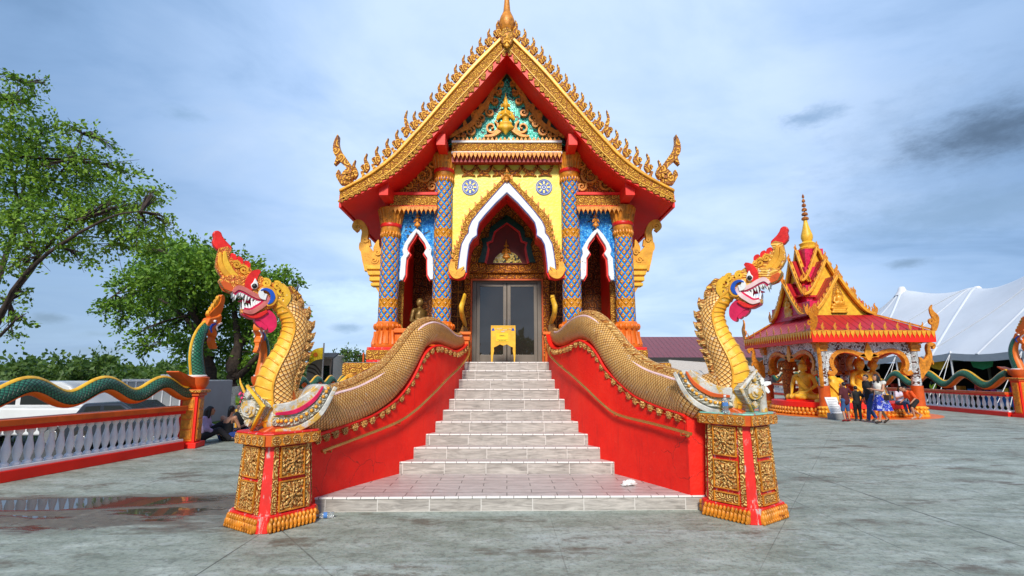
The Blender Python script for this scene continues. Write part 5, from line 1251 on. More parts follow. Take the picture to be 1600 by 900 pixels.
    m = MB(); m.stroke([(.20, 1.44), (.34, 1.56), (.44, 1.68), (.49, 1.80), (.50, 1.90), (.46, 1.95)], [.20, .22, .17, .12, .12, .06], fr, -.05, .05); m.build('crest', 'orange', head, bevel=.02)
    m = MB()
    for k in range(5): c = (.22 + .06 * k, 1.49 + .085 * k); m.stroke([c, (c[0] - .06, c[1] + .05), (c[0] - .05, c[1] + .11)], [.09, .06, .01], fr, -.035, .035)
    m.build('crest_flames', 'gold', head, bevel=.01)
    m = MB(); m.stroke([(.34, 1.10), (.32, .98), (.38, .88), (.46, .86)], [.08, .13, .12, .03], fr, -.05, .05); m.build('beard', 'orange', head, bevel=.02)
    for q in (1, -1):
        m = MB(); c = p3(.27, 1.385, .085 * q); m.ell(c, (.05, .05, .035), 10); e = m.build('eye', 'white', head, smooth=True); m = MB(); m.ell(c + lt * .03 * q, .024, 8); m.build('pupil', 'black', e, smooth=True)
        m = MB(); m.stroke([(.30, 1.34), (.20, 1.30), (.16, 1.22), (.20, 1.15)], [.02, .05, .05, .02], fr, .07 * q, .10 * q); m.build('ear_inlay', 'blue', head)
        m = MB(); m.stroke([(.48, 1.37), (.40, 1.335), (.33, 1.27), (.37, 1.21)], .03, fr, .075 * q, .10 * q); m.build('lip', 'white', head)
    return t
def fp(y): return V((FX(y), y, 0))
bal = balustrade('near left balustrade with orange rail and white balusters, beside the puddle', fp(5.6), fp(11.93), 37)
post('orange carved post ending the near left balustrade', (FX(12.25), 12.25), radians(8), 1.28)
dl = (fp(12.2) - fp(6)).normalized()
LNG = green_naga('green serpent riding the near left balustrade, head raised above its post', (fp(5.75), fp(12.1)), (dl.x, dl.y, 0), fp(12.3), 1.37, zb=.94, rise=.425, amp=.12, ph=(fp(9.98) - fp(5.75)).length, r=.135, group=None)
# beyond the gap
def gp(y): return V((FX(12.2) - .05 + .04 * (y - 15.7), y, 0))
post('orange carved post beyond the gap in the left balustrade', (gp(15.7).x, 15.7), 0, 1.28)
balustrade('far stretch of the left balustrade running on behind the golden serpent', gp(16.0), gp(27), 50)
green_naga('green serpent with orange belly facing the gap, seen below the golden serpent\'s beard', (gp(27), gp(15.9)), (0, -1, 0), gp(15.7), 1.37, zb=.94, rise=.425, amp=.12, r=.135, group=None, ph=.3)
# right side
def rp_(y): return V((19.6 + .105 * (y - 20.9), y, 0))
post('orange carved post at the right frame edge ending the right balustrade', (19.75, 20.55), 0, 1.50)
balustrade('right balustrade with orange rail and white balusters, below the marquee tent', rp_(20.85), rp_(44), 78)
green_naga('green serpent riding the right balustrade below the marquee tent', (rp_(44), rp_(20.8)), (0.0, -1, 0), (19.75, 20.5, 0), 2.36, zb=.95, amp=.24, rise=.51, r=.16, hb=1.5, group=None, ph=21.06)
# ------------------------------------------------------------------ pavilion
pav = thing('pavilion', 'open red-roofed pavilion with stacked gilded gables, a spire and golden statues', 'pavilion', (14.3, 23.2, 0))
X0, X1, Y0, Y1 = 12.46, 16.12, 20.98, 25.4
circ = lambda r, n=48, c=(0, 0): [(c[0] + r * cos(2 * pi * i / n), c[1] + r * sin(2 * pi * i / n)) for i in range(n)]
UPF = (V((0, 0, 0)), V((1, 0, 0)), V((0, 1, 0)), V((0, 0, 1)))
b = MB(); b.prism(circ(3.45, 64, (14.25, 23.0)), UPF, -.02, .006); struct(b.build('orange_paving', 'orange'))
b = MB(); b.prism(circ(2.62, 48, (14.25, 23.1)), UPF, .0, .16); b.prism(circ(2.50, 48, (14.25, 23.1)), UPF, .16, .30); b.prism(circ(2.56, 48, (14.25, 23.1)), UPF, .30, .52); b.build('dais', 'red', pav, bevel=.02)
b = MB()
for i in range(96):
    a = 2 * pi * i / 96; b.ell((14.25 + 2.58 * cos(a), 23.1 + 2.58 * sin(a), .20), (.075, .075, .12), 8); b.ell((14.25 + 2.64 * cos(a + .033), 23.1 + 2.64 * sin(a + .033), .08), (.08, .08, .075), 6)
b.build('dais_petals', 'gold_deep', pav, smooth=True)
ZB = 2.95                                                   # underside of the eaves
first = None
for x in (X0, X1):
    for y in (Y0, Y1):
        if first is None:
            m = MB(); m.lathe([(.21, .40), (.20, 1.16), (.205, 1.18)], (0, 0, 0), 20); first = o = m.build('column', 'orange_deep', pav, smooth=True, local=True)
            m = MB(); m.lathe([(.17, 1.18), (.145, 2.50), (.16, 2.52)], (0, 0, 0), 20); c1 = m.build('mirror_shaft', 'mirror_mosaic', first, smooth=True, local=True)
            m = MB(); m.lathe([(.30, 0), (.30, .07), (.24, .10), (.22, .20), (.26, .30), (.27, .34), (.22, .40)], (0, 0, 0), 20)
            for i in range(12): a = 2 * pi * i / 12; m.ell((.24 * cos(a), .24 * sin(a), .17), (.06, .06, .09), 8); m.ell((.24 * cos(a), .24 * sin(a), .33), (.06, .06, .05), 8)
            c2 = m.build('lotus_base', 'gold', first, smooth=True, local=True)
            m = MB(); m.box((0, 0, 2.58), (.36, .36, .12)); m.box((0, 0, 2.72), (.42, .42, .16)); m.box((0, 0, 2.88), (.48, .48, .14)); c3 = m.build('capital', 'gold_deep', first, local=True, bevel=.02)
        else: o = copy_tree(first, pav)
        o.location = V((x, y, 0)) - V(pav.location)
# arches between the columns
def pav_arch(A, B, nrm):
    A, B = V(A), V(B); L = (B - A).length; e = (B - A).normalized(); f = (A, e, V((0, 0, 1)), V(nrm)); s = L / 3.66
    half_ = [(.18, 1.72), (.34, 1.66), (.46, 1.74), (.38, 1.86), (.34, 2.05), (.40, 2.28), (.58, 2.46), (.85, 2.55), (1.15, 2.52), (1.42, 2.42), (1.62, 2.38), (1.83, 2.36)]
    P = [(x * s, z) for x, z in half_]; P = P + [(L - x, z) for x, z in reversed(P[:-1])]
    m = MB(); m.prism([(.14, ZB)] + [(.14, 1.72)] + P + [(L - .14, 1.72), (L - .14, ZB)], f, -.06, .06); m.build('arch_panel', 'mirror_mosaic', pav)
    m = MB(); Q = [(x + (.0), z + .0) for x, z in P]; S_, _ = smooth2(Q, 1, 3); m.stroke(Q, .16, f, -.11, .11, n=3); ab = m.build('arch_border', 'gold_deep', pav, bevel=.03)
    m = MB(); m.tube([f[0] + e * x + V((0, 0, z - .07)) + V(nrm) * .08 for x, z in S_], .028, 6); m.build('arch_edge', 'scarlet', ab, smooth=True)
    m = MB(); m.stroke([(L / 2, 2.16), (L / 2, 2.40), (L / 2, 2.62), (L / 2, 2.86)], [.10, .34, .22, .02], f, -.09, .12); m.stroke([(L / 2, 2.3), (L / 2 - .2, 2.36), (L / 2 - .4, 2.30)], [.2, .14, .02], f, -.09, .11); m.stroke([(L / 2, 2.3), (L / 2 + .2, 2.36), (L / 2 + .4, 2.30)], [.2, .14, .02], f, -.09, .11); m.build('arch_keystone', 'gold', ab, bevel=.02)
pav_arch((X0, Y0, 0), (X1, Y0, 0), (0, -1, 0)); pav_arch((X0, Y1, 0), (X0, Y0, 0), (-1, 0, 0)); pav_arch((X0, Y1, 0), (X1, Y1, 0), (0, -1, 0)); pav_arch((X1, Y1, 0), (X1, Y0, 0), (-1, 0, 0))
m = MB(); m.b2((X0 - .1, Y0 - .1, ZB - .01), (X1 + .1, Y1 + .1, ZB + .1)); m.build('ceiling', 'red_dark', pav)
# skirt roof
E0, E1, G0, G1 = 11.86, 16.66, 20.42, 26.3; ZF0, ZF1 = 2.86, 3.26; ZT = 4.06
I0, I1, J0, J1 = 12.85, 15.25, 21.75, 25.1
SKV = [(E0, G0, ZF1), (E1, G0, ZF1), (I1, J0, ZT), (I0, J0, ZT), (E1, G1, ZF1), (I1, J1, ZT), (E0, G1, ZF1), (I0, J1, ZT)]
for fc, mt in (((0, 1, 2, 3), 'roof_red_x'), ((4, 6, 7, 5), 'roof_red_x'), ((1, 4, 5, 2), 'roof_red_y'), ((6, 0, 3, 7), 'roof_red_y')):
    m = MB(); m.add([SKV[i] for i in fc], [(0, 1, 2, 3)]); m.build('skirt_roof', mt, pav)
m = MB(); 
for lo, hi in (((E0, G0, ZF0), (E1, G0 + .06, ZF1 + .02)), ((E0, G1 - .06, ZF0), (E1, G1, ZF1 + .02)), ((E0, G0 + .06, ZF0), (E0 + .06, G1 - .06, ZF1 + .02)), ((E1 - .06, G0 + .06, ZF0), (E1, G1 - .06, ZF1 + .02))): m.b2(lo, hi)
m.b2((E0 + .06, G0 + .06, ZF0 + .04), (E1 - .06, G1 - .06, ZF0 + .07))
fas = m.build('fascia', 'red', pav)
m = MB(); n_ = 26
for i in range(n_):
    x = E0 + (E1 - E0) * (i + .5) / n_; m.prism([(x - .085, ZF1 + .03), (x + .085, ZF1 + .03), (x + .07, ZF1 - .08), (x + .02, ZF1 - .17), (x, ZF1 - .27), (x - .02, ZF1 - .17), (x - .07, ZF1 - .08)], XZ(G0), .0, .035)
for i in range(30):
    y = G0 + (G1 - G0) * (i + .5) / 30; m.prism([(y - .085, ZF1 + .03), (y + .085, ZF1 + .03), (y + .07, ZF1 - .08), (y + .02, ZF1 - .17), (y, ZF1 - .27), (y - .02, ZF1 - .17), (y - .07, ZF1 - .08)], (V((E0, 0, 0)), V((0, 1, 0)), V((0, 0, 1)), V((-1, 0, 0))), 0, .035)
m.build('fascia_drops', 'gold', fas, bevel=.012)
m = MB(); 
for a, c in (((E0, G0), (E1, G0)), ((E0, G0), (E0, G1)), ((E1, G0), (E1, G1))): m.bar((a[0], a[1], ZF1 + .05), (c[0], c[1], ZF1 + .04), .06, .04)
for a, c in (((E0, G0), (I0, J0)), ((E1, G0), (I1, J0)), ((E0, G1), (I0, J1))): m.bar((a[0], a[1], ZF1 + .06), (c[0], c[1], ZT + .04), .08, .07)
m.build('ridge_trim', 'gold_deep', pav)
def flame_mesh(h):
    m = MB(); f = (V((0, 0, 0)), V((1, 0, 0)), V((0, 0, 1)), V((0, -1, 0)))
    m.stroke([(0, -.03), (-.09 * h, .25 * h), (-.14 * h, .55 * h), (-.02 * h, .78 * h), (.02 * h, .98 * h), (-.06 * h, 1.15 * h)], [.20 * h, .30 * h, .34 * h, .22 * h, .12 * h, .02], f, -.04, .04); m.stroke(spiral((.05 * h, .40 * h), .20 * h, 2, 1.2, 1), [.10 * h] * 19, f, -.055, .055, n=1); return m
fm = None
def put_flame(name, p, h, rz=0.0, mat='gold_deep', par=None):
    global fm
    if fm is None: fm = flame_mesh(1.0).mesh(name); fm.materials.append(M[mat])
    o = bpy.data.objects.new(name, fm); COL.objects.link(o); o.parent = par or pav; o.location = V(p) - V(pav.location); o.rotation_euler = (0, 0, rz); o.scale = (h, h * .8, h); return o
for i in range(9): put_flame('roof_flame', (E0 + .45 + (E1 - E0 - .9) * i / 8, G0, ZF1 + .08), .26)
for i in range(9): put_flame('roof_flame', (E0, G0 + .45 + (G1 - G0 - .9) * i / 8, ZF1 + .08), .26, pi / 2)
put_flame('eave_finial', (E1 - .05, G0, ZF1 + .08), .85, pi); put_flame('eave_finial', (E0, G1 - .1, ZF1 + .08), .85, -pi / 2); put_flame('eave_finial', (E0 + .05, G0 + .05, ZF1 + .08), .75, pi * .75); put_flame('hip_finial', (12.75, 21.6, 3.98), .5, pi * .75)
put_flame('hip_finial', (12.5, 21.36, 3.9), .42, pi * .25)
# gables: three tiers to the front and three to the side
PCX, PCY = 13.98, 23.75
def gable(par, front, dist, hw, z0, z1, body, figure):
    c = V((PCX, PCY - dist, 0)) if front else V((PCX - dist, PCY, 0)); e = V((1, 0, 0)) if front else V((0, -1, 0)); n = V((0, -1, 0)) if front else V((-1, 0, 0)); f = (c, e, V((0, 0, 1)), n)
    m = MB(); zz = lambda k: z0 + (z1 - z0) * k
    C = [(0, z1), (hw * .33, zz(.58)), (hw * .62, zz(.26)), (hw * .86, zz(.07)), (hw * 1.10, zz(.0))]; Cw = [.12, .13, .13, .13, .11]; k_ = hw / 1.3
    Cw = [q * (.55 + .45 * k_) for q in Cw]
    g = MB(); g.prism([(-hw * .98, z0 - .05), (-hw * .62, zz(.22)), (-hw * .33, zz(.54)), (0, zz(.95)), (hw * .33, zz(.54)), (hw * .62, zz(.22)), (hw * .98, z0 - .05)], f, -.26, -.18); gb = g.build('gable_panel', 'gold_bright', par)
    for s_ in (-1, 1):
        P = [(x * s_, z) for x, z in C]; m.stroke(P, Cw, f, -.10, .05, n=4)
    m.build('bargeboard', 'gold', gb, bevel=.02)
    m = MB(); 
    for s_ in (-1, 1):
        P, _ = smooth2([(x * s_, z) for x, z in C], 1, 4); lo = [(x, z - .06) for x, z in P]; hi = [(x, z + .02) for x, z in P]; m.strip(hi, lo, f, -body, -.10)
    m.build('gable_roof', 'roof_red_y' if front else 'roof_red_x', gb)
    for s_ in (-1, 1):
        P, _ = smooth2([(x * s_, z) for x, z in C], 1, 5); N = 10 if hw > 1 else 7
        for i in range(N):
            q = P[1 + int((len(P) - 4) * i / (N - 1))]; p = c + e * q[0] + V((0, 0, q[1] + .05)); put_flame('gable_flame', p, .22 * (.6 + .4 * k_), (0 if front else -pi / 2) + (pi if s_ > 0 else 0), par=None)
        q = P[-1]; put_flame('gable_hook', c + e * q[0] + V((0, 0, q[1] - .02)), .42 * k_, (0 if front else -pi / 2) + (pi if s_ > 0 else 0))
    put_flame('gable_apex', c + V((0, 0, z1 + .0)), .42 * k_, 0)
    if figure:
        c3 = c + n * -.24 + V((0, 0, z0)); 
        m = MB(); m.stroke([(0, z0 + .02), (0, zz(.2)), (0, zz(.42)), (0, zz(.62)), (0, zz(.82))], [.62, .60, .50, .34, .02], f, -.19, -.14); m.build('relief_ground', 'gold_fine', gb, bevel=.01)
        h = (z1 - z0) * .55; o = c + n * -.12 + V((0, 0, zz(.16))) - V(pav.location); q = lambda x, z, k=0: o + e * x * h + V((0, 0, z * h)) + n * k * h
        pr = [('c', q(-.26, .12), q(.26, .12), .09 * h, .09 * h), ('c', q(-.16, .20, .06), q(.16, .20, .06), .07 * h, .07 * h), ('c', q(0, .2), q(0, .48), .13 * h, .15 * h), ('c', q(0, .55), q(0, .66), .05 * h, .05 * h), ('e', q(0, .72), (.10 * h, .10 * h, .12 * h)), ('c', q(0, .8), q(0, .98), .05 * h, .01 * h)]
        for s_ in (-1, 1): pr += [('c', q(.17 * s_, .50), q(.24 * s_, .30, .04), .05 * h, .045 * h), ('c', q(.24 * s_, .30, .04), q(.06 * s_, .24, .12), .045 * h, .04 * h)]
        for dz, w_ in ((.0, .34), (-.1, .26), (-.2, .32)): pr.append(('c', q(-w_, dz), q(w_, dz), .06 * h, .06 * h))
        blob(pr, .02, 'relief_buddha', 'gold', gb, smooth_it=2).location = V((0, 0, 0))
def zq(px, py, Y): return at(px, py, Y).z
gable(pav, True, 1.95, 1.28, 4.12, zq(1317, 430, 21.8), 1.9, True)
gable(pav, False, 1.28, 1.35, 4.12, zq(1229, 444, 23.75), 1.25, True)
gable(pav, True, 1.25, .98, 5.05, zq(1300, 405, 22.5), 1.2, False)
gable(pav, False, .92, 1.02, 5.0, zq(1240, 409, 23.75), .9, False)
gable(pav, True, .70, .76, 5.75, zq(1291, 386, 23.05), .68, False)
gable(pav, False, .58, .78, 5.7, zq(1248, 391, 23.75), .56, False)
m = MB(); m.b2((PCX - 1.15, PCY - 1.7, 4.0), (PCX + 1.15, PCY + 1.5, 4.7)); m.b2((PCX - .85, PCY - 1.0, 4.69), (PCX + .85, PCY + 1.0, 5.5)); m.b2((PCX - .6, PCY - .62, 5.49), (PCX + .6, PCY + .62, 6.4)); m.b2((PCX - .42, PCY - .44, 6.39), (PCX + .42, PCY + .44, 7.28)); m.build('roof_core', 'crimson', pav)
zs = zq(1271, 388, PCY); z = lambda py: zq(1269, py, PCY) - 0
m = MB(); m.lathe([(.34, 7.2), (.37, 7.28), (.32, 7.33), (.33, 7.42), (.37, 7.48), (.24, 7.56), (.20, 7.60), (.25, 7.76), (.245, 7.9), (.16, 8.2), (.09, 8.5), (.07, 8.75)], (PCX, PCY, zs - 7.28), 24); sp = m.build('spire', 'gold_bright', pav, smooth=True)
m = MB(); zt_ = zq(1263, 303, PCY); zb_ = zs + 1.35
for i in range(6):
    k = i / 6; zc = zb_ + (zt_ - zb_) * k; r = .15 * (1 - k * .8); m.lathe([(.02, zc), (r, zc + .02), (r * 1.05, zc + .09), (r * .7, zc + .15), (.02, zc + .18)], (PCX, PCY, 0), 14)
m.tube([(PCX, PCY, zb_ - .2), (PCX, PCY, zt_)], [.03, .008], 8); m.build('tiered_parasol', 'gold_dark', sp, smooth=True)
# naga-shaped brackets outside the columns
for (cx, cy), ang in (((X1 + .18, Y0), 0), ((X0 - .18, Y1), pi), ((X0 - .12, Y0 - .12), -pi * .75)):
    e = V((cos(ang), sin(ang), 0)); f = (V((cx, cy, 0)), e, V((0, 0, 1)), V((e.y, -e.x, 0))); m = MB()
    if ang < 0 and ang < -1: m.stroke([(.02, 1.15), (.05, 1.6), (.02, 2.2), (.18, 2.85)], [.14, .17, .15, .12], f, -.06, .06)
    else:
        m.stroke([(.0, 1.45), (.06, 1.75), (.18, 1.95), (.35, 2.15), (.45, 2.4), (.42, 2.65), (.50, 2.80), (.66, 2.76), (.62, 2.62)], [.06, .36, .44, .28, .18, .14, .15, .14, .05], f, -.06, .06); m.stroke([(.12, 1.9), (.10, 2.15), (.02, 2.3)], [.3, .18, .02], f, -.05, .05)
        m.stroke([(.40, 2.2), (.52, 2.12), (.55, 2.0)], [.14, .1, .01], f, -.05, .05)
    m.build('naga_bracket', 'gold_deep', pav, bevel=.02)

# ------------------------------------------------------------------ statues in the pavilion
def buddha_seated(label, loc, rz, mat='gold', h=1.5, group=None, flame=True):
    t = thing('seated_buddha', label, 'statue', loc, group, rz); s = h / 1.5; q = lambda x, y, z: V((x * s, y * s, z * s))
    pr = [('c', q(-.44, .05, .12), q(.44, .05, .12), .13 * s, .13 * s), ('c', q(-.46, -.08, .11), q(.12, -.36, .12), .12 * s, .075 * s), ('c', q(.46, -.08, .11), q(-.12, -.34, .16), .12 * s, .075 * s), ('e', q(0, .05, .22), (.27 * s, .2 * s, .18 * s)),
          ('c', q(0, .05, .25), q(0, .04, .52), .19 * s, .18 * s), ('c', q(0, .04, .52), q(0, .03, .72), .20 * s, .21 * s), ('c', q(-.22, .03, .80), q(.22, .03, .80), .09 * s, .09 * s), ('c', q(0, .02, .85), q(0, .0, 1.0), .075 * s, .07 * s),
          ('e', q(0, -.01, 1.10), (.115 * s, .125 * s, .155 * s)), ('e', q(0, .02, 1.24), (.085 * s, .085 * s, .07 * s)), ('e', q(0, -.135, 1.085), (.016 * s, .022 * s, .035 * s))]
    if flame: pr.append(('c', q(0, .02, 1.28), q(0, .02, 1.42), .05 * s, .008 * s))
    for g in (-1, 1):
        pr += [('c', q(.28 * g, .03, .78), q(.37 * g, .0, .50), .075 * s, .062 * s), ('c', q(.12 * g, .0, 1.12), q(.125 * g, .0, .98), .022 * s, .018 * s)]
    pr += [('c', q(-.37, 0, .50), q(-.30, -.24, .30), .06 * s, .045 * s), ('c', q(-.30, -.24, .30), q(-.28, -.36, .20), .045 * s, .03 * s), ('c', q(.37, 0, .50), q(.16, -.22, .30), .06 * s, .045 * s), ('c', q(.16, -.22, .30), q(-.05, -.28, .28), .045 * s, .035 * s)]
    ex = MB()
    for k in range(5): ex.cap(q(-.31 + .02 * k, -.37, .20), q(-.31 + .02 * k, -.40, .10 + .012 * abs(k - 2)), .011 * s, .008 * s, 6); ex.cap(q(-.05, -.29 + .018 * k, .29), q(-.17, -.285 + .016 * k, .275), .011 * s, .008 * s, 6)
    blob(pr, .022 * s, 'body', mat, t, extra=ex)
    m = MB()
    for i in range(70):
        z_ = 1.06 + .2 * (i / 70); a = i * 2.399; rr = .125 * sqrt(max(0, 1 - ((z_ - 1.1) / .165) ** 2)); p = q(rr * cos(a), .0 + rr * sin(a) * 1.05, z_)
        if p.y > -.05 * s or z_ > 1.18: m.ell(p, .018 * s, 5)
    m.build('hair_curls', 'gold_deep' if mat != 'gold_deep' else 'gold_dark', t, smooth=True, local=True)
    m = MB(); m.stroke([(-.20, .80), (-.05, .62), (.12, .42), (.20, .32)], [.10, .12, .12, .08], (q(0, -.145, 0), V((s, 0, 0)), V((0, 0, s)), V((0, -s, 0))), -.08, .05); m.build('robe_sash', 'gold_bright', t, local=True, bevel=.01)
    return t
def buddha_standing(label, loc, rz, mat, h=1.7, name='standing_buddha', robe=None):
    t = thing(name, label, 'statue', loc, None, rz); s = h / 1.7; q = lambda x, y, z: V((x * s, y * s, z * s))
    pr = [('c', q(-.10, 0, .10), q(-.11, 0, .85), .10 * s, .13 * s), ('c', q(.10, 0, .10), q(.11, 0, .85), .10 * s, .13 * s), ('c', q(0, 0, .2), q(0, 0, .8), .14 * s, .15 * s), ('c', q(0, 0, .85), q(0, 0, 1.1), .17 * s, .17 * s), ('c', q(0, 0, 1.1), q(0, 0, 1.25), .18 * s, .19 * s), ('c', q(-.2, 0, 1.34), q(.2, 0, 1.34), .075 * s, .075 * s), ('c', q(0, 0, 1.38), q(0, 0, 1.5), .06 * s, .055 * s), ('e', q(0, -.01, 1.58), (.10 * s, .11 * s, .135 * s)), ('e', q(0, -.12, 1.57), (.015 * s, .02 * s, .03 * s)), ('c', q(-.1, -.02, .04), q(-.1, -.16, .03), .05 * s, .04 * s), ('c', q(.1, -.02, .04), q(.1, -.16, .03), .05 * s, .04 * s)]
    for g in (-1, 1): pr += [('c', q(.25 * g, 0, 1.32), q(.31 * g, .02, 1.05), .065 * s, .055 * s), ('c', q(.31 * g, .02, 1.05), q(.08 * g, -.20, 1.02), .052 * s, .04 * s), ('c', q(.08 * g, -.20, 1.02), q(-.04 * g, -.23, 1.03), .04 * s, .03 * s), ('c', q(.10 * g, 0, 1.6), q(.105 * g, 0, 1.48), .018 * s, .014 * s)]
    ex = MB()
    for k in range(5): ex.cap(q(-.04, -.24, 1.0 + .016 * k), q(-.13, -.22, 1.0 + .016 * k), .010 * s, .008 * s, 6)
    blob(pr, .024 * s, 'body', mat, t, extra=ex)
    m = MB(); m.lathe([(.30 * s, 0), (.31 * s, .05), (.25 * s, .08)], (0, 0, -.08), 18); m.build('pedestal', 'gold_deep', t, local=True)
    return t
DZ = .52
b2 = buddha_seated('golden seated statue at the left opening of the pavilion, turned towards the plaza', (12.58, 22.6, DZ), radians(-50), 'gold_bright', 1.92)
buddha_standing('brown standing monk statue behind the leftmost seated golden statue', (12.88, 24.35, DZ), radians(-40), 'gold_dark', 2.08, 'monk_statue')
buddha_seated('dull bronze seated statue shown from behind between the left opening\'s columns', (13.75, 24.2, DZ + .2), radians(150), 'orange_deep', 1.8)
buddha_seated('golden seated statue half hidden by the front left pavilion column', (13.15, 21.55, DZ - .15), radians(-5), 'gold_bright', 1.9)
buddha_standing('tall golden standing statue behind the front left pavilion column', (14.0, 23.3, DZ + .25), radians(-20), 'gold', 2.1)
buddha_seated('golden seated statue in the front opening facing the woman in the blue skirt', (14.75, 22.15, DZ + .02), radians(15), 'gold_bright', 2.05)
buddha_seated('dark gilt seated statue tucked between the two seated statues at the right', (15.35, 23.3, DZ + .35), radians(20), 'gold_deep', 1.6)
buddha_seated('golden seated statue farthest right in the pavilion behind the women', (15.55, 22.55, DZ + .02), radians(35), 'gold_bright', 2.0)
for (x, y), lb in (((12.95, 22.9), ), ) if False else (): pass
m = MB(); m.box((12.58, 22.6, DZ + .02), (1.15, .95, .08), radians(-50)); m.build('statue_plinth', 'red', pav, bevel=.02)
b3 = buddha_standing('old-gold standing statue on the porch between the left temple columns', (-2.03, 12.1, LAND + .08), radians(60), 'bronze', 1.42, 'porch_statue')

# ------------------------------------------------------------------ people
def person(label, loc, rz, h=1.62, pose=None, shirt=(.02, .02, .02), legs=(.02, .05, .2), hair='short', sleeve=.5, legcut=1.0, skirt=None, shoe=(.05, .05, .05), skin='skin', top='shirt', seat=False, group=None, hairlen=.3, strappy=False):
    t = thing('person', label, 'person', loc, group, rz); s = h / 1.70
    J = dict(pel=(0, 0, .92), ch=(0, .01, 1.28), nk=(0, .0, 1.44), hd=(0, .02, 1.58), sL=(-.175, 0, 1.38), sR=(.175, 0, 1.38), eL=(-.24, -.03, 1.10), eR=(.24, -.03, 1.10), hL=(-.25, .06, .86), hR=(.25, .06, .86), pL=(-.09, 0, .90), pR=(.09, 0, .90), kL=(-.10, .02, .49), kR=(.10, .02, .49), aL=(-.10, -.02, .09), aR=(.10, -.02, .09), tL=(-.11, .15, .035), tR=(.11, .15, .035))
    J.update(pose or {}); J = {k: V(v) * s for k, v in J.items()}; look = V((0, 1, 0)); R = s
    if 'look' in J: look = J['look'].normalized()
    sd = V((look.y, -look.x, 0)); c = lambda a, b_, r1, r2: ('c', J[a], J[b_], r1 * R, r2 * R)
    hd = J['hd']; body = [('e', hd, (.074 * R, .088 * R, .108 * R)), ('c', hd + look * .035 * R - V((0, 0, .05 * R)), hd + look * .045 * R - V((0, 0, .07 * R)), .055 * R, .045 * R), c('nk', 'hd', .052, .05), c('ch', 'nk', .10, .06), c('pel', 'ch', .125, .13), ('e', hd + look * .098 * R - V((0, 0, .012 * R)), (.014 * R, .016 * R, .022 * R)),
            ('e', hd + sd * .078 * R, (.016 * R, .022 * R, .03 * R)), ('e', hd - sd * .078 * R, (.016 * R, .022 * R, .03 * R))]
    ex = MB()
    for g in 'LR':
        body += [c('ch', 's' + g, .08, .06), c('s' + g, 'e' + g, .052, .040), c('e' + g, 'h' + g, .040, .026), c('p' + g, 'k' + g, .085, .055), c('k' + g, 'a' + g, .056, .036), c('a' + g, 't' + g, .040, .026)]
        d = (J['h' + g] - J['e' + g]).normalized(); l = d.cross(V((0, 0, 1))); l = l.normalized() if l.length > .1 else V((0, 1, 0)); body.append(('c', J['h' + g], J['h' + g] + d * .06 * R, .030 * R, .034 * R)); dn = l.cross(d)
        pc = J['h' + g] + d * .075 * R
        for k, ln in enumerate((.052, .064, .068, .06)):
            o = pc + l * (.016 * (k - 1.5)) * R; m1_ = o + d * ln * .6 * R + dn * .006 * R; ex.cap(o, m1_, .0095 * R, .0085 * R, 6); ex.cap(m1_, m1_ + d * ln * .45 * R - dn * .02 * R, .0085 * R, .007 * R, 6)
        o = J['h' + g] + d * .03 * R - l * .03 * R; ex.cap(o, o + d * .035 * R - l * .022 * R, .011 * R, .009 * R, 6)
    blob(body, .017 * s, 'body', skin, t, extra=ex, smooth_it=3)
    m = MB()
    for g in (-1, 1): m.ell(hd + look * .084 * R + sd * .030 * g * R + V((0, 0, .012 * R)), .010 * R, 6)
    m.build('eyes', 'black', t, local=True, smooth=True)
    # clothes
    ct = [c('pel', 'ch', .150, .155), c('ch', 'nk', .135, .066)]
    if strappy: ct = [('c', J['pel'], J['pel'].lerp(J['ch'], .72), .150 * R, .145 * R)] + [('c', J['pel'].lerp(J['ch'], .7) + sd * g * .07 * R - look * .10 * R, J['s' + ('R' if g > 0 else 'L')] - look * .03 * R - sd * g * .06 * R, .022 * R, .022 * R) for g in (-1, 1)]
    for g in ('' if strappy else 'LR'):
        ct.append(c('ch', 's' + g, .095, .078))
        if sleeve > 0: e = J['s' + g] + (J['e' + g] - J['s' + g]) * min(1, sleeve * 1.0); ct.append(('c', J['s' + g], e, .070 * R, .068 * R))
        if sleeve > 1: ct.append(('c', J['e' + g], J['e' + g] + (J['h' + g] - J['e' + g]) * (sleeve - 1), .056 * R, .05 * R))
    if not seat: ct.append(('c', J['pel'] + V((0, 0, .02)) , J['pel'] - V((0, 0, .06 * R)), .155 * R, .16 * R))
    blob(ct, .02 * s, top, cloth(shirt), t, smooth_it=3)
    lg = [('c', J['pL'], J['pR'], .125 * R, .125 * R)]
    for g in 'LR':
        if legcut <= .6: lg.append(('c', J['p' + g], J['p' + g] + (J['k' + g] - J['p' + g]) * (legcut / .6), .105 * R, .092 * R))
        else: lg += [c('p' + g, 'k' + g, .105, .078), ('c', J['k' + g], J['k' + g] + (J['a' + g] - J['k' + g]) * ((legcut - .6) / .4), .074 * R, .062 * R)]
    blob(lg, .02 * s, 'shorts' if legcut <= .7 else 'trousers', cloth(legs), t, smooth_it=3)
    if skirt:
        m = MB(); zt_ = J['pel'].z + .10 * R; zb_ = J['kL'].z - .06 * R; cx, cy = J['pel'].x, J['pel'].y; pr = []
        for i in range(9):
            k = i / 8; pr.append(((.145 + .14 * k) * R, zt_ + (zb_ - zt_) * k))
        m.lathe(pr + [(pr[-1][0] - .01, pr[-1][1])], (cx, cy, 0), 24); bm_ = m
        bm_.v = [(x + .03 * R * sin(9 * atan2(y - cy, x - cx)) * (zt_ - z) / (zt_ - zb_), y + .03 * R * cos(7 * atan2(y - cy, x - cx)) * (zt_ - z) / (zt_ - zb_), z) for x, y, z in bm_.v]; m.build('skirt', skirt, t, local=True, smooth=True)
    m = []
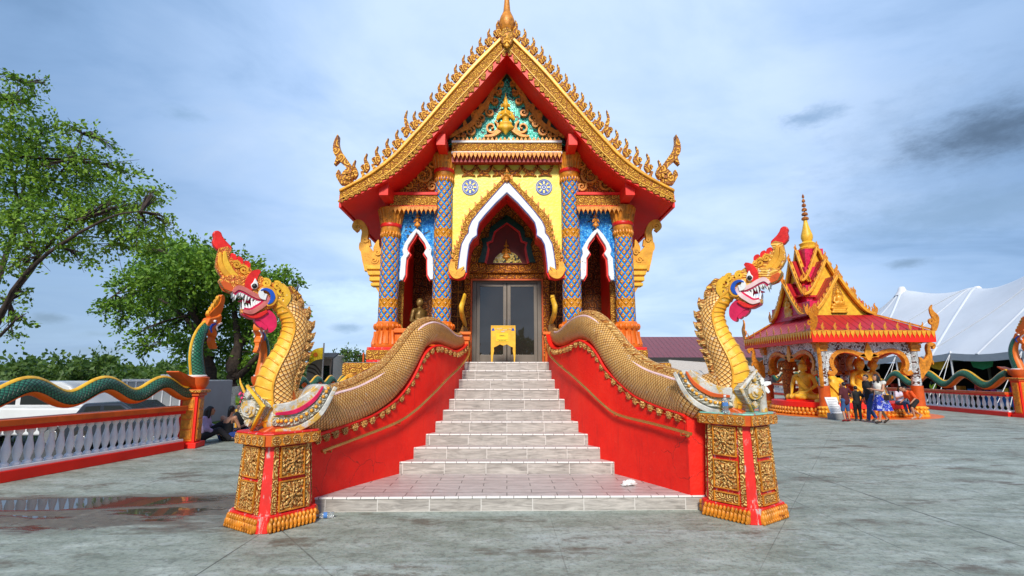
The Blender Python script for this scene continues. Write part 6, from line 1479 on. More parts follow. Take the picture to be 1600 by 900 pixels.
    for g in 'LR': m.append(('c', J['a' + g] - V((0, 0, .02 * R)) - (J['t' + g] - J['a' + g]).normalized() * .03 * R, J['t' + g], .045 * R, .036 * R))
    blob(m, .016 * s, 'shoes', cloth(shoe), t, smooth_it=2)
    hr = [('e', hd + V((0, 0, .028 * R)) - look * .022 * R, (.086 * R, .098 * R, .098 * R))]
    if hair == 'long':
        n_ = hd - look * .085 * R; hr += [('c', n_, n_ - V((0, 0, hairlen * .5 * R)) - look * .03 * R, .075 * R, .085 * R), ('c', n_ - V((0, 0, hairlen * .5 * R)) - look * .03 * R, n_ - V((0, 0, hairlen * R)) - look * .02 * R, .085 * R, .045 * R)]
        for g in (-1, 1): hr.append(('c', hd + sd * .07 * g * R + V((0, 0, .03 * R)), hd + sd * .085 * g * R - look * .02 * R - V((0, 0, .16 * R)), .03 * R, .03 * R))
    if hair == 'tail': n_ = hd - look * .10 * R + V((0, 0, .02 * R)); hr += [('c', n_, n_ - look * .04 * R - V((0, 0, hairlen * R)), .045 * R, .025 * R)]
    ho = blob(hr, .014 * s, 'hair', 'hair', t, smooth_it=2)
    # keep the face clear of hair
    bm = bmesh.new(); bm.from_mesh(ho.data); dl_ = [v for v in bm.verts if (v.co - hd).dot(look) > .035 * R and (v.co - hd).z < .045 * R and abs((v.co - hd).dot(sd)) < .085 * R]; bmesh.ops.delete(bm, geom=dl_, context='VERTS'); bm.to_mesh(ho.data); bm.free()
    return t
def spot(px, py, Y=None): return atz(px, py, 0) if Y is None else V((at(px, py, Y).x, Y, 0))
def m_skirt():
    m, t, b = newmat('blue and white printed skirt'); o = t.obj(); fin(t, b, t.mix(t.step(t.noise(o, 9, 4, .7, 1.2), .52, .60), (.012, .035, .42), (.55, .60, .80)), .8); return m
M['skirt'] = m_skirt()
walk = dict(kL=(-.09, .16, .50), aL=(-.10, .24, .10), tL=(-.10, .40, .05), kR=(.09, -.02, .48), aR=(.10, -.26, .14), tR=(.10, -.14, .035))
# boys seen from behind, facing the statues
p1 = person('boy in a maroon shirt and blue jeans seen from behind at the pavilion', spot(1324, 659), radians(8), 1.36, dict(hR=(.42, .10, 1.10), eR=(.34, .02, 1.20), kL=(-.12, .05, .48), aL=(-.14, -.06, .09), tL=(-.15, .09, .035)), (.085, .010, .018), (.035, .09, .24), 'short', .75, .62, None, (.35, .02, .02))
p2 = person('boy in a black shirt and black trousers beside the boy in maroon', spot(1342, 658), radians(-12), 1.22, dict(eL=(-.28, .06, 1.16), hL=(-.30, .22, 1.02), hR=(.36, .06, .92), eR=(.30, 0, 1.12)), (.012, .012, .013), (.012, .012, .013), 'short', .75, 1.0, None, (.12, .12, .12))
p3_ = person('woman in a white sleeveless top and blue printed skirt looking down at her phone', spot(1381, 662), radians(100), 1.66, dict(ch=(0, .05, 1.27), nk=(0, .08, 1.43), hd=(0, .14, 1.55), eL=(-.22, .12, 1.10), eR=(.22, .12, 1.10), hL=(-.05, .36, 1.16), hR=(.07, .36, 1.16), **walk), (.70, .68, .64), (.40, .22, .15), 'long', .12, .3, 'skirt', (.03, .02, .015), hairlen=.42)
ph = MB(); ph.box((0, 0, 0), (.075, .15, .012)); pho = ph.build('phone', 'black', None, local=True, bevel=.004); pho.location = p3_.location + Matrix.Rotation(radians(100), 3, 'Z') @ V((.0, .42, 1.17)); pho.rotation_euler = (radians(35), 0, radians(100)); tag(pho, 'dark phone held by the woman in the blue printed skirt', 'phone')
bg_ = MB(); bg_.box((0, 0, 0), (.24, .10, .18)); bg_.tube([(-.11, 0, .08), (-.04, 0, .30), (.05, 0, .5), (.10, 0, .62)], .012, 6); bgo = bg_.build('shoulder_bag', cloth((.05, .03, .025)), None, local=True, bevel=.02); bgo.location = p3_.location + Matrix.Rotation(radians(100), 3, 'Z') @ V((-.26, .02, .86)); bgo.rotation_euler = (0, 0, radians(100)); tag(bgo, 'small dark shoulder bag at the side of the woman in the blue printed skirt', 'bag')
p4 = person('dark-haired person in a black top and blue jeans walking beyond the woman in the skirt', spot(1363, 659), radians(100), 1.64, dict(hd=(0, .10, 1.56), nk=(0, .05, 1.43), **walk), (.014, .014, .016), (.03, .07, .22), 'short', .6, 1.0, None, (.25, .15, .10))
girl = dict(pel=(0, 0, .52), ch=(0, .06, .86), nk=(0, .10, 1.02), hd=(0, .14, 1.15), sL=(-.16, .06, .96), sR=(.16, .06, .96), eL=(-.22, .14, .72), eR=(.22, .14, .72), hL=(-.04, .30, .84), hR=(.08, .30, .80), pL=(-.09, .02, .50), pR=(.09, .02, .50), kL=(-.11, .42, .52), kR=(.11, .42, .50), aL=(-.10, .50, .10), aR=(.13, .56, .10), tL=(-.11, .66, .04), tR=(.16, .72, .04))
p5 = person('girl in a pale lilac shirt and jeans seated on the dais edge', V((15.05, 20.55, .14)), radians(180), 1.40, girl, (.62, .56, .68), (.05, .10, .22), 'long', .7, .95, None, (.5, .5, .52), seat=True, hairlen=.26)
run = dict(pel=(0, 0, .80), ch=(0, .22, 1.08), nk=(0, .32, 1.20), hd=(0, .44, 1.30), sL=(-.175, .27, 1.16), sR=(.175, .27, 1.16), eL=(-.25, .16, .92), eR=(.25, .16, .92), hL=(-.26, .36, .76), hR=(.22, .38, .78), pL=(-.09, 0, .78), pR=(.09, 0, .78), kL=(-.10, .24, .48), kR=(.10, .06, .42), aL=(-.10, .16, .10), aR=(.10, -.34, .16), tL=(-.10, .31, .035), tR=(.10, -.24, .04))
p6 = person('boy in an orange shirt and black shorts leaning forward by the front right pavilion column', spot(1432, 655), radians(96), 1.42, run, (.80, .09, .010), (.012, .012, .014), 'short', .85, .45, None, (.45, .28, .2))
# sitting on the ground at the left gap
sit = dict(pel=(0, 0, .13), ch=(0, .06, .48), nk=(0, .12, .64), hd=(0, .17, .77), sL=(-.175, .06, .58), sR=(.175, .06, .58), eL=(-.25, .16, .34), eR=(.25, .16, .34), hL=(-.12, .36, .22), hR=(.12, .36, .22), pL=(-.10, .02, .12), pR=(.10, .02, .12), kL=(-.38, .26, .16), kR=(.38, .26, .16), aL=(.02, .38, .08), aR=(-.02, .30, .12), tL=(.16, .40, .06), tR=(-.16, .32, .10))
p7 = person('woman in a black strappy top and blue jeans sitting cross-legged with her back to us', V((-6.95, 13.4, 0)), radians(-8), 1.62, sit, (.012, .012, .014), (.02, .06, .28), 'tail', 0, 1.0, None, (.30, .18, .12), seat=True, hairlen=.26, strappy=True)
p8 = person('person in a black t-shirt sitting opposite the woman in the strappy top, head bowed', V((-7.05, 14.45, 0)), radians(165), 1.66, sit, (.014, .014, .015), (.02, .03, .10), 'short', .7, 1.0, None, (.5, .5, .5), seat=True)
p9 = person('long-haired woman in a lavender shirt sitting by the near left post', V((-7.42, 13.15, 0)), radians(-70), 1.64, dict(sit, kL=(-.16, .40, .42), kR=(.18, .42, .30), aL=(-.12, .62, .08), aR=(.10, .66, .08), tL=(-.12, .78, .05), tR=(.10, .82, .05), hL=(-.2, .42, .40)), (.46, .38, .62), (.015, .015, .02), 'long', 1.7, 1.0, None, (.03, .03, .03), seat=True, hairlen=.5)

# ------------------------------------------------------------------ small things on the plaza and the stairs
tbl = thing('notice_table', 'small golden table with scalloped apron standing in front of the glass door', 'table', (-.02, 11.55, LAND)); yb = 11.55
q = lambda px, py: xz(px, py, yb); tl_ = q(767, 510); tr_ = q(805.5, 510); zb_ = LAND + .003
m = MB(); m.b2((tl_[0], yb, tl_[1] - .01), (tr_[0], yb + .5, tl_[1] + .02)); m.build('tabletop', 'gold_bright', tbl, bevel=.005)
P = [q(767, 511), q(805.5, 511), q(805.5, 538), q(805.5, 556), q(804.5, 566), q(803.2, 566), q(802.5, 556), q(801, 548), q(801.5, 543), q(797, 541), q(792, 538), q(786.5, 540), q(781, 538), q(776, 541), q(771.5, 543), q(772, 548), q(770.5, 556), q(769, 566), q(767.5, 566), q(767, 556)]
P = [(x, max(z, zb_)) for x, z in P]; m = MB(); m.prism(P, XZ(yb), -.03, 0); m.build('apron', 'gold_bright', tbl, bevel=.003)
for x in (tl_[0] + .02, tr_[0] - .02): m = MB(); m.b2((x - .018, yb + .45, zb_), (x + .018, yb + .49, tl_[1] - .01)); m.build('leg', 'gold_bright', tbl)
m = MB()
for px in (770.5, 801.5):
    c = q(px, 514.5); m.prism([(c[0] - .035, c[1] - .03), (c[0] + .035, c[1] - .03), (c[0] + .02, c[1] + .01), (c[0], c[1] + .035), (c[0] - .02, c[1] + .01)], XZ(yb), .001, .006)
m.build('blue_emblem', 'blue', tbl)
m = MB()
for px, py, w_ in ((777, 514, .05), (784, 513, .04), (790, 515.5, .06), (786, 518, .05), (795, 514, .04)): c = q(px, py); m.prism([(c[0] - w_, c[1] - .006), (c[0] + w_, c[1] - .01), (c[0] + w_ * .9, c[1] + .012), (c[0] - w_ * .8, c[1] + .008)], XZ(yb), .001, .005)
m.build('painted_ornament', 'silver_worn', tbl)
nt_ = thing('paper_notice', 'yellow paper notice with dark lines of writing on the golden table front', 'notice', (-.05, yb - .006, q(785, 527)[1]))
m = MB(); a, c = q(775.3, 520.5), q(794, 533.5); m.prism([(a[0], c[1]), (c[0], c[1]), (c[0], a[1]), (a[0], a[1])], XZ(yb), .004, .007); m.build('sheet', 'yellow', nt_)
m = MB()
random.seed(3)
for py, x0, x1 in ((525, 780, 790), (524.2, 781, 788), (531, 777, 793), (532, 779, 791)):
    x = x0
    while x < x1: w_ = random.uniform(.4, 1.3); c0, c1 = q(x, py), q(min(x1, x + w_), py); m.b2((c0[0], yb - .0085, c0[1] - .005), (c1[0], yb - .007, c0[1] + .005)); x += w_ + .5
m.build('writing', 'black', nt_)
def bottle(label, loc, rot=(0, 0, 0), h=.22, r=.033):
    t = thing('water_bottle', label, 'bottle', loc); t.rotation_euler = rot
    m = MB(); m.lathe([(.0, 0), (r * .9, .0), (r, .01), (r, h * .25), (r * .93, h * .30), (r, h * .35), (r, h * .62), (r * .8, h * .75), (r * .42, h * .88), (r * .40, h * .93)], (0, 0, 0), 16); m.build('bottle_body', 'plastic_clear', t, local=True, smooth=True)
    m = MB(); m.lathe([(r * 1.02, h * .38), (r * 1.02, h * .58)], (0, 0, 0), 16); m.build('bottle_label', cloth((.08, .22, .55)), t, local=True, smooth=True)
    m = MB(); m.lathe([(r * .46, h * .92), (r * .46, h), (0, h)], (0, 0, 0), 12); m.build('cap', 'white', t, local=True, smooth=True); return t
zc = PED[1]['h'] + .016
bottle('clear water bottle with blue label standing on the right pedestal', (2.545, 6.255, zc), h=.20, r=.034)
bottle('crushed water bottle lying on the concrete beside the left pedestal', (-1.98, 6.36, .034), (radians(90), 0, radians(-75)), .2)
t = thing('tissue', 'crumpled white tissue lying on the landing near the right wall', 'tissue', (1.62, 7.30, HP)); m = MB(); random.seed(5)
m.ell((0, 0, .035), (.085, .05, .035), 14); m.ell((.06, .03, .02), (.06, .035, .02), 10); m.ell((-.06, -.03, .02), (.06, .05, .018), 10); m.v = [(x + random.uniform(-.014, .014), y + random.uniform(-.014, .014), max(.001, z + random.uniform(-.01, .012))) for x, y, z in m.v]; m.build('paper', 'white', t, local=True)
t = thing('ribbon_roll', 'white bow tied round a small grey bundle on the outer side of the right pedestal', 'ornament', (3.06, 6.42, zc)); m = MB(); m.lathe([(.05, 0), (.045, .14), (.05, .30)], (0, 0, 0), 12); m.build('bundle', 'silver_worn', t, local=True, smooth=True)
m = MB(); fq = (V((0, -.03, .30)), V((1, 0, 0)), V((0, 0, 1)), V((0, -1, 0)))
for a in range(5): an = .4 + a * 1.25; m.stroke([(0, 0), (.05 * cos(an), .05 * sin(an) + .01), (.11 * cos(an), .10 * sin(an))], [.02, .055, .03], fq, -.01, .012)
m.build('bow', 'white', t, local=True, bevel=.004)
t = thing('info_board', 'white notice board leaning on a dark box beside the front left pavilion column', 'sign', spot(1308, 655)); m = MB(); m.box((0, 0, .11), (.5, .36, .22)); m.build('box', 'grey', t, local=True, bevel=.01)
m = MB(); fq = (V((-.05, -.10, .20)), V((1, 0, 0)), V((-.10, .35, 1)).normalized(), V((0, -1, .35)).normalized()); m.prism([(-.22, 0), (.22, 0), (.22, .62), (-.22, .62)], fq, -.012, .012); bd = m.build('board', 'paper_white', t, local=True); m = MB()
for i in range(8): m.prism([(-.17, .07 + i * .065), (.17 - .05 * (i % 3), .07 + i * .065), (.17 - .05 * (i % 3), .085 + i * .065), (-.17, .085 + i * .065)], fq, .0125, .0135)
m.build('lines', 'grey', bd, local=True)
# golden boundary leaf and the kneeling angel with its vase
t = thing('boundary_leaf', 'golden pointed boundary leaf standing behind the golden serpent left of the stairs', 'marker', (at(545, 600, 8.9).x, 8.9, 0)); xx = t.location.x; q = lambda px, py: xz(px, py, 8.9)
m = MB(); m.prism([q(524, 612), q(526, 600), q(533, 592), q(546, 582.5), q(557, 592), q(562, 602), q(563, 612)], XZ(8.9), -.09, .02); lf_ = m.build('leaf', 'gold_bright', t, bevel=.03); m = MB(); c = q(545, 600)
m.stroke([q(533, 606), q(537, 598), q(546, 593), q(555, 599), q(558, 606)], .05, XZ(8.9), .02, .05); m.stroke(spiral(q(546, 590), .055, 0, 1.4), [.03] * 19, XZ(8.9), .02, .05, n=1); m.build('relief', 'gold', lf_, bevel=.01)
m = MB(); m.box((xx, 8.94, .70), (.34, .34, 1.40), 0, .9); m.build('stand', 'orange_deep', t, bevel=.02)
t = thing('angel_statue', 'yellow kneeling angel statue with raised arm behind the sitting people', 'statue', atz(397, 655, 0)); ax = 15.6; t.location = (at(398, 650, ax).x, ax, .35); s_ = 1.0
blob([('c', (-.1, 0, .15), (.25, -.1, .15), .17, .12), ('c', (0, 0, .2), (.02, 0, .62), .17, .14), ('c', (.02, 0, .62), (.05, -.02, .80), .15, .12), ('c', (.05, -.02, .82), (.07, -.03, .96), .05, .05), ('e', (.08, -.04, 1.06), (.11, .12, .13)), ('c', (.08, -.03, 1.14), (.05, 0, 1.28), .10, .02), ('c', (-.08, -.05, .80), (-.28, -.10, .72), .06, .05), ('c', (-.28, -.10, .72), (-.42, -.14, 1.02), .05, .035), ('c', (-.42, -.14, 1.02), (-.44, -.15, 1.16), .035, .02), ('c', (.18, 0, .80), (.30, -.1, .60), .06, .05), ('c', (.30, -.1, .6), (.10, -.25, .52), .05, .04), ('c', (0, .12, .7), (.1, .35, .95), .06, .03)], .025, 'body', 'gold_bright', t)
m = MB(); m.box((0, 0, -.16), (.8, .7, .36)); m.build('plinth', 'gold', t, local=True, bevel=.03)
t = thing('flower_vase', 'yellow vase of pink flowers in front of the kneeling angel', 'vase', (at(381, 650, 15.2).x, 15.2, 0)); m = MB(); m.lathe([(.16, 0), (.2, .1), (.12, .3), (.22, .55), (.25, .62), (.14, .70), (.16, .78)], (0, 0, 0), 18); m.build('vase', 'gold_bright', t, local=True, smooth=True)
m = MB(); random.seed(8)
for i in range(26): a = random.uniform(0, 6.28); r_ = random.uniform(0, .20); m.ell((r_ * cos(a), r_ * sin(a), .86 + random.uniform(0, .30) - r_ * .4), random.uniform(.035, .06), 6)
m.build('flowers', cloth((.75, .06, .18)), t, local=True, smooth=True)
m = MB()
for i in range(30): a = random.uniform(0, 6.28); m.add([(0, 0, .76), (.25 * cos(a), .25 * sin(a), .86 + random.uniform(-.1, .2)), (.25 * cos(a + .25), .25 * sin(a + .25), .84)], [(0, 1, 2)])
m.build('leaves', 'leaf_mid', t, local=True)
# ------------------------------------------------------------------ trees
def tree(label, cat, base, fork, limbs, clumps, leaf='leaf', n=5000, lsz=.10, seed=1, group=None, twig=True, wash=0.0, r0=.2, name='tree', droop=.25):
    """base, fork: points of the trunk(s); limbs: list of point lists with start radius; clumps: (centre, radii)"""
    random.seed(seed); t = thing(name, label, cat, base, group); B0 = V(base)
    m = MB()
    for pts, r in limbs:
        p2, w2 = smooth2([tuple(p) for p in pts], [r * (1 - .82 * i / (len(pts) - 1)) for i in range(len(pts))], 5)
        p2 = [V(p) + V((random.uniform(-1, 1), random.uniform(-1, 1), 0)) * r * .18 for p in p2]; m.tube(p2, w2, 9, cap=False)
        if wash: 
            pass
    ends = [V(p) for pts, r in limbs for p in pts[len(pts) // 2:]]
    cl = []
    for c, rr in clumps:
        c = V(c); cl.append((c, V(rr)))
        if twig:
            e = min(ends, key=lambda q: (q - c).length)
            for k in range(9):
                d = V((random.gauss(0, .5) * rr[0], random.gauss(0, .5) * rr[1], random.gauss(0, .5) * rr[2])); mid = e.lerp(c, .55) + V((random.uniform(-.15, .15), random.uniform(-.15, .15), .1)); m.tube([e, mid, c + d], [.024, .014, .004], 4, cap=False)
    tr_ = m.build('trunk', 'bark', t, smooth=True)
    L = MB(); tot = sum(r.x * r.y + r.y * r.z for _, r in cl)
    for c, r in cl:
        k = int(n * (r.x * r.y + r.y * r.z) / tot); sub = max(4, k // 15)
        sprays = []; sl = lsz * 4.2
        for i in range(sub):
            d = V((random.gauss(0, 1), random.gauss(0, 1), random.gauss(0, 1))).normalized(); q = random.random() ** .45; sprays.append((c + V((d.x * r.x, d.y * r.y, d.z * r.z)) * q, (d + V((random.gauss(0, .6), random.gauss(0, .6), random.gauss(0, .4) - droop))).normalized()))
        for i in range(k):
            s, ax = random.choice(sprays)
            p = s + ax * random.uniform(-.5, .5) * sl + V((random.gauss(0, 1), random.gauss(0, 1), random.gauss(0, 1))) * sl * .13
            l = lsz * random.uniform(.6, 1.4); a = (ax + V((random.gauss(0, .6), random.gauss(0, .6), random.gauss(0, .6)))).normalized(); b_ = a.orthogonal().normalized(); b_ = (Matrix.Rotation(random.uniform(0, 6.28), 3, a) @ b_)
            nn = a.cross(b_); w_ = l * .30
            L.add([p, p + a * l * .5 + b_ * w_ + nn * l * .06, p + a * l, p + a * l * .5 - b_ * w_ + nn * l * .06], [(0, 1, 2, 3)])
    L.build('crown', leaf, t); return t
def rc(c, R, n, rr, seed):                                 # n clumps spread through an ellipsoid
    random.seed(seed); out = []
    while len(out) < n:
        d = V((random.uniform(-1, 1), random.uniform(-1, 1), random.uniform(-1, 1)))
        if .15 < d.length < 1: out.append((V(c) + V((d.x * R[0], d.y * R[1], d.z * R[2])), tuple(q * random.uniform(.7, 1.3) for q in rr)))
    return out
def AP(px, py, Y): return at(px, py, Y)
# big tree entering from the left edge
YT = 14.5
b0 = AP(-75, 640, YT); b0.z = -.45
limbs = [([b0, AP(-55, 590, YT), AP(-25, 540, YT), AP(15, 470, YT), AP(60, 400, YT - .5), AP(120, 345, YT - 1)], .15),
         ([AP(-45, 570, YT), AP(-20, 480, YT + .3), AP(10, 400, YT + .6), AP(30, 320, YT + .6), AP(50, 230, YT + .4)], .12),
         ([AP(-40, 560, YT), AP(-60, 460, YT), AP(-70, 380, YT), AP(-60, 250, YT)], .075),
         ([AP(-10, 520, YT), AP(30, 440, YT - .8), AP(90, 385, YT - 1.2), AP(170, 340, YT - 1.4), AP(220, 330, YT - 1.5)], .075),
         ([AP(25, 455, YT), AP(70, 400, YT + .8), AP(130, 370, YT + 1.2), AP(190, 380, YT + 1.3)], .06),
         ([AP(20, 370, YT + .6), AP(70, 300, YT + .2), AP(110, 250, YT), AP(130, 210, YT)], .05), ([AP(30, 330, YT), AP(15, 230, YT), AP(20, 160, YT), AP(40, 130, YT)], .045), ([AP(-20, 540, YT), AP(5, 520, YT - .8), AP(25, 500, YT - 1.2), AP(40, 490, YT - 1.5)], .05)]
cl = []
random.seed(21)
for px, py, r in [(15, 200, 1.0), (60, 235, .9), (110, 245, .8), (150, 255, .7), (30, 270, 1.0), (85, 290, 1.0), (140, 290, .9), (190, 310, .8), (225, 320, .65), (20, 330, 1.0), (75, 345, .95), (130, 340, .9), (180, 355, .8), (215, 365, .65), (250, 350, .45), (245, 300, .4), (40, 390, .8), (-30, 250, 1.2), (-40, 350, 1.2), (100, 385, .6), (160, 390, .5), (200, 270, .35), (115, 205, .35), (150, 215, .3), (20, 150, .45), (35, 128, .3), (70, 130, .22), (45, 165, .4), (20, 420, .4), (10, 470, .3), (25, 500, .3), (15, 525, .3), (45, 455, .22), (75, 195, .45), (-20, 150, .6), (178, 235, .22), (265, 352, .2), (8, 118, .25), (55, 148, .22), (130, 408, .35), (190, 392, .3)]:
    cl.append((AP(px, py, YT + random.uniform(-1.3, 1.3)), (r * 1.02, r * 1.05, r * .74)))
tree('large spring-green tree reaching in from the left frame edge with leaning limbs', 'tree', b0, None, limbs, cl, 'leaf', 21000, .105, 4)
# whitewashed tree in the gap
YM = 24.0
b1 = AP(352, 660, YM); b1.z = -.42
limbs = [([b1 + V((.35, 0, 0)), AP(362, 600, YM), AP(368, 550, YM), AP(400, 510, YM + .5), AP(425, 470, YM + .6)], .36), ([b1 + V((-.40, 0, 0)), AP(332, 590, YM), AP(318, 540, YM), AP(300, 490, YM - .5), AP(260, 440, YM - 1)], .30),
         ([AP(366, 590, YM), AP(372, 530, YM), AP(362, 470, YM), AP(340, 420, YM)], .22), ([AP(372, 590, YM), AP(400, 560, YM - .6), AP(430, 520, YM - 1.2), AP(460, 480, YM - 1.4)], .16), ([AP(312, 520, YM), AP(270, 480, YM + .5), AP(220, 455, YM + .8), AP(180, 460, YM + 1)], .13), ([AP(330, 560, YM), AP(300, 470, YM + .6), AP(280, 420, YM + .8), AP(270, 400, YM)], .13)]
cl = []
random.seed(22)
for px, py, r in [(270, 400, 1.3), (310, 410, 1.4), (350, 420, 1.4), (240, 425, 1.2), (210, 445, 1.1), (280, 440, 1.5), (330, 450, 1.5), (380, 450, 1.3), (420, 460, 1.2), (440, 440, .6), (200, 480, .8), (175, 478, .55), (160, 487, .35), (240, 480, 1.2), (300, 490, 1.4), (350, 500, 1.5), (400, 510, 1.4), (440, 520, 1.1), (455, 490, .7), (250, 520, .7), (225, 540, .5), (290, 540, .9), (350, 550, 1.1), (410, 555, 1.2), (445, 560, 1.0), (385, 580, .8), (430, 590, .8), (235, 390, .7), (265, 385, .6), (320, 395, .7), (465, 440, .3), (190, 505, .4), (215, 520, .35), (290, 575, .4), (445, 428, .4), (400, 430, .8)]:
    cl.append((AP(px, py, YM + random.uniform(-2.5, 2.5)), (r * .98, r, r * .72)))
tw = tree('broad green tree with two whitewashed trunk bases behind the gap in the left balustrade', 'tree', b1, None, limbs, cl, 'leaf_mid', 38000, .165, 9)
m = MB()
for dx, r in ((.35, .38), (-.40, .33)):
    m.tube([b1 + V((dx, 0, -.02)), V((AP(362 if dx > 0 else 332, 600, YM).x * .35 + (b1.x + dx) * .65, YM, .55)), V((AP(362 if dx > 0 else 332, 600, YM).x * .8 + (b1.x + dx) * .2, YM, 1.05))], [r * 1.25, r * 1.03, r * 1.0], 14, cap=False)
m.build('whitewash', 'whitewash', tw, smooth=True)
# trees beyond the car park and behind the temple
random.seed(31); FAR = [(-20, 66, 572, 6), (25, 60, 566, 5), (70, 70, 560, 3.5), (120, 55, 545, 5.5), (158, 60, 565, 4.5), (200, 64, 572, 5), (240, 62, 566, 5), (278, 60, 570, 5), (315, 58, 575, 5), (445, 50, 560, 3.5), (400, 60, 572, 5)]
names = ['dull green bush-like tree at the left end of the far tree row', 'second tree of the far row, grey green above the white van', 'thin bare-topped tree in the dip of the far row above the van', 'tallest rounded tree of the far row, standing alone above the row', 'tree joined to the right flank of the tallest far tree', 'low dark tree of the far row beside the tallest group', 'rounded far tree left of the green serpent\'s neck', 'far tree behind the green serpent\'s neck', 'far tree showing between the green serpent and the whitewashed trunks', 'dark tree behind the golden serpent\'s neck', 'far tree seen through the whitewashed tree\'s crown']
for i, ((px, Y, py, R), nm) in enumerate(zip(FAR, names)):
    top = AP(px, py, Y); base = V((top.x, Y, -.45)); H = (top.z + .45) * .90; c = V((top.x, Y, -.45 + H * .56))
    tree(nm, 'tree', base, None, [([base, base + V((.1, 0, H * .3)), c, c + V((.3, 0, H * .25))], .22)], rc(c, (R, R * .7, H * .36), 13, (R * .36, R * .36, H * .17), 50 + i), 'leaf_far', 1900, .52, 60 + i, 'trees beyond the car park', twig=False)
Y = 33; top = AP(538, 543, Y); base = V((top.x, Y, -.45))
tree('small airy dark green tree between the camper and the temple plinth', 'tree', base, None, [([base, base + V((0, 0, 1.2)), AP(540, 570, Y), AP(545, 552, Y)], .12), ([base + V((0, 0, 1)), AP(520, 575, Y), AP(512, 560, Y)], .07), ([base + V((0, 0, 1)), AP(560, 575, Y), AP(568, 560, Y)], .07)], [(AP(px, py, Y + random.uniform(-.6, .6)), (r, r, r * .6)) for px, py, r in ((538, 552, .5), (522, 560, .5), (552, 558, .5), (512, 568, .45), (566, 562, .4), (535, 570, .6), (556, 572, .5), (575, 570, .35), (520, 576, .5))], 'leaf_far', 2600, .17, 77)
# grass tufts by the trees at the gap
random.seed(12); m = MB()
for i in range(5200):
    x = random.uniform(-16, -9.3); y = random.uniform(16.4, 26); h = random.uniform(.06, .20); a = random.uniform(0, 6.28)
    m.add([(x, y, -.45), (x + .03 * cos(a), y + .03 * sin(a), -.45), (x + .05 * cos(a + 1), y + .05 * sin(a + 1), -.45 + h)], [(0, 1, 2)])
tag(m.build('grass', M['leaf'], None), 'short grass growing round the whitewashed tree', 'grass', kind='stuff')

# ------------------------------------------------------------------ vehicles beyond the left balustrade
def wheel(par, x, y, z, r, w_=.2):
    m = MB(); f = (V((x, y, z)), V((1, 0, 0)), V((0, 0, 1)), V((0, -1, 0))); m.prism(circ(r, 24), f, -w_ / 2, w_ / 2); o = m.build('wheel', 'rubber', par, bevel=.02); m = MB(); m.prism(circ(r * .62, 16), f, w_ / 2, w_ / 2 + .02); m.build('rim', 'chrome', o, bevel=.01)
def car(name, label, cat, c, body, L, Wd, prof, roof, glass, mat, wr=.33):
    """prof: side outline (x,z); roof: cabin outline; glass: side window outlines; long axis along X"""
    t = thing(name, label, cat, c); fr = (V(c), V((1, 0, 0)), V((0, 0, 1)), V((0, -1, 0)))
    m = MB(); m.prism(prof, fr, -Wd / 2, Wd / 2); m.build('body', mat, t, bevel=.07, seg=3)
    m = MB(); m.prism(roof, fr, -Wd / 2 + .10, Wd / 2 - .10); m.build('cabin', mat, t, bevel=.09, seg=3)
    for g in glass:
        m = MB(); m.prism(g, fr, -Wd / 2 + .092, Wd / 2 - .092); m.build('window', 'car_glass', t, bevel=.01)
    for x in (L * .19, L * .81):
        for s in (-1, 1): wheel(t, c[0] + x, c[1] + s * (Wd / 2 - .09), c[2] + wr, wr)
    return t, fr
vx = AP(-40, 620, 16).x
v, fr = car('van', 'white van with dark windows parked beyond the near left balustrade', 'van', (vx - .9, 16.2, -.44), None, 4.9, 1.9, [(0, .35), (0, 1.0), (.1, 1.12), (4.6, 1.12), (4.88, 1.0), (4.9, .35)], [(.15, 1.1), (.35, 1.72), (.6, 1.86), (3.95, 1.86), (4.25, 1.74), (4.72, 1.1)],
    [[(.42, 1.2), (.52, 1.66), (1.5, 1.70), (1.5, 1.2)], [(1.62, 1.2), (1.62, 1.70), (2.75, 1.70), (2.75, 1.2)], [(2.88, 1.2), (2.88, 1.70), (3.9, 1.70), (4.45, 1.2)]], 'car_white')
m = MB(); m.b2((vx - .9 + 4.86, 16.2 - .8, .10), (vx - .9 + 4.93, 16.2 - .55, .28)); m.build('tail_lamp', 'scarlet', v)
cx = AP(128, 640, 15.2).x
v, fr = car('sedan_car', 'dark grey sedan with a pale windscreen parked right of the white van', 'car', (cx, 15.4, -.44), None, 3.0, 1.75, [(0, .3), (0, .78), (.7, .86), (2.6, .84), (3.0, .66), (3.0, .3)], [(.1, .82), (.45, 1.28), (1.5, 1.32), (2.25, .84)], [[(.42, .88), (.56, 1.20), (.95, 1.23), (.95, .88)], [(1.05, .88), (1.05, 1.23), (1.5, 1.22), (2.0, .88)]], 'car_dark', .3)
tx_ = AP(212, 620, 19).x; tx2 = AP(335, 620, 19).x
t = thing('cargo_trailer', 'long grey box trailer with ribbed side parked behind the left gap', 'trailer', (tx_, 19.2, -.44)); m = MB(); m.b2((tx_, 18.3, -.05), (tx2, 20.2, 1.42)); m.build('body', 'trailer', t, bevel=.04)
m = MB()
for i in range(9): x = tx_ + (tx2 - tx_) * (i + .5) / 9; m.b2((x - .02, 18.27, 0), (x + .02, 18.298, 1.38))
m.b2((tx_ - .02, 18.26, 1.38), (tx2 + .02, 18.30, 1.46)); m.b2((tx_ + 1.2, 18.4, 1.425), (tx_ + 1.9, 19.2, 1.62)); m.build('ribs', 'paper_white', t)
for x in (tx_ + 1.0, tx_ + 1.8): wheel(t, x, 18.42, -.10, .33)
x0 = AP(478, 590, 30).x; x1 = AP(517, 590, 30).x
t = thing('camper', 'beige camper with swoosh stripes under a dark awning behind the golden serpent', 'camper', (x0, 30, -.44)); m = MB(); m.b2((x0, 30, .0), (x1, 32.4, 2.75)); m.build('body', 'beige', t, bevel=.06)
f = XZ(30); m = MB()
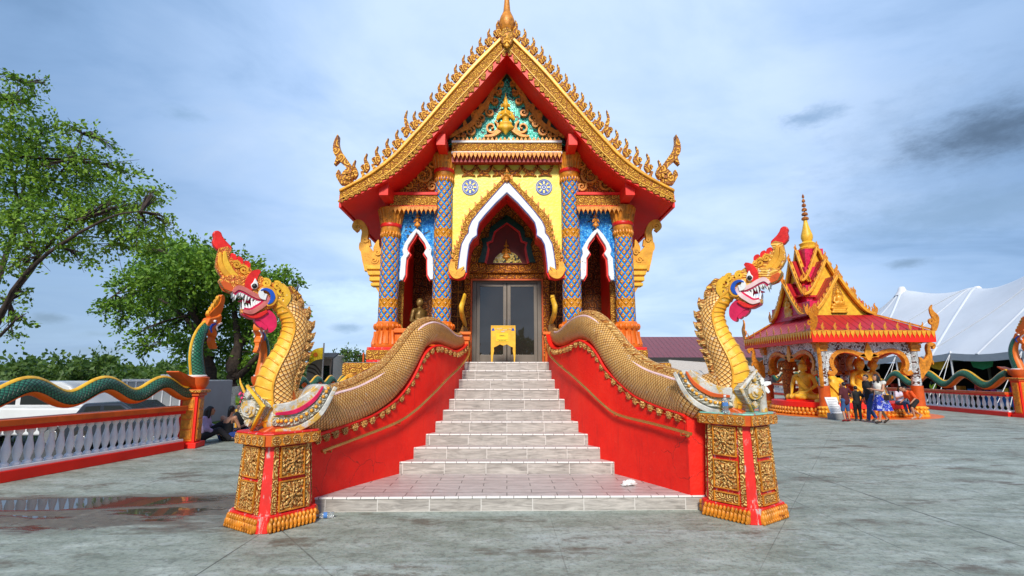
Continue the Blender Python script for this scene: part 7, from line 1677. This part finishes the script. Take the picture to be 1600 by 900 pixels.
for k in range(3): m.stroke([(x0 + .05, 2.2 - .2 * k), (x0 + .5, 2.1 - .24 * k), (x0 + .95, 1.5 - .25 * k), (x1 - .2, .7 - .2 * k)], [.10, .08, .06, .04], f, .001, .012)
m.build('stripes', cloth((.20, .15, .11)), t); m = MB(); m.b2((x0 + .9, 29.97, 1.2), (x1 - .1, 29.998, 2.1)); m.build('window', 'car_glass', t)
m = MB(); m.add([(x0 - .4, 30, 2.75), (x1 + .4, 30, 2.75), (x1 + .7, 28.2, 2.45), (x0 - .4, 28.2, 2.55), (x0 - .4, 30, 2.83), (x1 + .4, 30, 2.83), (x1 + .7, 28.2, 2.53), (x0 - .4, 28.2, 2.63)], [(0, 1, 2, 3), (7, 6, 5, 4), (0, 4, 5, 1), (1, 5, 6, 2), (2, 6, 7, 3), (3, 7, 4, 0)]); m.bar((x1 + .6, 28.3, -.44), (x1 + .6, 28.3, 2.45), .07, .07); m.bar((x0 + .1, 28.3, -.44), (x0 + .1, 28.3, 2.5), .07, .07); m.build('awning', cloth((.03, .03, .035)), t)
for x in (x0 + .4, x1 - .4): wheel(t, x, 30.05, -.06, .38)
x0 = AP(517, 590, 40).x; x1 = AP(600, 590, 40).x
t = thing('shed', 'low white shed behind the temple plinth on the left', 'shed', (x0, 40, -.44)); m = MB(); m.b2((x0, 40, -.44), (x1, 44, 2.0)); m.build('wall', 'beige', t); m = MB(); m.b2((x0 - .2, 39.8, 2.0), (x1 + .2, 44.2, 2.15)); m.build('roof', 'paper_white', t); m = MB(); m.b2((x0 + 1.2, 39.96, .1), (x0 + 1.9, 39.998, 1.4)); m.build('door', 'grey', t)
fx = AP(505, 560, 27).x; t = thing('flag', 'yellow flag with a round emblem on a grey pole behind the golden serpent', 'flag', (fx, 27, -.44)); m = MB(); m.tube([(fx, 27, -.44), (fx, 27, AP(505, 536, 27).z)], .04, 8); m.build('pole', 'grey', t, smooth=True)
m = MB(); A = []; zt_ = AP(505, 543, 27).z; zb_ = AP(505, 561, 27).z
for i in range(9):
    for j in range(2): A.append((fx - .04 - .085 * i, 27 + .05 * sin(i * 1.1), (zt_ if j else zb_) - .012 * i * i * .35))
m.add(A, [(2 * i, 2 * i + 2, 2 * i + 3, 2 * i + 1) for i in range(8)]); fl_ = m.build('cloth', 'yellow', t, smooth=True); m = MB(); m.prism(circ(.11, 16, (fx - .38, (zt_ + zb_) / 2 - .07)), XZ(26.93), 0, .01); m.build('emblem', 'orange', fl_)
x = AP(567, 575, 30).x; t = thing('utility_pole', 'thin wooden pole standing by the temple plinth on the left', 'pole', (x, 30, -.44)); m = MB(); m.tube([(x, 30, -.44), (x, 30, AP(567, 551, 30).z)], [.07, .05], 8); m.build('shaft', 'orange_deep', t, smooth=True); m = MB(); m.bar((x - .35, 30, AP(567, 555, 30).z), (x + .35, 30, AP(567, 555, 30).z), .05, .05); m.build('crossarm', 'bark', t)

# ------------------------------------------------------------------ maroon-roofed hall behind on the right
t = thing('hall', 'long low hall with maroon ribbed metal roof behind the right golden serpent', 'building', (14, 48, -.45))
YB_ = 46; ze = AP(1010, 559, YB_).z; zr = AP(1010, 526, YB_ + 5).z; xa, xb = 3.0, 26.5
m = MB(); m.b2((xa, YB_ + .6, -.45), (xb, YB_ + 10, ze)); m.build('wall', 'beige', t)
m = MB(); m.add([(xa - .5, YB_, ze), (xb + .6, YB_, ze), (xb + .6, YB_ + 5.3, zr), (xa - .5, YB_ + 5.3, zr), (xa - .5, YB_ + 10.6, ze), (xb + .6, YB_ + 10.6, ze), (xa - .5, YB_, ze - .15), (xb + .6, YB_, ze - .15), (xb + .6, YB_ + 10.6, ze - .15), (xa - .5, YB_ + 10.6, ze - .15)], [(0, 1, 2, 3), (3, 2, 5, 4), (6, 7, 1, 0), (7, 8, 5, 2, 1), (6, 0, 3, 4, 9), (9, 8, 7, 6)]); m.build('roof', 'roof_maroon', t)
m = MB(); m.b2((xa - .5, YB_ - .06, ze - .28), (xb + .6, YB_ - .01, ze + .03)); m.build('gutter', cloth((.03, .028, .03)), t)
for x in (8.5, 11.5, 17, 19.5, 22.5): m = MB(); m.b2((x, YB_ + .56, .4), (x + 1.3, YB_ + .598, 1.5)); m.build('window', 'car_glass', t)
# pale fabric shade stretched in front of the hall
t = thing('shade_sail', 'pale beige fabric shade stretched behind the right golden serpent\'s neck', 'awning', (10, 40, 0)); a, b_, c_, d_ = AP(1045, 562, 38), AP(1180, 572, 36), AP(1195, 598, 30), AP(1050, 600, 31)
m = MB(); P = [a, b_, c_, d_]; m.add([tuple(p) for p in P] + [tuple(p - V((0, 0, .03))) for p in P], [(0, 1, 2, 3), (7, 6, 5, 4), (0, 4, 5, 1), (1, 5, 6, 2), (2, 6, 7, 3), (3, 7, 4, 0)]); m.build('cloth', cloth((.58, .50, .42)), t)
for p in P: m = MB(); m.tube([(p.x, p.y, 0), tuple(p)], .05, 8); m.build('pole', 'grey', t, smooth=True)

# ------------------------------------------------------------------ big white tent on the right
t = thing('marquee_tent', 'huge white peaked marquee tent filling the right background', 'tent', (34, 42, 0))
TX0, TX1, TY0, TY1, ZE = 28.0, 42.0, 24.0, 57.0, 2.95
peaks = [(34.5, 50.5, AP(1408, 448, 45).z - .3), (35.0, 41.0, 0), (34.5, 31.0, 0)]
# place the peaks on their lines of sight
pk = []
for px, py, X in ((1409, 452, 34.5), (1527, 452, 35.5), (1690, 375, 35.5)):
    d = ray(px, py); Y = X / d.x * d.y; pk.append(AP(px, py, Y))
m = MB(); NX, NY = 40, 72; vs_ = []
def tz(x, y):
    ex = min(x - TX0, TX1 - x) / 7.2; ey = min(y - TY0, TY1 - y) / 8.0; e = max(0, min(ex, ey, 1)); base = ZE + 3.6 * (1 - (1 - e) ** 1.6)
    h = base
    for p in pk:
        d = hypot((x - p.x), (y - p.y) * .95); k = max(0, 1 - d / 8.0); h += max(0, p.z - ZE - 3.6) * (k ** 1.9) * min(1, e * 1.1)
    ph = ((y - TY0) / 4.7) % 1; h -= .16 * sin(pi * ph) * (1 - e) ** 3
    return h
for j in range(NY + 1):
    for i in range(NX + 1):
        x = TX0 + (TX1 - TX0) * i / NX; y = TY0 + (TY1 - TY0) * j / NY; vs_.append((x, y, tz(x, y)))
m.add(vs_, [(j * (NX + 1) + i, j * (NX + 1) + i + 1, (j + 1) * (NX + 1) + i + 1, (j + 1) * (NX + 1) + i) for j in range(NY) for i in range(NX)]); can = m.build('canopy', 'tent', t, smooth=True)
m = MB(); 
for k in range(36):
    y0 = TY0 + (TY1 - TY0) * k / 36; y1 = TY0 + (TY1 - TY0) * (k + 1) / 36; m.add([(TX0 - .01, y0, tz(TX0, y0)), (TX0 - .01, y1, tz(TX0, y1)), (TX0 - .01, y1, tz(TX0, y1) - .42), (TX0 - .01, y0, tz(TX0, y0) - .42)], [(0, 1, 2, 3)])
for k in range(20):
    x0_ = TX0 + (TX1 - TX0) * k / 20; x1_ = TX0 + (TX1 - TX0) * (k + 1) / 20; m.add([(x0_, TY0 - .01, tz(x0_, TY0)), (x1_, TY0 - .01, tz(x1_, TY0)), (x1_, TY0 - .01, tz(x1_, TY0) - .42), (x0_, TY0 - .01, tz(x0_, TY0) - .42)], [(0, 1, 2, 3)])
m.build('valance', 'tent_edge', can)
m = MB()
for p in pk:
    for (ex_, ey_) in ((TX0, p.y - 4.2), (TX0, p.y + 4.2), (TX0, p.y)):
        if TY0 <= ey_ <= TY1: m.tube([(p.x + (ex_ - p.x) * k / 16, p.y + (ey_ - p.y) * k / 16, tz(p.x + (ex_ - p.x) * k / 16, p.y + (ey_ - p.y) * k / 16) + .015) for k in range(17)], .05, 6, flat=2.2)
m.build('seam_webbing', 'tent', can, smooth=True)
for p in pk:
    m = MB(); m.lathe([(.62, -.55), (.34, -.16), (.24, .14), (.16, .22), (0, .24)], (p.x, p.y, p.z), 16); m.build('peak_cap', 'paper_white', t, smooth=True)
    m = MB(); m.tube([(p.x, p.y, -.45), (p.x, p.y, p.z)], .09, 10); m.build('centre_pole', 'grey', t, smooth=True)
for k in range(8):
    y = TY0 + .02 + (TY1 - TY0) * k / 7 * .998; m = MB(); m.tube([(TX0 + .05, y, -.45), (TX0 + .05, y, ZE + .12)], .055, 8); m.build('side_pole', 'paper_white', t, smooth=True)
    m = MB(); m.tube([(TX0 + .05, y, ZE), (TX0 - 1.9, y + .2, -.45)], .018, 6); m.tube([(TX0 + .05, y, ZE), (TX0 - 1.7, y - .5, -.45)], .018, 6); m.build('guy_rope', 'paper_white', t, smooth=True)
m = MB(); m.b2((TX1 - 4.5, TY0 + 1, -.45), (TX1 - 4.4, TY1 - .5, 2.7)); m.b2((TX0 + 1, TY1 - .6, -.45), (TX1 - 4.6, TY1 - .5, 2.7)); m.build('dim_interior_backdrop', cloth((.02, .02, .024)), t)  # near-black sheets added to stand for the dim depth under the tent
# stalls and visitors in the shade of the tent
SC = [((.75, .05, .03), 'red'), ((.85, .55, .04), 'yellow'), ((.03, .18, .5), 'blue'), ((.75, .72, .68), 'white'), ((.03, .30, .12), 'green'), ((.7, .12, .35), 'pink'), ((.85, .28, .03), 'orange'), ((.18, .05, .25), 'purple')]
random.seed(44)
for k in range(8):
    y = 25.6 + k * 3.5; x = 30.2 + (k % 2) * .5; col, cn = SC[k]
    t2 = thing('market_stall', 'market stall with a %s tablecloth in the shade of the marquee tent' % cn, 'stall', (x, y, -.45), 'stalls under the tent')
    m = MB(); m.b2((x - .45, y - 1.1, .30), (x + .45, y + 1.1, .34)); m.build('tabletop', 'beige', t2); m = MB(); m.b2((x - .48, y - 1.13, -.25), (x - .46, y + 1.13, .352)); m.b2((x - .46, y - 1.13, .343), (x + .47, y + 1.13, .354)); m.build('cloth', cloth(col), t2)
    m = MB(); 
    for a_ in (-1, 1):
        for b2_ in (-1, 1): m.bar((x + .4 * a_, y + b2_ * 1.0, -.45), (x + .4 * a_, y + b2_ * 1.0, .30), .05, .05)
    m.build('leg', 'grey', t2)
    for j in range(5):
        c2, n2 = SC[(k * 3 + j * 2 + 1) % 8]; yy = y - .85 + j * .42; h = random.uniform(.22, .55); m = MB(); m.b2((x - .2, yy - .17, .356), (x + .2, yy + .17, .356 + h)); bx = m.build('goods_box', cloth(c2), None, bevel=.03); tag(bx, '%s box of goods %s of the stall with the %s tablecloth' % (n2, ['at the near end', 'second from the near end', 'in the middle', 'second from the far end', 'at the far end'][j], cn), 'box', 'boxes of goods on the stalls')
for k in range(9):
    y = 25.0 + k * 3.2; c2, n2 = SC[(k * 5 + 2) % 8]; x = TX0 + .9; m = MB(); zb_ = 2.62; m.add([(x, y, zb_), (x, y + 1.7, zb_), (x, y + 1.5, zb_ - .55), (x, y + .85, zb_ - .72), (x, y + .2, zb_ - .55), (x + .02, y, zb_), (x + .02, y + 1.7, zb_), (x + .02, y + 1.5, zb_ - .55), (x + .02, y + .85, zb_ - .72), (x + .02, y + .2, zb_ - .55)], [(0, 1, 2, 3, 4), (9, 8, 7, 6, 5), (0, 5, 6, 1), (1, 6, 7, 2), (2, 7, 8, 3), (3, 8, 9, 4), (4, 9, 5, 0)])
    tag(m.build('hanging_cloth', cloth(c2), None), '%s cloth hanging inside the tent edge, %s from the frame edge' % (n2, ['first', 'second', 'third', 'fourth', 'fifth', 'sixth', 'seventh', 'eighth', 'ninth'][k]), 'cloth', 'cloths hung inside the tent edge')
CL_ = [((.75, .75, .75), 'white'), ((.05, .12, .4), 'blue'), ((.6, .05, .05), 'red'), ((.55, .75, .04), 'lime'), ((.03, .03, .03), 'black'), ((.8, .4, .05), 'orange')]
for k in range(6):
    y = 27.2 + k * 3.1; c2, n2 = CL_[k]; person('visitor in a %s shirt standing in the shade of the tent by the stalls' % n2, V((29.15 + (k % 3) * .2, y, -.45)), radians(-90 + 40 * (k % 3)), 1.7, None, c2, (.04, .05, .10), 'long' if k % 2 else 'short', .6, 1.0, None, (.05, .05, .05), group='visitors under the tent')

# unseen leaf belt added behind the viewer to darken the door glass's reflection
random.seed(91); m = MB()
for i in range(26000):
    x = random.uniform(-70, 70); y = -48 + random.gauss(0, 3); top = 6.2 + 1.6 * sin(x * .35) + 1.1 * sin(x * .9 + 1); z = -.45 + top * random.random() ** .8; l = random.uniform(.5, 1.1)
    a = V((random.gauss(0, 1), random.gauss(0, 1), random.gauss(0, 1))).normalized(); b_ = a.orthogonal().normalized(); p = V((x, y, z)); m.add([p, p + a * l * .5 + b_ * l * .35, p + a * l, p + a * l * .5 - b_ * l * .35], [(0, 1, 2, 3)])
tag(m.build('reflection_leaf_belt', 'leaf_far', None), 'unseen belt of green woodland added behind the viewer for the door glass', 'woodland', kind='stuff')
